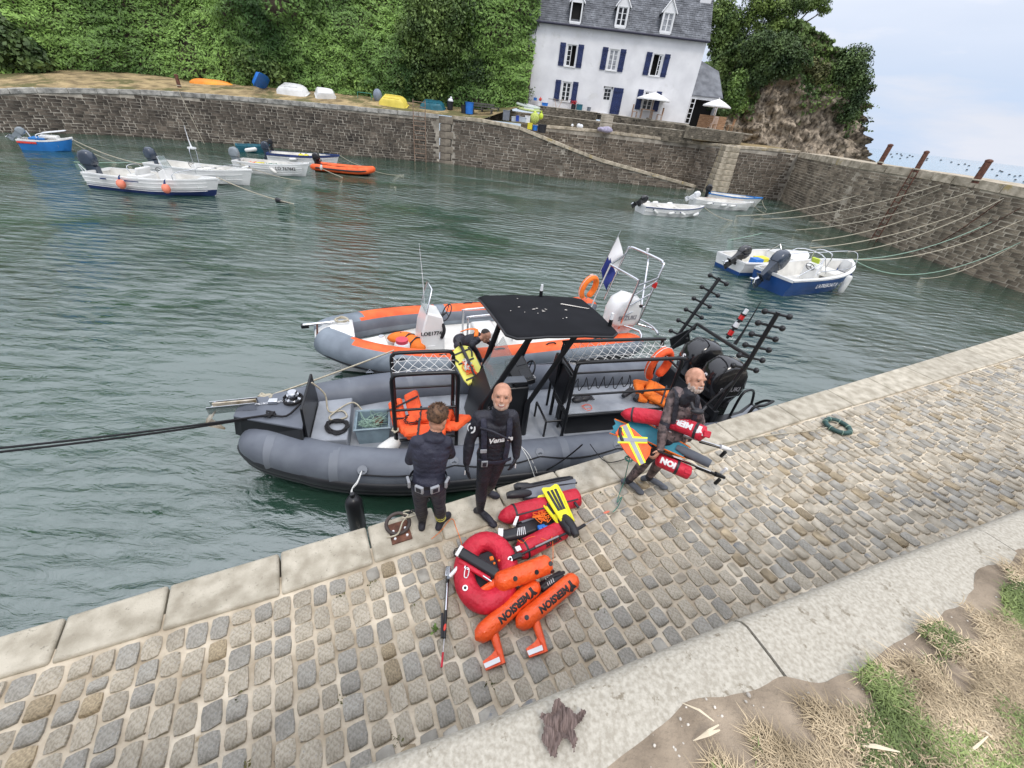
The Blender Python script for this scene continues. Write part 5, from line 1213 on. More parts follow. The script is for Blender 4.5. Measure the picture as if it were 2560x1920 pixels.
upturned('teal upturned dinghy on the bank right of the ladder',bank(1082,272,2.2),2.1,1.4,.55,tealp,-.1,rot=(.3,0,-.05))
t = thing('covered_motor', 'grey wrapped outboard leaning behind the yellow dinghy', 'motor',bank(945,254,3.0)); MB().ell((0,0,.45),(.4,.3,.5)).build('cover',mat('grey tarpaulin',(.2,.24,.3),.6,var=.2,scale=3),t,smooth=1.5); MB().cyl((0,0,0),(0,0,.3),.06).build('leg',blackp,t)
t = thing('metal_trestle', 'thin green metal frame in the grass left of the yellow dinghy', 'frame',bank(912,251,3.0)); 
for x in (-.6,.6): MB().tube([(x,0,0),(x,0,.55)],.03,5).build('leg',netg,t)
MB().tube([(-.6,0,.55),(.6,0,.55)],.03,5).build('beam',netg,t)
tub('bin', 'black bin topped with white bags on the bank', 'bin',bank(1125,274,2.2),blackp,.25,.6); 
t = thing('refuse_bag', 'white bag lying on top of the black bin', 'bag',bank(1126,274,2.2) + Vec((0,0,.65))); MB().ell((0,0,0),(.25,.2,.2)).build('bag_body',whitep,t,smooth=1.5); MB().ell((.05,0,.2),(.1,.1,.14)).build('bag_knot',whitep,t,smooth=1)
tub('bin', 'black bin with white lid beside the blue barrel', 'bin',bank(1160,284,1.6),blackp,.24,.62)
t = tub('barrel', 'royal blue plastic barrel beside the bench', 'barrel',bank(1173,285,1.6),bluep,.33,.85,1.08)
rust = mat('rusty iron',(0.085,0.038,0.026),0.85,var=0.35,scale=8,bump=.6,bscale=30,col2=(0.14,0.06,0.038))
bw = mat('weathered bench wood',(.09,.085,.075),.8,var=.2,scale=4)
t = thing('bench', 'dark weathered wooden bench between barrel and garden wall', 'bench',bank(1205,288,1.9),-.12)
for k in range(3): MB().box((0,-.2 + k * .17,.45),(2.0,.14,.04)).build('seat_slat',bw,t)
for k in range(2): MB().box((0,.28,.65 + k * .18),(2.0,.04,.13)).build('back_slat',bw,t)
for s in (-.85,.85): MB().box((s,0,.22),(.07,.5,.44)).build('leg',bw,t)
t = thing('bench', 'second dark bench half hidden behind the first one', 'bench',bank(1225,282,3.0),-.12)
for k in range(3): MB().box((0,-.2 + k * .17,.45),(1.8,.14,.04)).build('seat_slat',bw,t)
for s in (-.75,.75): MB().box((s,0,.22),(.07,.5,.44)).build('leg',bw,t)
def board(label,a,b,w_,m):
    c = (a + b) / 2; L = (b - a).length; t = thing('paddle_board',label, 'paddle board',c,math.atan2((b - a).y,(b - a).x),rot=None); t.rotation_euler = (0.25,-math.asin((b - a).z / L),math.atan2((b - a).y,(b - a).x))
    mb = MB(); n = 16; o = [(L / 2 * math.cos(2 * PI * k / n) * (1 if True else 1),w_ / 2 * math.sin(2 * PI * k / n)) for k in range(n)]; mb.prism(o,.16); mb.build('board_body',m,t,bevel=.05); MB().box((0,0,.17),(L * .4,w_ * .5,.01)).build('deck_pad',whitep,t); return t
board('pale green paddle board lying on the garden wall ledge, upper one',hw(110,960,45.9),hw(335,1010,45.9),.75,mat('pale board',(.50,.56,.50),.4,var=.1)); board('lime striped paddle board beneath the pale one',hw(115,1000,45.6),hw(340,1035,45.6),.75,mat('lime board',(.42,.5,.2),.4,var=.15))
def cl(px,py,y=43.3): return aty(px,py,y)
tub('crate', 'dark grey square bin at the head of the slipway', 'bin',cl(1265,301),greyp,.3,.75,1.05,True)
t = tub('crate', 'clear crate with blue bottles at the slipway head', 'crate',cl(1287,304),mat('clear plastic',(.45,.5,.55),.3,var=.1),.3,.35,1.05,True); 
tub('jerry_can', 'small navy jerry can inside the pile by the slipway', 'can',cl(1293,303,43.0),mat('navy plastic',(.02,.06,.35),.4),.14,.4,1.0,True)
tub('crate', 'long translucent grey crate beside the jerry can', 'crate',cl(1306,305),mat('clear plastic',(.5,.55,.58),.3),.26,.35,1.05,True,k=1.3)
tub('bucket', 'white square bucket in the pile at the slipway head', 'bucket',cl(1318,307),whitep,.24,.5,1.05,True)
t = thing('bag', 'lime green mesh bag in the pile by the slipway', 'bag',cl(1335,307) + Vec((0,0,.35))); MB().ell((0,0,0),(.42,.3,.45)).build('bag_body',mat('lime mesh',(.45,.52,.12),.7,var=.3,scale=12),t,smooth=1.5); MB().ell((0,0,.42),(.12,.1,.12)).build('bag_neck',lime,t,smooth=1)
t = thing('bag', 'small yellow green bag hanging at the garden wall by the pile', 'bag',cl(1352,297,44.6) + Vec((0,0,.2))); MB().ell((0,0,0),(.2,.16,.26)).build('bag_body',lime,t,smooth=1.5); MB().ell((0,0,.3),(.06,.06,.14)).build('bag_neck',lime,t,smooth=1)
tub('jerry_can', 'yellow jerry can standing on the slipway', 'can',cl(1324,323,42.2),yelp,.22,.45,1.0,True); tub('crate', 'blue bucket standing on the slipway next to the yellow can', 'bucket',cl(1337,326,42.2),bluep,.22,.35,1.1)
tub('bin', 'black tub full of bags on the slipway', 'bin',cl(1354,332,42.2),blackp,.33,.6,1.15)
for k,(x,y) in enumerate(((1430,318),(1446,319),(1452,321))): t = thing('buoy',('small white float at the terrace edge, left one', 'white float at the terrace edge with the post behind', 'white float at the terrace edge, right one')[k], 'buoy',cl(x,y,44.3) + Vec((0,0,.14))); MB().ell((0,0,0),.12 if k == 0 else .19).build('ball',whitep,t,smooth=1.5); MB().cyl((0,0,.1),(0,0,.2),.03).build('eye',greyp,t)
t = thing('net_heap', 'lilac heap of netting at the foot of the garden steps', 'net',cl(1513,326,44.3)); mb = MB(); mb.ell((0,0,.05),(.7,.4,.25),nu=16,nv=8); mb.v = [tuple(Vec(v) + noise.noise_vector(Vec(v) * 3) * .1) for v in mb.v]; mb.build('net',mat('lilac net',(.35,.32,.42),.8,var=.2,scale=10),t,smooth=1.5)
def bollard(label,px,py,top,y=None,r=.16,lean=(0,0),z0=4.2):
    r *= .8
    p = at(px,py,z0) if y is None else aty(px,py,y); h = top
    t = thing('bollard',label, 'bollard',p); MB().tube([(0,0,0),(lean[0],lean[1],h)], [r,r * .95],12).build('post',rust,t,smooth=.8); MB().tube([(lean[0],lean[1],h),(lean[0],lean[1],h + .06),(lean[0],lean[1],h + .1)], [r * 1.1,r * 1.05,r * .4],12).build('cap',rust,t,smooth=.8)
    P = [(r * 1.15 * math.cos(q * PI / 6),r * 1.15 * math.sin(q * PI / 6),.12 + .01 * q % 3 * .02) for q in range(36)]; MB().tube(P,.03,5).build('rope_turns',rope_w,t); return t
bollard('rusty bollard on the pier nearest the cliff',2198,412,.95,y=27.8,lean=(.05,0)); bollard('rusty bollard in the middle of the pier',2288,430,.85,y=24.5,r=.14); bollard('rusty round topped bollard at the right end of the pier',2436,458,.8,y=20.4,r=.16)
bollard('dark iron bollard on the left bank by the orange kayak',449,219,.75,y=wall_pt(449).y + .8,r=.16)
def ladder(label,base,top,w_,m,wdir,n=12,name='ladder'):
    t = thing(name,label, 'ladder',base); d = Vec(top) - Vec(base)
    for s in (-1,1): MB().tube([Vec(wdir) * s * w_ / 2,Vec(wdir) * s * w_ / 2 + d],.035,6).build('stile',m,t,smooth=1)
    for k in range(n): MB().tube([Vec(wdir) * -w_ / 2 + d * ((k + .5) / n),Vec(wdir) * w_ / 2 + d * ((k + .5) / n)],.025,6).build('rung',m,t,smooth=1)
    return t
pb = Vec((*pt(1047,403),0)); ladder('thin pale iron ladder on the harbour wall left of the pillar',pb + Vec((.2,-.25,-.2)),pb + Vec((.2,-.2,4.6)),1.0,mat('pale rusty iron',(.25,.17,.12),.8,var=.3),(1,.1,0),14)
pb = Vec((*pt(2195,603),0)); dv = Vec((PB[3][0] - PB[2][0],PB[3][1] - PB[2][1],0)).normalized(); ladder('rusty iron ladder fixed to the pier wall',pb + Vec((-.3,0,-.2)),pb + Vec((-.25,0,4.25)),.45,rust,dv,13)
def pierpt(px,py,dz=0):   # point of the pier face seen at px,py
    d = ray(px,py); best = None
    for (a_,b_2) in zip(PB,PB[1:]):
        for k_ in range(41):
            q = (a_[0] + (b_2[0] - a_[0]) * k_ / 40,a_[1] + (b_2[1] - a_[1]) * k_ / 40); s = (q[0] * d.x + q[1] * d.y) / (d.x ** 2 + d.y ** 2); e = abs(q[0] - d.x * s) + abs(q[1] - d.y * s)
            if best is None or e < best[0]: best = (e,q,CAM_H + d.z * s)
    return Vec((best[1][0] - .12,best[1][1],best[2] + dz))
ML = [((1885,548),(2355,462),.5, 'w'),((1840,540),(2145,490),.3, 'w'),((2022,555),(2358,472),.5, 'w'),((1990,575),(2440,478),.4, 'w'),((2030,602),(2338,526),.3, 'w'),((2025,620),(2408,534),.35, 'w'),((2120,630),(2515,497),.5, 'w'),((2140,650),(2484,556),.45, 'g'),((2140,652),(2560,552),.6, 'w'),((2140,646),(2558,606),1.1, 'g'),((2300,696),(2560,606),.5, 'w'),((1690,605),(1905,583),.2, 'g')]
for k,(a,b,s_,c_) in enumerate(ML):
    pa = AT(*a) if k not in (7,8,9) else bowA; pb = pierpt(*b)
    if k == 11: pb = AT(*b,.3)
    rope('%s mooring rope %s' % (('pale', 'slack pale', 'long pale', 'fibrous pale', 'short pale', 'taut pale', 'thin pale', 'green', 'low pale', 'slack green', 'lowest pale', 'thin green')[k],('from the water to the pier top by the ladder', 'rising to the inner end of the pier', 'reaching the pier just under the first one', 'ending under the middle bollard', 'ending halfway up the pier wall', 'meeting the pier wall left of the green one', 'crossing the ladder foot to the right pier top', 'from the blue hull bow to the pier wall', 'from the blue hull bow to the right frame edge', 'sagging from the blue hull bow', 'coming out of the water nearest the quay', 'behind the two motor boats')[k]),sag(pa,pb,s_,18),rope_g if c_ == 'g' else rope_w,.026 if k < 7 else .02)
rope('pale rope hanging down the pier wall end',sag(pierpt(2515,497),pierpt(2330,620),.2),rust,.025); rope('dark rope hanging down the pier at the right',sag(pierpt(2558,520),pierpt(2400,600),.1),rust,.02)
rope('rope from the day boat bow to a dark float',sag(bow1,AT(735,510),.12),rope_w,.022)
t = thing('mooring_float', 'small dark triangular float at the end of the day boat rope', 'float',AT(702,506)); MB().tube([(-.2,0,.1),(0,0,.08),(.2,0,.02)], [.12,.08,.02],6).build('float_body',blackp,t); MB().ell((.3,0,.02),(.1,.06,.04)).build('float_tail',blackp,t)
rope('long rope from the blue boat bow across to the left group',sag(bowB,AT(395,416,.3),.25),rope_w,.025); rope('second thinner rope from the blue boat bow',sag(bowB - Vec((0,0,.2)),AT(330,418,.0),.15),rope_w,.015)
rope('green rope from the water to the stern of the white fishing boat',sag(AT(185,405),AT(398,404,.2),.05),rope_g,.02); rope('rope from the boat marked LO 67442 down into the water',sag(bowLO,AT(752,452),.15),rope_w,.018)
rope('rope from the orange inflatable running towards the water on the right',sag(on(t,0,0,0) if False else AT(798,418,.35),AT(990,468),.3),rope_w,.02); rope('thin rope from the orange inflatable bow into the water',sag(bowO,AT(1010,437),.1),rope_w,.015); rope('rope from the navy gunwaled boat bow to the water',sag(bow4,AT(905,415),.1),rope_w,.02)
rope('rope from the small rowing boat bow into the water',sag(bowR1,AT(1832,552),.15),rope_w,.02); rope('rope hanging from the blue trimmed boat bow',sag(bowR3,AT(1917,524),.1),rope_w,.018); rope('short rope at the bow of the clinker rowing boat',sag(bowR2,AT(1910,532),.1),rope_w,.015)
rope('pale line running down the wall from the left bollard',sag(AT(452,222,3.3) if False else wall_pt(452) + Vec((0,-.2,.1)),wall_pt(505) + Vec((0,-1.6,-3.3)),.02),rope_w,.018)
bo = MB().ell((0,0,.1),(1.5,1.5,1.3),nu=8,nv=6)
first = None
for k,(x,y) in enumerate([(2227,383),(2242,382),(2252,383),(2254,387),(2230,390),(2250,394),(2274,386),(2281,389),(2268,391),(2318,394),(2316,398),(2352,398),(2378,403),(2396,409),(2412,408),(2422,412),(2417,422),(2449,417),(2454,416),(2459,416),(2480,421),(2500,425),(2505,427),(2492,436),(2523,434),(2537,438),(2550,437),(2538,447),(2560,452)]):
    hzy = 392 + .12 * (x - 2370); yy = max(y,hzy + 5.0); p = at(x,yy + 3,0); sc_ = p.length / 1000
    if first is None: first = bo.build('sea_buoy',blackp,None,smooth=1.5); o = first
    else: o = first.copy(); COL.objects.link(o)
    o.location = p; o.scale = (sc_,sc_,sc_); tag(o, 'small dark mussel buoy floating far out at sea beyond the pier', 'buoy', 'mussel buoys out at sea')
# ================================================================== RIGID INFLATABLES
RO,RTH = Vec((-0.114,5.666,0)),math.radians(17.5)
hyp = mat('grey hypalon',(0.115,0.128,0.155),0.5,var=0.07,scale=2.5,col2=(0.14,0.155,0.18),spec=0.4)
hyp_l = mat('lighter grey seam',(0.15,0.165,0.19),0.5,var=0.06,scale=3)
hyp_b = mat('blue grey hypalon',(0.16,0.19,0.225),0.5,var=0.1,scale=2.5,col2=(0.20,0.235,0.27),spots=(.34,.35,.36),spotscale=5,spotthr=.7)
rub = mat('black rubber strake',(0.018,0.019,0.022),0.45,var=0.15,scale=4)
deckg = mat('light grey deck',(0.25,0.27,0.30),0.6,var=0.08,scale=3,bump=.2,bscale=60,col2=(0.30,0.32,0.35))
aluk = mat('black painted aluminium',(0.010,0.011,0.013),0.35,var=0.2,scale=3,spec=.5)
fab = mat('black canopy cloth',(0.014,0.0145,0.017),0.9,spec=.15,var=0.12,scale=3)
vest = mat('orange lifejacket',(0.80,0.085,0.02),0.7,var=0.12,scale=4,bump=.4,bscale=12,col2=(0.86,0.12,0.03))
vest2 = mat('bright orange cloth',(0.86,0.19,0.02),0.7,var=0.12,scale=4,bump=.4,bscale=12)
netw = mat('white net cord',(0.62,0.62,0.60),0.8,var=.08,scale=10)
gold = mat('galvanised anchor',(0.42,0.33,0.2),0.5,.6,var=.3,scale=6,col2=(.55,.5,.42))
ybd = mat('yellow board foam',(0.72,0.68,0.13),0.55,var=.08,scale=3)
RU,RV = Vec((-math.cos(RTH),-math.sin(RTH),0)),Vec((math.sin(RTH),-math.cos(RTH),0))
def rloc(p): d = Vec(p) - RO; return Vec((d.dot(RU),d.dot(RV),p[2]))
def R1(x,y,z): return rloc(c1(x,y,z))
def R2(x,y,z): return rloc(c2(x,y,z))
rib = thing('rigid_inflatable', 'long grey rigid inflatable dive boat with black canopy and racks alongside the quay', 'inflatable boat',RO,math.atan2(RU.y,RU.x))
def rw_(p): return RO + RU * p[0] + RV * p[1] + Vec((0,0,p[2]))
TP = SP([(-4.15,1.08,.45),(-3.6,1.08,.45),(-2,1.08,.45),(0,1.08,.45),(1.5,1.06,.46),(2.4,.92,.48),(3.1,.68,.52),(3.6,.42,.55),(3.92,.20,.58)],5)
TR = [.29] * len(TP); TR[0] = .05; TR[1] = .13; TR[2] = .2; TR[3] = .25; TR[-1] = .12; TR[-2] = .19; TR[-3] = .235; TR[-4] = .26; TR[-5] = .275
for s in (1,-1):
    mb = MB(); mb.tube([(p[0],p[1] * s,p[2]) for p in TP],TR,28); tb = mb.build('tube',hyp,rib,smooth=1.4)
    for i0,i1 in ((26,28),(13,14),(20,20.0),(33,34)):
        i0 = int(i0); mb = MB(); mb.tube([Vec((TP[i0][0],TP[i0][1] * s,TP[i0][2])),Vec((TP[i0][0] + .12,TP[i0 + 1][1] * s * .3 + TP[i0][1] * s * .7,TP[i0][2]))],.293,28,caps=False); mb.build('seam_band',hyp_l,tb,smooth=1.4)
    P = [(p[0] + (.0 if p[0] < 3 else .08 * (p[0] - 3)),s * (p[1] + r * (.95 if p[0] < 3 else .88)),p[2] - .10) for p,r in zip(TP[4:],TR[4:])]
    mb = MB(); mb.tube(P,.095,8,flat=(1.0,.62)); mb.build('rub_strake',rub,rib,smooth=1.2)
    mb = MB(); mb.tube([(p[0],p[1] - s * .03,p[2] - .13) for p in P],.07,8,flat=(1.0,.6)); mb.build('rub_strake',rub,rib,smooth=1.2)
    mb = MB(); gp_ = []
    for x0,x1 in ((2.25,1.0),(1.0,-.3),(-.3,-1.6),(-1.6,-2.9)):
        for k in range(9): t_ = k / 8; x = x0 + (x1 - x0) * t_; gp_.append((x,s * (1.08 + .20 + .06 * math.sin(t_ * PI)),.66 - .05 * math.sin(t_ * PI)))
    mb.tube(gp_,.012,6); mb.build('grab_line',rope_k,rib,smooth=1.5)
    for x in (2.25,1.0,-.3,-1.6,-2.9):
        mb = MB(); mb.cyl((x,s * 1.22,.685),(x,s * 1.235,.705),.07,.065,12); mb.tube([(x - .03,s * 1.26,.70),(x,s * 1.27,.735),(x + .03,s * 1.26,.70)],.008,5); mb.build('rope_patch',hyp_l,rib,smooth=.8)
mb = MB(); mb.loft([[Vec((x,y * k,z)) for y,z in ((-1,.30),(-.75,.02),(0,-.35 + rise),(.75,.02),(1,.30))] for x,k,rise in ((-4.0,.95,0),(0,.95,0),(2.2,.8,.08),(3.2,.45,.25),(3.8,.1,.6))]); mb.build('hull',aluk,rib,smooth=.8)
mb = MB(); mb.prism([(-3.9,-.85),(1.6,-.85),(2.6,-.65),(3.1,-.4),(3.1,.4),(2.6,.65),(1.6,.85),(-3.9,.85)],.04,z0=.34); mb.build('deck',deckg,rib)
A = [(4.02,.17),(3.92,.22),(3.1,.55),(3.06,.56),(3.06,-.5),(3.1,-.5),(3.92,-.22),(4.02,-.17)]
mb = MB(); mb.prism([(x,y) for x,y in A],.035,z0=.93); mb.build('bow_deck',hyp,rib,bevel=.008)
mb = MB(); n = len(A); lo_ = [Vec((x,y,.935)) for x,y in A]; hi = [Vec((x + (.03 if x > 3.9 else 0),y * 1.28,.66)) for x,y in A]
mb.loft([hi,lo_]); mb.build('bow_side_plate',aluk,rib)
mb = MB(); mb.box((3.04,.03,.96),(.035,1.0,.56),top=(1,.9)); mb.build('bow_bulkhead',aluk,rib,bevel=.008)
mb = MB(); mb.prism([(3.02,.52),(2.5,.55),(2.5,-.5),(3.02,-.45)],.26,z0=.42); mb.build('anchor_locker',deckg,rib,bevel=.02)
for s in (-.07,.07): MB().box((4.05,s,1.02),(.62,.012,.12),RY(.06)).build('anchor_roller',met,rib)
mb = MB(); mb.cyl((4.30,-.07,1.0),(4.30,.07,1.0),.045,n=12); mb.cyl((4.2,-.07,1.0),(4.2,.07,1.0),.03,n=10); mb.build('roller',met,rib,smooth=.8)
mb = MB(); mb.box((4.02,0,1.07),(.56,.03,.05),RY(.05)); mb.loft([[Vec((4.28,-.16,.95)),Vec((4.28,.16,.95)),Vec((4.28,0,1.02))], [Vec((4.45,-.10,.76)),Vec((4.45,.10,.76)),Vec((4.45,0,.80))], [Vec((4.26,-.02,.60)),Vec((4.26,.02,.60)),Vec((4.26,0,.61))]]); mb.build('anchor',gold,rib,smooth=.6)
mb = MB()
for k in range(14): p = Vec((3.80 - k * .032,-.04 - .004 * k,.985)); mb.tube([p + (RZ(.1) @ RX(k * PI / 2)) @ Vec((.024 * math.cos(q * PI / 4),.013 * math.sin(q * PI / 4),0)) for q in range(8)],.0045,5,closed=True)
mb.build('anchor_chain',met,rib)
mb = MB(); mb.cyl((3.28,-.12,.965),(3.28,-.12,.99),.11,.10,16); mb.cyl((3.28,-.12,.99),(3.28,-.12,1.05),.06,.045,14); mb.cyl((3.28,-.12,1.05),(3.28,-.12,1.075),.085,.085,16); mb.cyl((3.28,-.12,1.075),(3.28,-.12,1.11),.04,.04,12); mb.cyl((3.28,-.12,1.11),(3.28,-.12,1.13),.075,.06,16); mb.build('windlass',met,rib,smooth=.6)
MB().box((3.55,-.08,1.0),(.13,.09,.05)).build('chain_stopper',met,rib,bevel=.008)
mb = MB(); mb.tube(SP([(3.28 + .13 * math.cos(q),-.10 + .13 * math.sin(q),.98 + q * .004) for q in [k * .5 for k in range(26)]],2),.014,6); mb.build('rope_turns',rope_k,rib,smooth=1)
rope('pale rope from the grey boat bow to the orange boat',sag(c1(470,790,.9),c1(1350,470,.98),.02),rope_w,.016)
mb = MB(); c = c1(500,785,.92); mb.tube(SP([c + Vec((.10 * math.cos(k * 1.3),.05 * math.sin(k * 2.1),.02 + .01 * (k % 3))) for k in range(12)],3),.018,6); tag(mb.build('rope_knot',rope_w,smooth=1.2), 'tan rope knot on the far side of the grey bow deck', 'rope')
b0 = c1(520,900,1.0); rope('upper black mooring line from the grey bow leaving the photo at the left',sag(b0,at(-60,1126,.9),.03),rope_k,.016); rope('lower black mooring line running beside the upper one',sag(b0 + Vec((0,.02,-.03)),at(-60,1136,.85),.04),rope_k,.016)
rope('black rope from the windlass over the bow plate edge',SP([rw_((3.15,.05,1.02)),rw_((3.3,.30,1.0)),b0, ],4),rope_k,.016)
mb = MB(); mb.tube(SP([b0 + Vec((.07 * math.sin(k * 2.4),.06 * math.cos(k * 1.9),.02 * (k % 2))) for k in range(10)],3),.016,6); tag(mb.build('rope_knot',rope_k,smooth=1.2), 'black knot tying the mooring line on the near side of the bow', 'rope')
def coil(label,c,r,n,m,th=.014,seed=1,name='rope_coil'):
    q_ = random.Random(seed); P = [Vec(c) + Vec((r * (q_.uniform(.6,1.1)) * math.cos(k * .8),r * (q_.uniform(.5,1.0)) * math.sin(k * .8),.012 + .05 * k / n * q_.random())) for k in range(n)]
    mb = MB(); mb.tube(SP(P,3),th,6); return tag(mb.build(name,m,smooth=1.3),label, 'rope')
coil('tangled black rope coil on the grey anchor locker',rw_((2.66,.28,.69)),.17,40,rope_k,.016,3)
rope('tan rope looping over the anchor locker and down into the boat',SP([rw_((3.0,-.2,1.22)),rw_((2.86,-.25,.95)),rw_((2.82,-.1,.72)),rw_((2.62,-.12,.70)),rw_((2.55,.05,.70)),rw_((2.75,.10,.70)),rw_((2.78,-.02,.71)),rw_((2.5,-.3,.72)),rw_((2.35,-.25,.6)),rw_((2.3,-.1,.5))],5),rope_w,.014)
crm = mat('translucent blue crate',(0.20,0.27,0.31),.35,var=.15,scale=6)
t = tub('crate', 'translucent blue grey crate full of tangled line behind the black bow bulkhead', 'crate',rw_((2.15,.15,.38)),crm,.22,.32,1.15,True,rz=RTH,k=1.1)
P = [Vec((rnd.uniform(-.24,.24),rnd.uniform(-.2,.2),.18 + rnd.random() * .2)) for _ in range(60)]; mb = MB(); mb.tube(SP(P,3),.004,4); tag(mb.build('fishing_line',rope_g,loc=rw_((2.15,.15,.38))), 'tangled pale line heaped in the translucent crate', 'line')
t = thing('buoy', 'brown round float half buried in the crate line', 'buoy',rw_((2.08,.1,.62))); MB().ell((0,0,0),(.09,.09,.07)).build('ball',rust,t,smooth=1.5); MB().cyl((0,0,.06),(0,0,.09),.02).build('eye',blackp,t)
t = fender('short white fender lying on the deck beside the first rack',rw_((1.92,.62,.52)),(0,1.3,RTH + .5),r=.11,l=.4)
t = fender('long black fender hanging on white cord from the grey boat into the water',rw_((2.36,1.60,.24)),(0,0,0),mat('black fender',(.014,.014,.016),.35,var=.15,scale=4),r=.11,l=.74)
rope('white cord holding the black fender',SP([rw_((2.36,1.60,.64)),rw_((2.36,1.52,.68)),rw_((2.30,1.42,.70)),rw_((2.25,1.28,.74)),rw_((2.3,1.44,.69)),rw_((2.37,1.52,.66)),rw_((2.37,1.60,.64))],4),netw,.008)
def rack(name,x0,x1,y0,y1,z1,par,seatz=.62,low=.36,net=True):
    o_mb = MB(); rr = .031
    for y,zt in ((y1,z1),(y0,z1 + .02)):
        o_mb.tube(SP([(x1,y,low),(x1,y,z1 - .4),(x1,y,zt - .12),(x1 - .03,y,zt - .03),(x1 - .12,y,zt),(x0 + .12,y,zt),(x0 + .03,y,zt - .03),(x0,y,zt - .12),(x0,y,z1 - .4),(x0,y,low)],2),rr,8)
    o = o_mb.build(name,aluk,par,smooth=1)
    def bar(*P): MB().tube(P,.02,8).build('cross_bar',aluk,o,smooth=1)
    bar((x1,y0,z1 - .22),(x1,y1,z1 - .22)); bar((x0,y0,z1 - .22),(x0,y1,z1 - .22))
    for z in (seatz - .03,.9 + (z1 - 1.9) * .2): bar((x1,y0,z),(x1,y1,z)); bar((x0,y0,z),(x0,y1,z))
    bar((x1,y1,seatz - .03),(x0,y1,seatz - .03)); bar((x1,y0,seatz - .03),(x0,y0,seatz - .03)); bar((x1,y1 - .0,z1 - .62),(x0,y1 - .0,z1 - .62)); bar((x1,y0,z1 - .62),(x0,y0,z1 - .62))
    MB().box(((x0 + x1) / 2,(y0 + y1) / 2,seatz),(x1 - x0 - .03,y1 - y0 - .02,.03)).build('shelf',deckg,o,bevel=.008)
    if net:
        mb = MB(); q = .075; nx = int((x1 - x0) / q); ny = max(3,int((y1 - y0) / q))
        def np_(i,j): u,v = i / nx,j / ny; return Vec((x0 + (x1 - x0) * u + rnd.uniform(-.01,.01),y0 + (y1 - y0) * v,z1 - .02 - .16 * math.sin(PI * v) * (1 - .3 * math.sin(PI * u)) + rnd.uniform(-.01,.01)))
        G = [[np_(i,j) for j in range(ny + 1)] for i in range(nx + 1)]
        for i in range(nx):
            for j in range(ny):
                if (i + j) % 2 == 0: mb.tube([G[i][j],G[i + 1][j + 1]],.005,4,caps=False)
                else: mb.tube([G[i + 1][j],G[i][j + 1]],.005,4,caps=False)
                mb.tube([G[i][j],G[i + 1][j]],.004,4,caps=False) if j % 2 else None
        n_ = mb.build('net',netw,o); n_['kind'] = 'stuff'
    return o
rack('storage_rack',.88,1.80,.02,.58,1.80,rib)
rack('storage_rack',-2.80,-.93,-.02,.60,1.88,rib,seatz=.86)
MB().box((-1.86,.29,.6),(1.7,.5,.44)).build('bench_box',aluk,rib)
def lifejacket(label,p,R,m=vest,s=1.0,grp=None,crease=True):
    t = thing('lifejacket',label, 'lifejacket',p,rot=R,group=grp,sc=s)
    for q,(cx,w_) in enumerate(((-.13,.22),(.13,.22))):
        mb = MB(); mb.box((cx,0,.05),(w_,.46,.09),top=(.86,.9)); mb.build('foam_panel',m,t,bevel=.03)
    mb = MB(); mb.box((0,.24,.06),(.46,.16,.09),top=(.85,.8)); mb.build('collar',m,t,bevel=.03)
    mb = MB(); mb.box((0,-.05,.108),(.50,.03,.006)); mb.build('strap',blackp,t); return t
for k,(x,y,z,rx,ry,rz,lb) in enumerate([(1.56,.36,.68,.1,-.25,.3, 'orange lifejacket with coiled black strap at the left of the first rack shelf'),(1.12,.20,.70,.25,.2,-.4, 'orange lifejacket at the back of the first rack shelf'),(1.02,.40,.68,.3,-.2,.9, 'orange lifejacket at the right end of the first rack shelf'),(1.36,.48,.78,.2,.3,1.4, 'orange lifejacket lying on top in the middle of the first rack'),(1.62,.10,.80,-.3,.5,0, 'orange lifejacket leaning over the far left of the first rack')]):
    lifejacket(lb,rw_((x,y,z)),(rx,ry,rz + RTH + PI),s=1.12,grp='lifejackets in the first rack')
lifejacket('orange lifejacket pushed under the first rack shelf',rw_((1.3,.45,.42)),(0,0,RTH + .1 + PI),s=.9,grp='lifejackets in the first rack')
coil('black cord coiled on the lifejackets of the first rack',rw_((1.55,.42,.84)),.13,26,rope_k,.006,5); coil('black cord tangled at the top bar over the lifejackets',rw_((1.15,.5,1.0)),.12,22,rope_k,.006,6)
coil('pale rope bunched on the left post of the first rack',rw_((1.80,.60,.8)),.05,22,rope_w,.012,8)
cm = MB()
def ringc(x0,x1,y0,y1,z): return [Vec((x0,y0,z)),Vec((x1,y0,z)),Vec((x1,y1,z)),Vec((x0,y1,z))]
cm.loft([ringc(-.30,.62,-.42,.42,.36),ringc(-.30,.50,-.40,.40,1.0), [Vec((-.30,-.38,1.32)),Vec((.30,-.36,1.30)),Vec((.30,.36,1.30)),Vec((-.30,.38,1.32))]])
co = cm.build('console',aluk,rib,bevel=.03)
mb = MB(); mb.box((-.22,0,1.38),(.34,.74,.09),RY(.25)); mb.build('dashboard',aluk,co,bevel=.015)
for k,y in enumerate((-.22,.16)): MB().box((-.27,y,1.435),(.16,.28,.02),RY(.25)).build('display',glass_d,co,bevel=.004)
MB().box((-.02,.30,1.42),(.45,.16,.03)).build('chart_tray',greyp,co,bevel=.01)
W = [Vec((.32,-.36,1.30)),Vec((.32,.36,1.30)),Vec((.02,.33,1.86)),Vec((.02,-.33,1.86))]
mb = MB(); mb.add(W + [w + Vec((.01,0,0)) for w in W], [(0,1,2,3),(7,6,5,4),(0,4,5,1),(1,5,6,2),(2,6,7,3),(3,7,4,0)]); mb.build('windscreen',scr,co)
mb = MB(); c = Vec((-.42,-.12,1.30)); mb.tube([c + RY(-.5) @ Vec((0,.18 * math.cos(q * PI / 10),.18 * math.sin(q * PI / 10))) for q in range(20)],.015,6,closed=True)
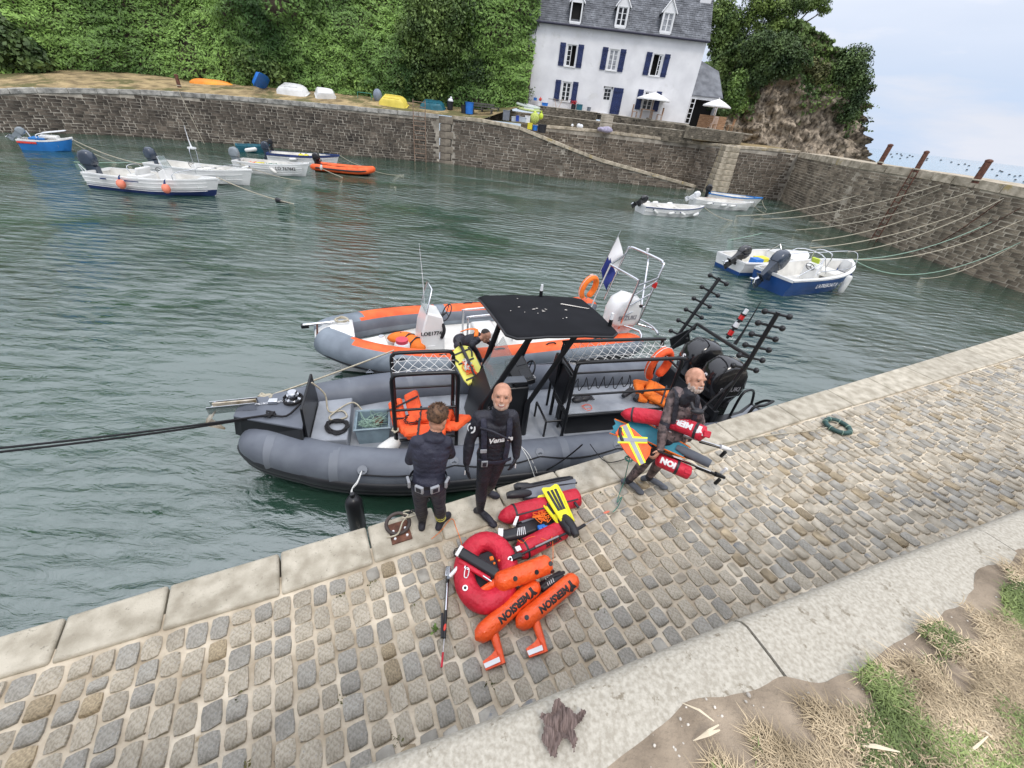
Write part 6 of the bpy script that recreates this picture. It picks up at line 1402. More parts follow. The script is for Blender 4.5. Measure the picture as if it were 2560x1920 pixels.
for q in range(3): mb.tube([c,c + RY(-.5) @ Vec((0,.18 * math.cos(q * 2.09),.18 * math.sin(q * 2.09)))],.011,5)
mb.build('steering_wheel',aluk,co,smooth=1); MB().box((-.36,.28,1.38),(.05,.09,.16),RY(-.4)).build('throttle',met,co,bevel=.01)
text('S GROBY',.085,frame((.2,.425,.98),(-1,0,0),(0,0,1)),ltr_g,co)
ZC = 2.40; CP = [R2(118,492,ZC),R2(826,508,ZC),R2(1108,768,ZC),R2(340,782,ZC)]
cx_ = sum((p.x for p in CP)) / 4; cy_ = sum((p.y for p in CP)) / 4
def cpt(u,v): return CP[0].lerp(CP[1],u).lerp(CP[3].lerp(CP[2],u),v)
mb = MB(); NU = 15; top_ = []; 
def rr_(u): return u
for z_,k_ in ((ZC - .05,1.0),(ZC - .015,1.0)):
    pass
G = [[cpt(i / NU,j / NU) + Vec((0,0,.025 * math.sin(PI * i / NU) + .025 * math.sin(PI * j / NU) - .035 * (abs(math.sin(PI * 3 * i / NU)) * .25))) for j in range(NU + 1)] for i in range(NU + 1)]
for (i,j,di,dj) in ((0,0,1,1),(NU,0,-1,1),(0,NU,1,-1),(NU,NU,-1,-1)): G[i][j] = (G[i + di][j] + G[i][j + dj]) / 2
vs = [p for r in G for p in r]; n = NU + 1
fs = [(i * n + j,(i + 1) * n + j,(i + 1) * n + j + 1,i * n + j + 1) for i in range(NU) for j in range(NU)]
o = MB().add(vs,fs).build('canopy',fab,rib,smooth=1.2); so = o.modifiers.new('s', 'SOLIDIFY'); so.thickness = .03
ring_ = [G[i][0] for i in range(NU)] + [G[NU][j] for j in range(NU)] + [G[NU - i][NU] for i in range(NU)] + [G[0][NU - j] for j in range(NU)]
MB().tube([p - Vec((0,0,.03)) for p in ring_],.022,6,closed=True).build('canopy_frame',aluk,rib,smooth=1)
for (fx,fy,tu,tv) in ((.42,.42,.22,.93),(-.28,.46,.62,.93),(.34,-.42,.26,.12),(-.28,-.46,.62,.12)):
    a = Vec((fx,fy,.38)); b = cpt(tu,tv) - Vec((0,0,.03)); d = (b - a); 
    mid_ = Vec((fx,fy,1.05)); mb = MB(); mb.tube([a,mid_,b],.04,8,flat=(1.25,.7)); mb.build('canopy_post',aluk,rib,smooth=1)
a,b = cpt(.62,.93),cpt(.22,.93)
for (u,v,x,y,s_) in ((.18,.28,0,0,.035),(.26,.35,0,0,.03),(.33,.3,0,0,.02),(.42,.62,0,0,.03),(.55,.12,0,0,.012),(.5,.4,0,0,.02),(.28,.6,0,0,.02)):
    pass
mb = MB()
for k in range(13):
    u,v = rnd.gauss(.36,.16),rnd.gauss(.42,.18); p = cpt(max(.05,min(.95,u)),max(.05,min(.95,v))) + Vec((0,0,.025 * math.sin(PI * u) + .025 * math.sin(PI * v) + .014))
    mb.ell(p,(rnd.uniform(.006,.035),rnd.uniform(.004,.012),.004),RZ(rnd.uniform(-.9,.3)),8,4)
p0,p1 = cpt(.72,.28),cpt(.93,.40)
for k in range(12): q = p0.lerp(p1,k / 11); mb.ell(q + Vec((0,0,.045)),(.03,.011 * (1.3 - k / 14),.004),RZ(0.1),8,4)
o = mb.build('gull_dropping',mat('gull droppings',(.62,.58,.52),.8,var=.1),rib); o['kind'] = 'stuff'
for (u,v) in ((.60,.02),(.985,.80)):
    p = cpt(u,v); mb = MB(); mb.cyl(p,p + Vec((0,0,.12)),.03,n=10); mb.cyl(p + Vec((0,0,.12)),p + Vec((0,0,.22)),.028,.02,10,m=1); mb.build('roof_light', [aluk,whitep],rib,smooth=.8)
mb = MB(); mb.box((-.98,.02,1.22),(.10,.78,.58),RY(-.12)); st0 = mb.build('leaning_seat',aluk,rib,bevel=.04)
for y in (-.3,.34): MB().tube([(-.95,y,.36),(-.95,y,1.0)],.025,8).build('leg',aluk,st0,smooth=1)
mb = MB(); a_ = [(-.62,.0,.70),(-.62,.55,.70),(-.9,.55,.70)]; mb.tube(a_,.02,6); mb.tube([(-.62,.0,.38),(-.62,.0,.70)],.02,6); mb.tube([(-.62,.55,.38),(-.62,.55,.70)],.02,6); mb.build('foot_frame',aluk,rib,smooth=1)
mb = MB(); P = []
for k in range(8):
    x = -1.1 - k * .17
    for q in range(7): P.append((x - .17 * q / 7 + rnd.uniform(-.01,.01),.08 + rnd.uniform(-.02,.02),1.22 - .26 * math.sin(PI * q / 7) * rnd.uniform(.8,1.1)))
mb.tube(SP(P,2),.008,5); mb.build('hose_loops',rope_k,rib,smooth=1.4)
t = thing('black_glove', 'black neoprene gloves dropped at the left end of the grey bench', 'gloves',rw_((-1.25,.28,.92)),rot=(.1,0,.5))
for k in range(2): mb = MB(); mb.ell((k * .14,0,0),(.12,.07,.05)); [mb.tube([(k * .14 + .08,-.04 + j * .025,0),(k * .14 + .17,-.07 + j * .04,-.01)],.013,6) for j in range(4)]; mb.build('glove',blackp,t,smooth=1.4)
t = thing('diving_boots', 'pair of black diving boots lying at the right of the grey bench', 'boots',rw_((-2.25,.28,.92)),rot=(0,0,-.3))
for k in range(2): mb = MB(); mb.tube([(k * .2 - .1,-.12,.03),(k * .2 - .05,0,.05),(k * .2,.1,.06),(k * .2 + .02,.16,.03)], [.04,.055,.06,.03],10); mb.build('boot',blackp,t,smooth=1.4)
def lifebuoy(label,p,R,m,s=1.0):
    t = thing('lifebuoy',label, 'lifebuoy',p,rot=R,sc=s)
    P = [(.23 * math.sin(a_) * 1.0,.30 * -math.cos(a_),0) for a_ in [-.0 + PI * .12 + (2 * PI - PI * .24) * k / 22 for k in range(23)]]
    MB().tube(P, [.05] + [.085] * 21 + [.05],12,flat=(1,.8)).build('ring',m,t,smooth=1.3); MB().tube([(q[0] * 1.32,q[1] * 1.25,0) for q in P],.008,5).build('grab_cord',netw,t,smooth=1); MB().box((0,.3,.07),(.1,.12,.02)).build('reflective_band',netw,t); return t
lifebuoy('orange horseshoe lifebuoy hung at the stern end of the second rack',rw_((-2.72,.18,1.50)),(PI / 2 - .1,.0,RTH + .25 + PI),vest,.95)
for k,(x,y,z,rz) in enumerate(((-2.55,.30,.93,.2),(-2.75,.42,.98,1.2))): lifejacket(('bright orange lifejacket under the lifebuoy at the bench end', 'second bright orange lifejacket against the stern rack post')[k],rw_((x,y,z)),(.3,.2 - k * .5,rz),vest2,.9)
def solve_pt(px,py,y_loc):   # boat-frame point on the plane y = y_loc seen at that photo position
    d = ray(px,py); n_v = RV; t_ = ((RO + RV * y_loc) - CAM_P).dot(n_v) / d.dot(n_v); return rloc(CAM_P + d * t_)
def s2(x,y,yl): return solve_pt(1150 + x / 2.765,560 + y / 2.765,yl)
ABF,ABN,AFN,AFF = s2(1755,1285,.95),s2(2010,925,.98),s2(1640,692,-.95),s2(1425,885,-.95)
ar = MB(); ab_ = [ABF,ABF.lerp(ABN,.55),ABF.lerp(ABN,.9),ABN,ABN.lerp(AFN,.12),ABN.lerp(AFN,.88),AFN,AFN.lerp(AFF,.1),AFN.lerp(AFF,.45),AFF]
ar.tube(SP(ab_,3),.032,8); arch = ar.build('stern_arch',aluk,rib,smooth=1)
MB().box(AFF.lerp(AFN,.45),(.42,.03,.30),RY(.5)).build('arch_gusset',aluk,arch)
MB().tube([ABF + Vec((.35,0,-.1)),ABF.lerp(ABN,.6)],.022,8).build('arch_brace',aluk,arch,smooth=1)
for (bot,top,y_l,nm) in (((1150 + 1960 / 2.765,560 + 1010 / 2.765),(1150 + 2200 / 2.765,560 + 610 / 2.765),1.08, 'near'),((1150 + 1500 / 2.765,560 + 780 / 2.765),(1150 + 1795 / 2.765,560 + 372 / 2.765),-1.02, 'far')):
    a = solve_pt(*bot,y_l); b = solve_pt(*top,y_l); d = (b - a); dn_ = d.normalized()
    mb = MB(); mb.tube([a,b],.034,8); tr_ = mb.build('rod_rack',aluk,rib,smooth=1)
    px = Vec((-.954,.30,.05)).normalized(); px = (px - dn_ * px.dot(dn_)).normalized()
    n = 6 if nm == 'near' else 6
    for k in range(n):
        c = a.lerp(b,.04 + .93 * k / (n - 1)); mb = MB(); mb.tube([c - px * .19,c + px * .19],.02,6)
        for s in (-1,1): mb.ell(c + px * .19 * s,(.046,.046,.046),nu=10,nv=6)
        mb.build('rod_peg',aluk,tr_,smooth=1)
mb = MB(); a,b = solve_pt(1150 + 1845 / 2.765,560 + 790 / 2.765,.55),solve_pt(1150 + 1975 / 2.765,560 + 605 / 2.765,.55)
mb.tube([a,b],.022,8); ml = mb.build('light_mast',aluk,arch,smooth=1)
redl = mat('red lamp glass',(.55,.02,.02),.15,var=.1,coat=.5)
for k,(t_,m_) in enumerate(((.22,redl),(.52,whitep),(.80,redl),(1.0,whitep))):
    c = a.lerp(b,t_); d = (b - a).normalized(); MB().cyl(c - d * .04,c + d * .04,.042 if k < 3 else .03,n=12).build('lamp',m_,ml,smooth=.8); MB().cyl(c - d * .065,c - d * .04,.05,n=12).build('lamp_base',aluk,ml,smooth=.8)
a = solve_pt(1150 + 1900 / 2.765,560 + 830 / 2.765,.7); MB().tube([a,a + Vec((-.05,0,.2)),a + Vec((-.12,0,.75))], [.03,.018,.003],6).build('antenna',aluk,arch,smooth=1)
MB().box((-3.72,0,.62),(.10,1.7,.50)).build('transom',aluk,rib,bevel=.01); MB().box((-3.5,.5,.55),(.35,.6,.35)).build('battery_box',aluk,rib,bevel=.02)
for (y,px_) in ((-.30,0),(.38,1)):
    e,T = outboard(rib,(-4.05,y,.60),1.22,blk,.12)
    for s in (1,-1): text('SUZUKI',.13,Matrix.Translation((-4.0,y,.60)) @ frame((-.0,s * .215 * 1.22,.58),(-s,0,0),(0,0,1)),ltr_g,e,bold=.004)
    text('S',.17,Matrix.Translation((-4.0,y,.60)) @ frame((.40,-.02,.72),(0,1,0),(-.45,0,1)),ltr_w,e,bold=.006)
mb = MB(); mb.prism([(-3.8,.62),(-4.6,.52),(-5.1,.28),(-5.2,.62),(-4.6,.95),(-3.8,1.05)],.04,z0=.5); pf = mb.build('stern_platform',aluk,rib,bevel=.01); mb = MB(); mb.prism([(-4.3,.66),(-4.65,.58),(-5.02,.38),(-5.06,.58),(-4.6,.82),(-4.3,.86)],.012,z0=.542); mb.build('tread_pad',deckg,pf)
mb = MB(); mb.prism([(-3.8,-.55),(-4.75,-.62),(-4.75,-1.08),(-3.8,-1.1)],.04,z0=.5); mb.build('stern_platform',aluk,rib,bevel=.01)
for (y0,y1) in ((.6,1.1),):
    MB().tube(SP([(-4.3,.95,.54),(-4.35,.95,.98),(-4.6,.93,1.0),(-5.0,.75,.92),(-5.18,.6,.8),(-5.2,.45,.7),(-5.15,.35,.54)],3),.026,8).build('platform_rail',aluk,pf,smooth=1)
    MB().tube(SP([(-4.35,.6,.54),(-4.4,.58,1.0),(-4.6,.52,1.05),(-4.95,.35,.85),(-5.05,.35,.54)],3),.024,8).build('platform_rail',aluk,pf,smooth=1)
rope('white cord loop hanging over the near tube right of the smiling diver',SP([rw_((-.02,1.08,.75)),rw_((-.10,1.30,.66)),rw_((-.2,1.42,.40)),rw_((-.3,1.40,.2)),rw_((-.24,1.38,.45)),rw_((-.12,1.26,.70)),rw_((-.02,1.1,.75))],4),netw,.007)
rope('dark line from the near tube to the quay edge',sag(rw_((-.4,1.35,.42)),c4(-100,960,1.33),.05),rope_k,.012)
coil('orange thin cord dropped on the grey bench',rw_((-1.35,.5,.885)),.1,16,vest,.004,11); coil('blue thin cord on the grey deck below the seat',rw_((-.95,.8,.40)),.12,16,bluep,.004,12)
def boardslab(name,label,a,b,w_,th,m,up=(0,0,1),notch=False):
    a,b = Vec(a),Vec(b); L = (b - a).length; t = thing(name,label, 'board',(a + b) / 2); t.matrix_world = frame((a + b) / 2,b - a,up)
    t.rotation_euler = t.matrix_world.to_euler(); return t,L
A_,B_ = c1(1905,690,.95),c1(1790,460,1.15)
t,L = boardslab('dive_board', 'yellow plank buoy with black straps and gear propped over the far tube',A_,B_,.36,.05,ybd,up=Vec((.1,-.75,.65)).cross(B_ - A_))
o = [(-L / 2,-.15),(-L * .35,-.185),(L * .2,-.2),(L * .42,-.17),(L / 2,-.08),(L / 2 + .03,0),(L / 2,.08),(L * .42,.17),(L * .2,.2),(-L * .35,.185),(-L / 2,.15),(-L / 2 + .05,0)]
MB().prism(o,.055).build('plank',ybd,t,bevel=.015)
for x in (-.35,.05,.3): MB().box((x,0,.06),(.035,.30,.012)).build('strap',blackp,t)
for s in (-1,1): MB().tube(SP([(.1,.13 * s,.06),(.2,.17 * s,.09),(.35,.15 * s,.06)],3),.016,6).build('carry_handle',blackp,t,smooth=1)
mb = MB(); mb.tube([(-.4,-.02,.09),(.0,-.03,.10),(.45,-.04,.11)], [.02,.035,.03],8); mb.box((.52,-.04,.1),(.22,.07,.06)); mb.box((.40,-.04,.17),(.05,.04,.14)); mb.build('speargun_body',blackp,t,bevel=.006)
P = [Vec((-.15 + rnd.uniform(-.2,.2),rnd.uniform(-.08,.1),.085 + rnd.random() * .03)) for _ in range(24)]; MB().tube(SP(P,3),.008,5).build('line_bundle',vest,t)
P = [Vec((-.12 + rnd.uniform(-.2,.2),rnd.uniform(-.08,.1),.09 + rnd.random() * .03)) for _ in range(16)]; MB().tube(SP(P,3),.01,5).build('line_bundle',geli,t)
# ================= orange RIB
OO,OTH = Vec((-0.66,8.53,0)),math.radians(25.5)
OU,OV = Vec((-math.cos(OTH),-math.sin(OTH),0)),Vec((math.sin(OTH),-math.cos(OTH),0))
def oloc(p): d = Vec(p) - OO; return Vec((d.dot(OU),d.dot(OV),p[2]))
def O1(x,y,z): return oloc(c1(x,y,z))
def O2(x,y,z): return oloc(c2(x,y,z))
def ow(p): return OO + OU * p[0] + OV * p[1] + Vec((0,0,p[2]))
orb = thing('rigid_inflatable', 'orange and grey rigid inflatable with white console and white engine behind the dive boat', 'inflatable boat',OO,math.atan2(OU.y,OU.x))
TQ = SP([(-3.6,1.10,.50),(-3.0,1.10,.50),(-1.5,1.10,.50),(0,1.12,.52),(1.3,1.10,.55),(2.2,.92,.62),(2.9,.62,.70),(3.3,.34,.78),(3.5,.10,.82)],5)
TS = [.29] * len(TQ); TS[0] = .06; TS[1] = .14; TS[2] = .2; TS[3] = .25; TS[-1] = .2
NA = 24
for s in (1,-1):
    mb = MB(); P = [(p[0],p[1] * s,p[2]) for p in TQ]; mb.tube(P,TS,NA)
    nseg = len(P) - 1; UPJ = []
    for j in range(NA):
        c = sum((Vec(mb.v[k]) for k in mb.f[12 * NA + j]),Vec()) / 4; d = c - (Vec(P[12]) + Vec(P[13])) / 2; UPJ.append(math.atan2(d.z,d.y * s))
    for i in range(nseg):
        for j in range(NA):
            f = mb.f[i * NA + j]; c = sum((Vec(mb.v[k]) for k in f),Vec()) / 4; ax = (Vec(P[i]) + Vec(P[i + 1])) / 2; d = c - ax
            x = c[0]; up_ = UPJ[j]   # 0 = outward,pi/2 = up
            orange = (x < (2.75 if s < 0 else 3.0)) and ((.1 < up_ < 2.35) if s < 0 else (.95 < up_ < 2.1 if x > 1.2 else .75 < up_ < 2.1))
            for xb in (.9,-.9): 
                if abs(x - xb) < .05: orange = False
            mb.m[i * NA + j] = 1 if orange else (2 if (s < 0 and up_ >= 2.35) else 0)
    mb.build('tube', [hyp_b,orh,hyp],orb,smooth=1.4)
    for dz_ in (-.05,-.13):
        Pq = [(p[0] + (0 if p[0] < 2.6 else .1 * (p[0] - 2.6)),s * (p[1] + r * .94),p[2] + dz_) for p,r in zip(TQ[4:],TS[4:])]
        MB().tube(Pq,.03,6).build('rub_strake',hyp if dz_ > -.1 else rub,orb,smooth=1)
    for x in (2.2,1.4,.2,-1.0,-2.2):
        MB().tube([(x - .12,s * 1.16,.79),(x - .06,s * 1.17,.83),(x + .06,s * 1.17,.83),(x + .12,s * 1.16,.79)],.018,6).build('grab_handle',rub,orb,smooth=1)
MB().tube([(2.2 - .12 * k,-1.28 - .0,.76 + .02 * math.sin(k * .8)) for k in range(36)],.012,5).build('grab_line',rope_k,orb,smooth=1)
mb = MB(); mb.ell((3.35,0,.74),(.34,.40,.27),nu=20,nv=12); mb.build('bow_cone',hyp_b,orb,smooth=1.5)
mb = MB(); mb.loft([[Vec((x,y * k,z)) for y,z in ((-1,.40),(-.75,.05),(0,-.3 + r_ * .4),(.75,.05),(1,.40))] for x,k,r_ in ((-3.5,.95,0),(0,.95,0),(1.8,.8,.2),(2.7,.45,.7),(3.3,.1,1.6))]); mb.build('hull',gel,orb,smooth=.8)
mb = MB(); mb.prism([(-3.4,-.88),(1.4,-.88),(2.3,-.62),(2.3,.62),(1.4,.88),(-3.4,.88)],.04,z0=.38); mb.build('deck',geli,orb)
mb = MB(); LK = [O1(x,y,.76) for x,y in ((1345,500),(1285,362),(1120,395),(1015,425),(1060,455),(1200,500))]; mb.prism([(p.x,p.y) for p in LK],.34,z0=.42); bk_ = mb.build('bow_locker',geli,orb,bevel=.03)
lk = [O1(x,y,.77) for x,y in ((1325,485),(1280,400),(1130,425),(1110,445),(1200,485))]; mb = MB(); mb.prism([(p.x,p.y) for p in lk],.012,z0=.765); mb.build('locker_lid',gel,bk_,bevel=.004); fc = O1(1265,378,.765); MB().cyl(fc,fc + Vec((0,0,.02)),.05,n=14).build('filler_cap',met,bk_,smooth=.6)
mb = MB(); mb.loft([[Vec((2.95,y,z)) for y,z in ((-.36,.93),(-.2,1.06),(.2,1.06),(.36,.93))], [Vec((3.35,y,z)) for y,z in ((-.30,.98),(-.16,1.10),(.16,1.10),(.30,.98))], [Vec((3.68,y,z)) for y,z in ((-.20,.86),(-.10,.94),(.10,.94),(.20,.86))]],closed=True); mb.build('bow_cover',gel,orb,bevel=.02)
MB().tube([(3.3,0,1.13),(3.85,0,1.11)],.035,8).build('bow_roller',met,orb,smooth=1); MB().box((3.82,0,1.09),(.14,.09,.07)).build('roller_tip',aluk,orb,bevel=.01)
mb = MB(); mb.tube(SP([(3.6,0,1.14),(3.62,.12,1.0),(3.66,.18,.75),(3.66,.1,.55)],3),.018,6); mb.build('bow_chain',rust,orb,smooth=1)
coil('frayed pale rope lashed around the white bow of the orange boat',ow((3.15,0,1.14)),.13,30,rope_w,.014,15)
cq = O1(1590,440,.44); CX,CY = cq.x,cq.y
def ox(x,y,z): return Vec((CX + x,CY + y,z))
mb = MB(); mb.loft([ringc(CX - .26,CX + .28,CY - .34,CY + .34,.42),ringc(CX - .26,CX + .2,CY - .32,CY + .32,1.0), [ox(-.22,-.29,1.25),ox(.1,-.28,1.36),ox(.1,.28,1.36),ox(-.22,.29,1.25)]])
oc = mb.build('console',gel,orb,bevel=.03)
W = [ox(.11,-.28,1.34),ox(.11,.28,1.34),ox(-.02,.22,1.84),ox(-.02,-.22,1.84)]
mb = MB(); mb.add(W + [w + Vec((.01,0,0)) for w in W], [(0,1,2,3),(7,6,5,4),(0,4,5,1),(1,5,6,2),(2,6,7,3),(3,7,4,0)]); mb.build('windscreen',scr,oc); MB().tube([W[0],W[3],W[2],W[1]],.013,6).build('screen_frame',met,oc,smooth=1)
mb = MB(); c = ox(-.38,-.02,1.2); mb.tube([c + RY(-.5) @ Vec((0,.19 * math.cos(q * PI / 10),.19 * math.sin(q * PI / 10))) for q in range(20)],.014,6,closed=True)
for q in range(3): mb.tube([c,c + RY(-.5) @ Vec((0,.19 * math.cos(q * 2.09),.19 * math.sin(q * 2.09)))],.011,5)
mb.tube([c,c + Vec((.15,0,-.05))],.02); mb.build('steering_wheel',blackp,oc,smooth=1); MB().tube([ox(.05,-.22,1.35),ox(.07,-.24,1.9),ox(.12,-.26,2.6)], [.012,.006,.003],5).build('whip_antenna',whitep,oc,smooth=1)
text('LOE17746',.115,frame(ox(0,.345,.92),(-1,0,0),(0,.03,1)),ltr_k,oc,bold=.004); MB().box(ox(.04,.342,.58),(.16,.012,.10)).build('vent_panel',gel,oc)
mb = MB(); mb.tube(SP([ox(-.22,.28,1.1),ox(-.24,.34,1.0),ox(-.22,.36,.9),ox(-.18,.34,.8)],3),.035,7); mb.build('kill_cord',rope_k,oc,smooth=1.2)
hq = O1(1900,400,.7)
MB().box((hq.x - .25,hq.y - .2,.66),(.5,.6,.5)).build('helm_seat',gel,orb,bevel=.05)
for dy in (-.62,-.25): MB().tube(SP([(hq.x + .12,hq.y + dy,.45),(hq.x + .12,hq.y + dy,1.05),(hq.x + .05,hq.y + dy,1.14),(hq.x - .9,hq.y + dy,1.14),(hq.x - .98,hq.y + dy,1.05),(hq.x - .98,hq.y + dy,.45)],2),.024,8).build('grab_rail',met,orb,smooth=1)
t = thing('dry_bag', 'orange bag with black straps lying before the white console', 'bag',c1(1475,450,.50),rot=(0,0,2.6)); MB().ell((0,0,.1),(.36,.2,.17),nu=16,nv=10).build('bag_body',vest2,t,smooth=1.5)
for x in (-.12,.1): MB().tube([(x,-.22,.06),(x,-.15,.22),(x,0,.285),(x,.15,.22),(x,.22,.06)],.018,5).build('strap',blackp,t,smooth=1)
t = thing('dry_bag', 'flat orange bag behind the white drum', 'bag',c1(1400,405,.50),rot=(0,0,.4)); MB().ell((0,0,.08),(.3,.16,.12)).build('bag_body',vest2,t,smooth=1.5); MB().tube([(0,-.17,.08),(0,0,.2),(0,.17,.08)],.015,5).build('strap',blackp,t)
t = thing('drum', 'white screw top drum with pink red lid before the console', 'drum',c1(1410,500,.44)); MB().tube([(0,0,0),(0,0,.04),(0,0,.26),(0,0,.30)], [.14,.16,.16,.13],18).build('drum_body',whitep,t,smooth=.8); MB().tube([(0,0,.30),(0,0,.37)],.125,18).build('lid',mat('pink red lid',(.62,.06,.10),.4,var=.1),t,smooth=.8)
t = thing('cloth', 'crumpled red cloth at the foot of the white drum', 'cloth',c1(1460,505,.46)); mb = MB(); mb.ell((0,0,.04),(.17,.1,.08)); mb.v = [tuple(Vec(v) + noise.noise_vector(Vec(v) * 9) * .05) for v in mb.v]; mb.build('cloth_body',redp,t,smooth=1.5)
eq = O2(1120,590,1.30); EL = Vec((eq.x,eq.y,eq.z - .56 * 1.25))
e,T = outboard(orb,EL,1.25,gel,0.0,leg_m=whitep)
for s in (1,-1): text('SUZUKI',.15,Matrix.Translation(EL) @ frame((-.0,s * .215 * 1.25,.60),(-s,0,0),(0,0,1)),ltr_g,e,bold=.004)
MB().box(EL + Vec((-.2,.235,.86)),(.34,.02,.07)).build('air_intake',blackp,e,bevel=.005); MB().box((EL.x + .42,0,.62),(.12,1.6,.45)).build('transom',gel,orb,bevel=.02)
def A2(x,y,z): return O2(x,y,z)
c_bf,c_bn,c_fn,c_ff = A2(1170,150,2.45),A2(1418,262,2.4),A2(1240,392,2.3),A2(1040,280,2.3)
f_bn,f_fn,f_ff,f_bf = A2(1225,690,.95),A2(1095,720,.9),A2(905,575,.9),A2(1000,520,.9)
def rc(a,b,c,r=.16): return [b + (a - b).normalized() * r,b + (a - b).normalized() * r * .3 + (c - b).normalized() * r * .3,b + (c - b).normalized() * r]
ao = MB().tube(SP([f_bf] + rc(f_bf,c_bf,c_bn) + rc(c_bf,c_bn,f_bn) + [f_bn],3),.028,8).build('stern_arch',met,orb,smooth=1)
def AO(*P,r=.024,k=4,name='arch_tube'): return MB().tube(SP(P,k),r,8).build(name,met,ao,smooth=1)
AO(*([c_ff] + rc(c_ff,c_fn,f_fn,.1) + [f_fn]),k=2); AO(c_ff,f_ff,k=1); AO(c_bf.lerp(f_bf,.15),c_ff,k=1); AO(c_bn.lerp(f_bn,.25),c_fn.lerp(f_fn,.1),k=1)
AO(c_bn.lerp(c_bf,.45),c_bn.lerp(c_bf,.4) + Vec((0,0,-.2)),A2(1255,560,1.5),k=3)
for q in (.3,.5,.7): AO(c_bn.lerp(f_bn,q),c_fn.lerp(f_fn,q),r=.016,k=1,name='ladder_rung')
AO(f_bn,A2(1350,730,.9),A2(1368,765,.9),k=3); AO(f_fn + Vec((0,0,.1)),A2(1240,740,.95),A2(1250,790,.85),k=2); AO(A2(1230,655,1.0),A2(1330,710,1.0),A2(1365,760,.95),k=3)
MB().cyl(c_bn.lerp(c_bf,.5),c_bn.lerp(c_bf,.5) + Vec((0,0,.12)),.02,.035,10).build('stern_light',whitep,ao,smooth=.8); MB().box(c_bn.lerp(f_bn,.36),(.08,.08,.14)).build('side_lamp',redl,ao,bevel=.01)
def osolve(px,py,y_loc): d = ray(px,py); t_ = ((OO + OV * y_loc) - CAM_P).dot(OV) / d.dot(OV); return CAM_P + d * t_
f0 = osolve(1150 + 870 / 2.765,560 + 520 / 2.765,-.95); f1 = osolve(1150 + 1112 / 2.765,560 + 45 / 2.765,-.95)
t = thing('flag', 'white and navy diving flag hanging from a pole at the stern of the orange boat', 'flag',f0)
MB().tube([(0,0,0),f1 - f0], [.016,.010],6).build('flag_pole',met,t,smooth=1)
fd = f1 - f0; P_a,P_b = fd * .93,fd * .45; hang = Vec((.30,-.05,-.62)); V = []; M_ = []
NU_,NV_ = 10,12
def fl(u,v): return P_a.lerp(P_b,v) + hang * u * (1 - .15 * v) + Vec((.05 * math.sin(v * 9 + u * 4) * u,.09 * math.sin(u * 7 + v * 5) * u,0))
mb = MB()
for i in range(NU_):
    for j in range(NV_):
        q = [fl(i / NU_,j / NV_),fl((i + 1) / NU_,j / NV_),fl((i + 1) / NU_,(j + 1) / NV_),fl(i / NU_,(j + 1) / NV_)]; mb.add(q, [(0,1,2,3)],0 if (j < NV_ * .52 - i * .15) else 1)
mb.build('flag_cloth', [ltr_w,mat('navy flag cloth',(.010,.022,.16),.7,var=.1)],t,smooth=1.5)
lifebuoy('light orange horseshoe lifebuoy on the stern arch of the orange boat',osolve(1150 + 890 / 2.765,560 + 440 / 2.765,-.7),(PI / 2 - .2,0,OTH + PI + .2),vest2,1.0)
# ================================================================== PEOPLE
skin = mat('skin',(0.45,0.225,0.145),0.5,var=0.12,scale=18,col2=(0.53,0.28,0.19),spec=.35)
neo = mat('black neoprene',(0.016,0.016,0.022),0.55,var=0.2,scale=6,col2=(0.024,0.024,0.034),bump=.7,bscale=13,spec=.4)
neo_b = mat('dark navy neoprene',(0.020,0.021,0.036),0.6,var=0.15,scale=5,col2=(0.03,0.031,0.05),bump=.6,bscale=12,spec=.4)
camo = mat('brown camouflage neoprene',(0.055,0.045,0.048),0.65,var=0.3,scale=16,col2=(0.17,0.125,0.12),bump=.25,bscale=50,spots=(0.035,0.03,0.034),spotscale=22,spotthr=.55)
sock = mat('grey neoprene sock',(0.10,0.11,0.13),0.7,var=.12,scale=5)
hairb = mat('brown hair',(0.06,0.032,0.018),0.7,var=.4,scale=30,col2=(0.12,0.065,0.035),bump=1,bscale=120)
hairk = mat('dark short hair',(0.035,0.028,0.025),0.8,var=.3,scale=30,bump=1,bscale=120)
stub = mat('grey stubble',(0.36,0.22,0.16),0.7,var=.15,scale=40,col2=(0.43,0.30,0.235))
stub2 = mat('pale grey beard',(0.38,0.29,0.24),0.8,var=.2,scale=60,col2=(0.50,0.43,0.38),bump=.6,bscale=200)
eye_m = mat('dark eye',(0.03,0.02,0.018),0.3,var=.1); lip = mat('lips',(0.36,0.13,0.11),.5,var=.1); teeth = mat('teeth',(.5,.44,.38),.35,var=.05)
silv = mat('grey lead weight frame',(0.30,0.31,0.33),0.5,var=.1,scale=5)
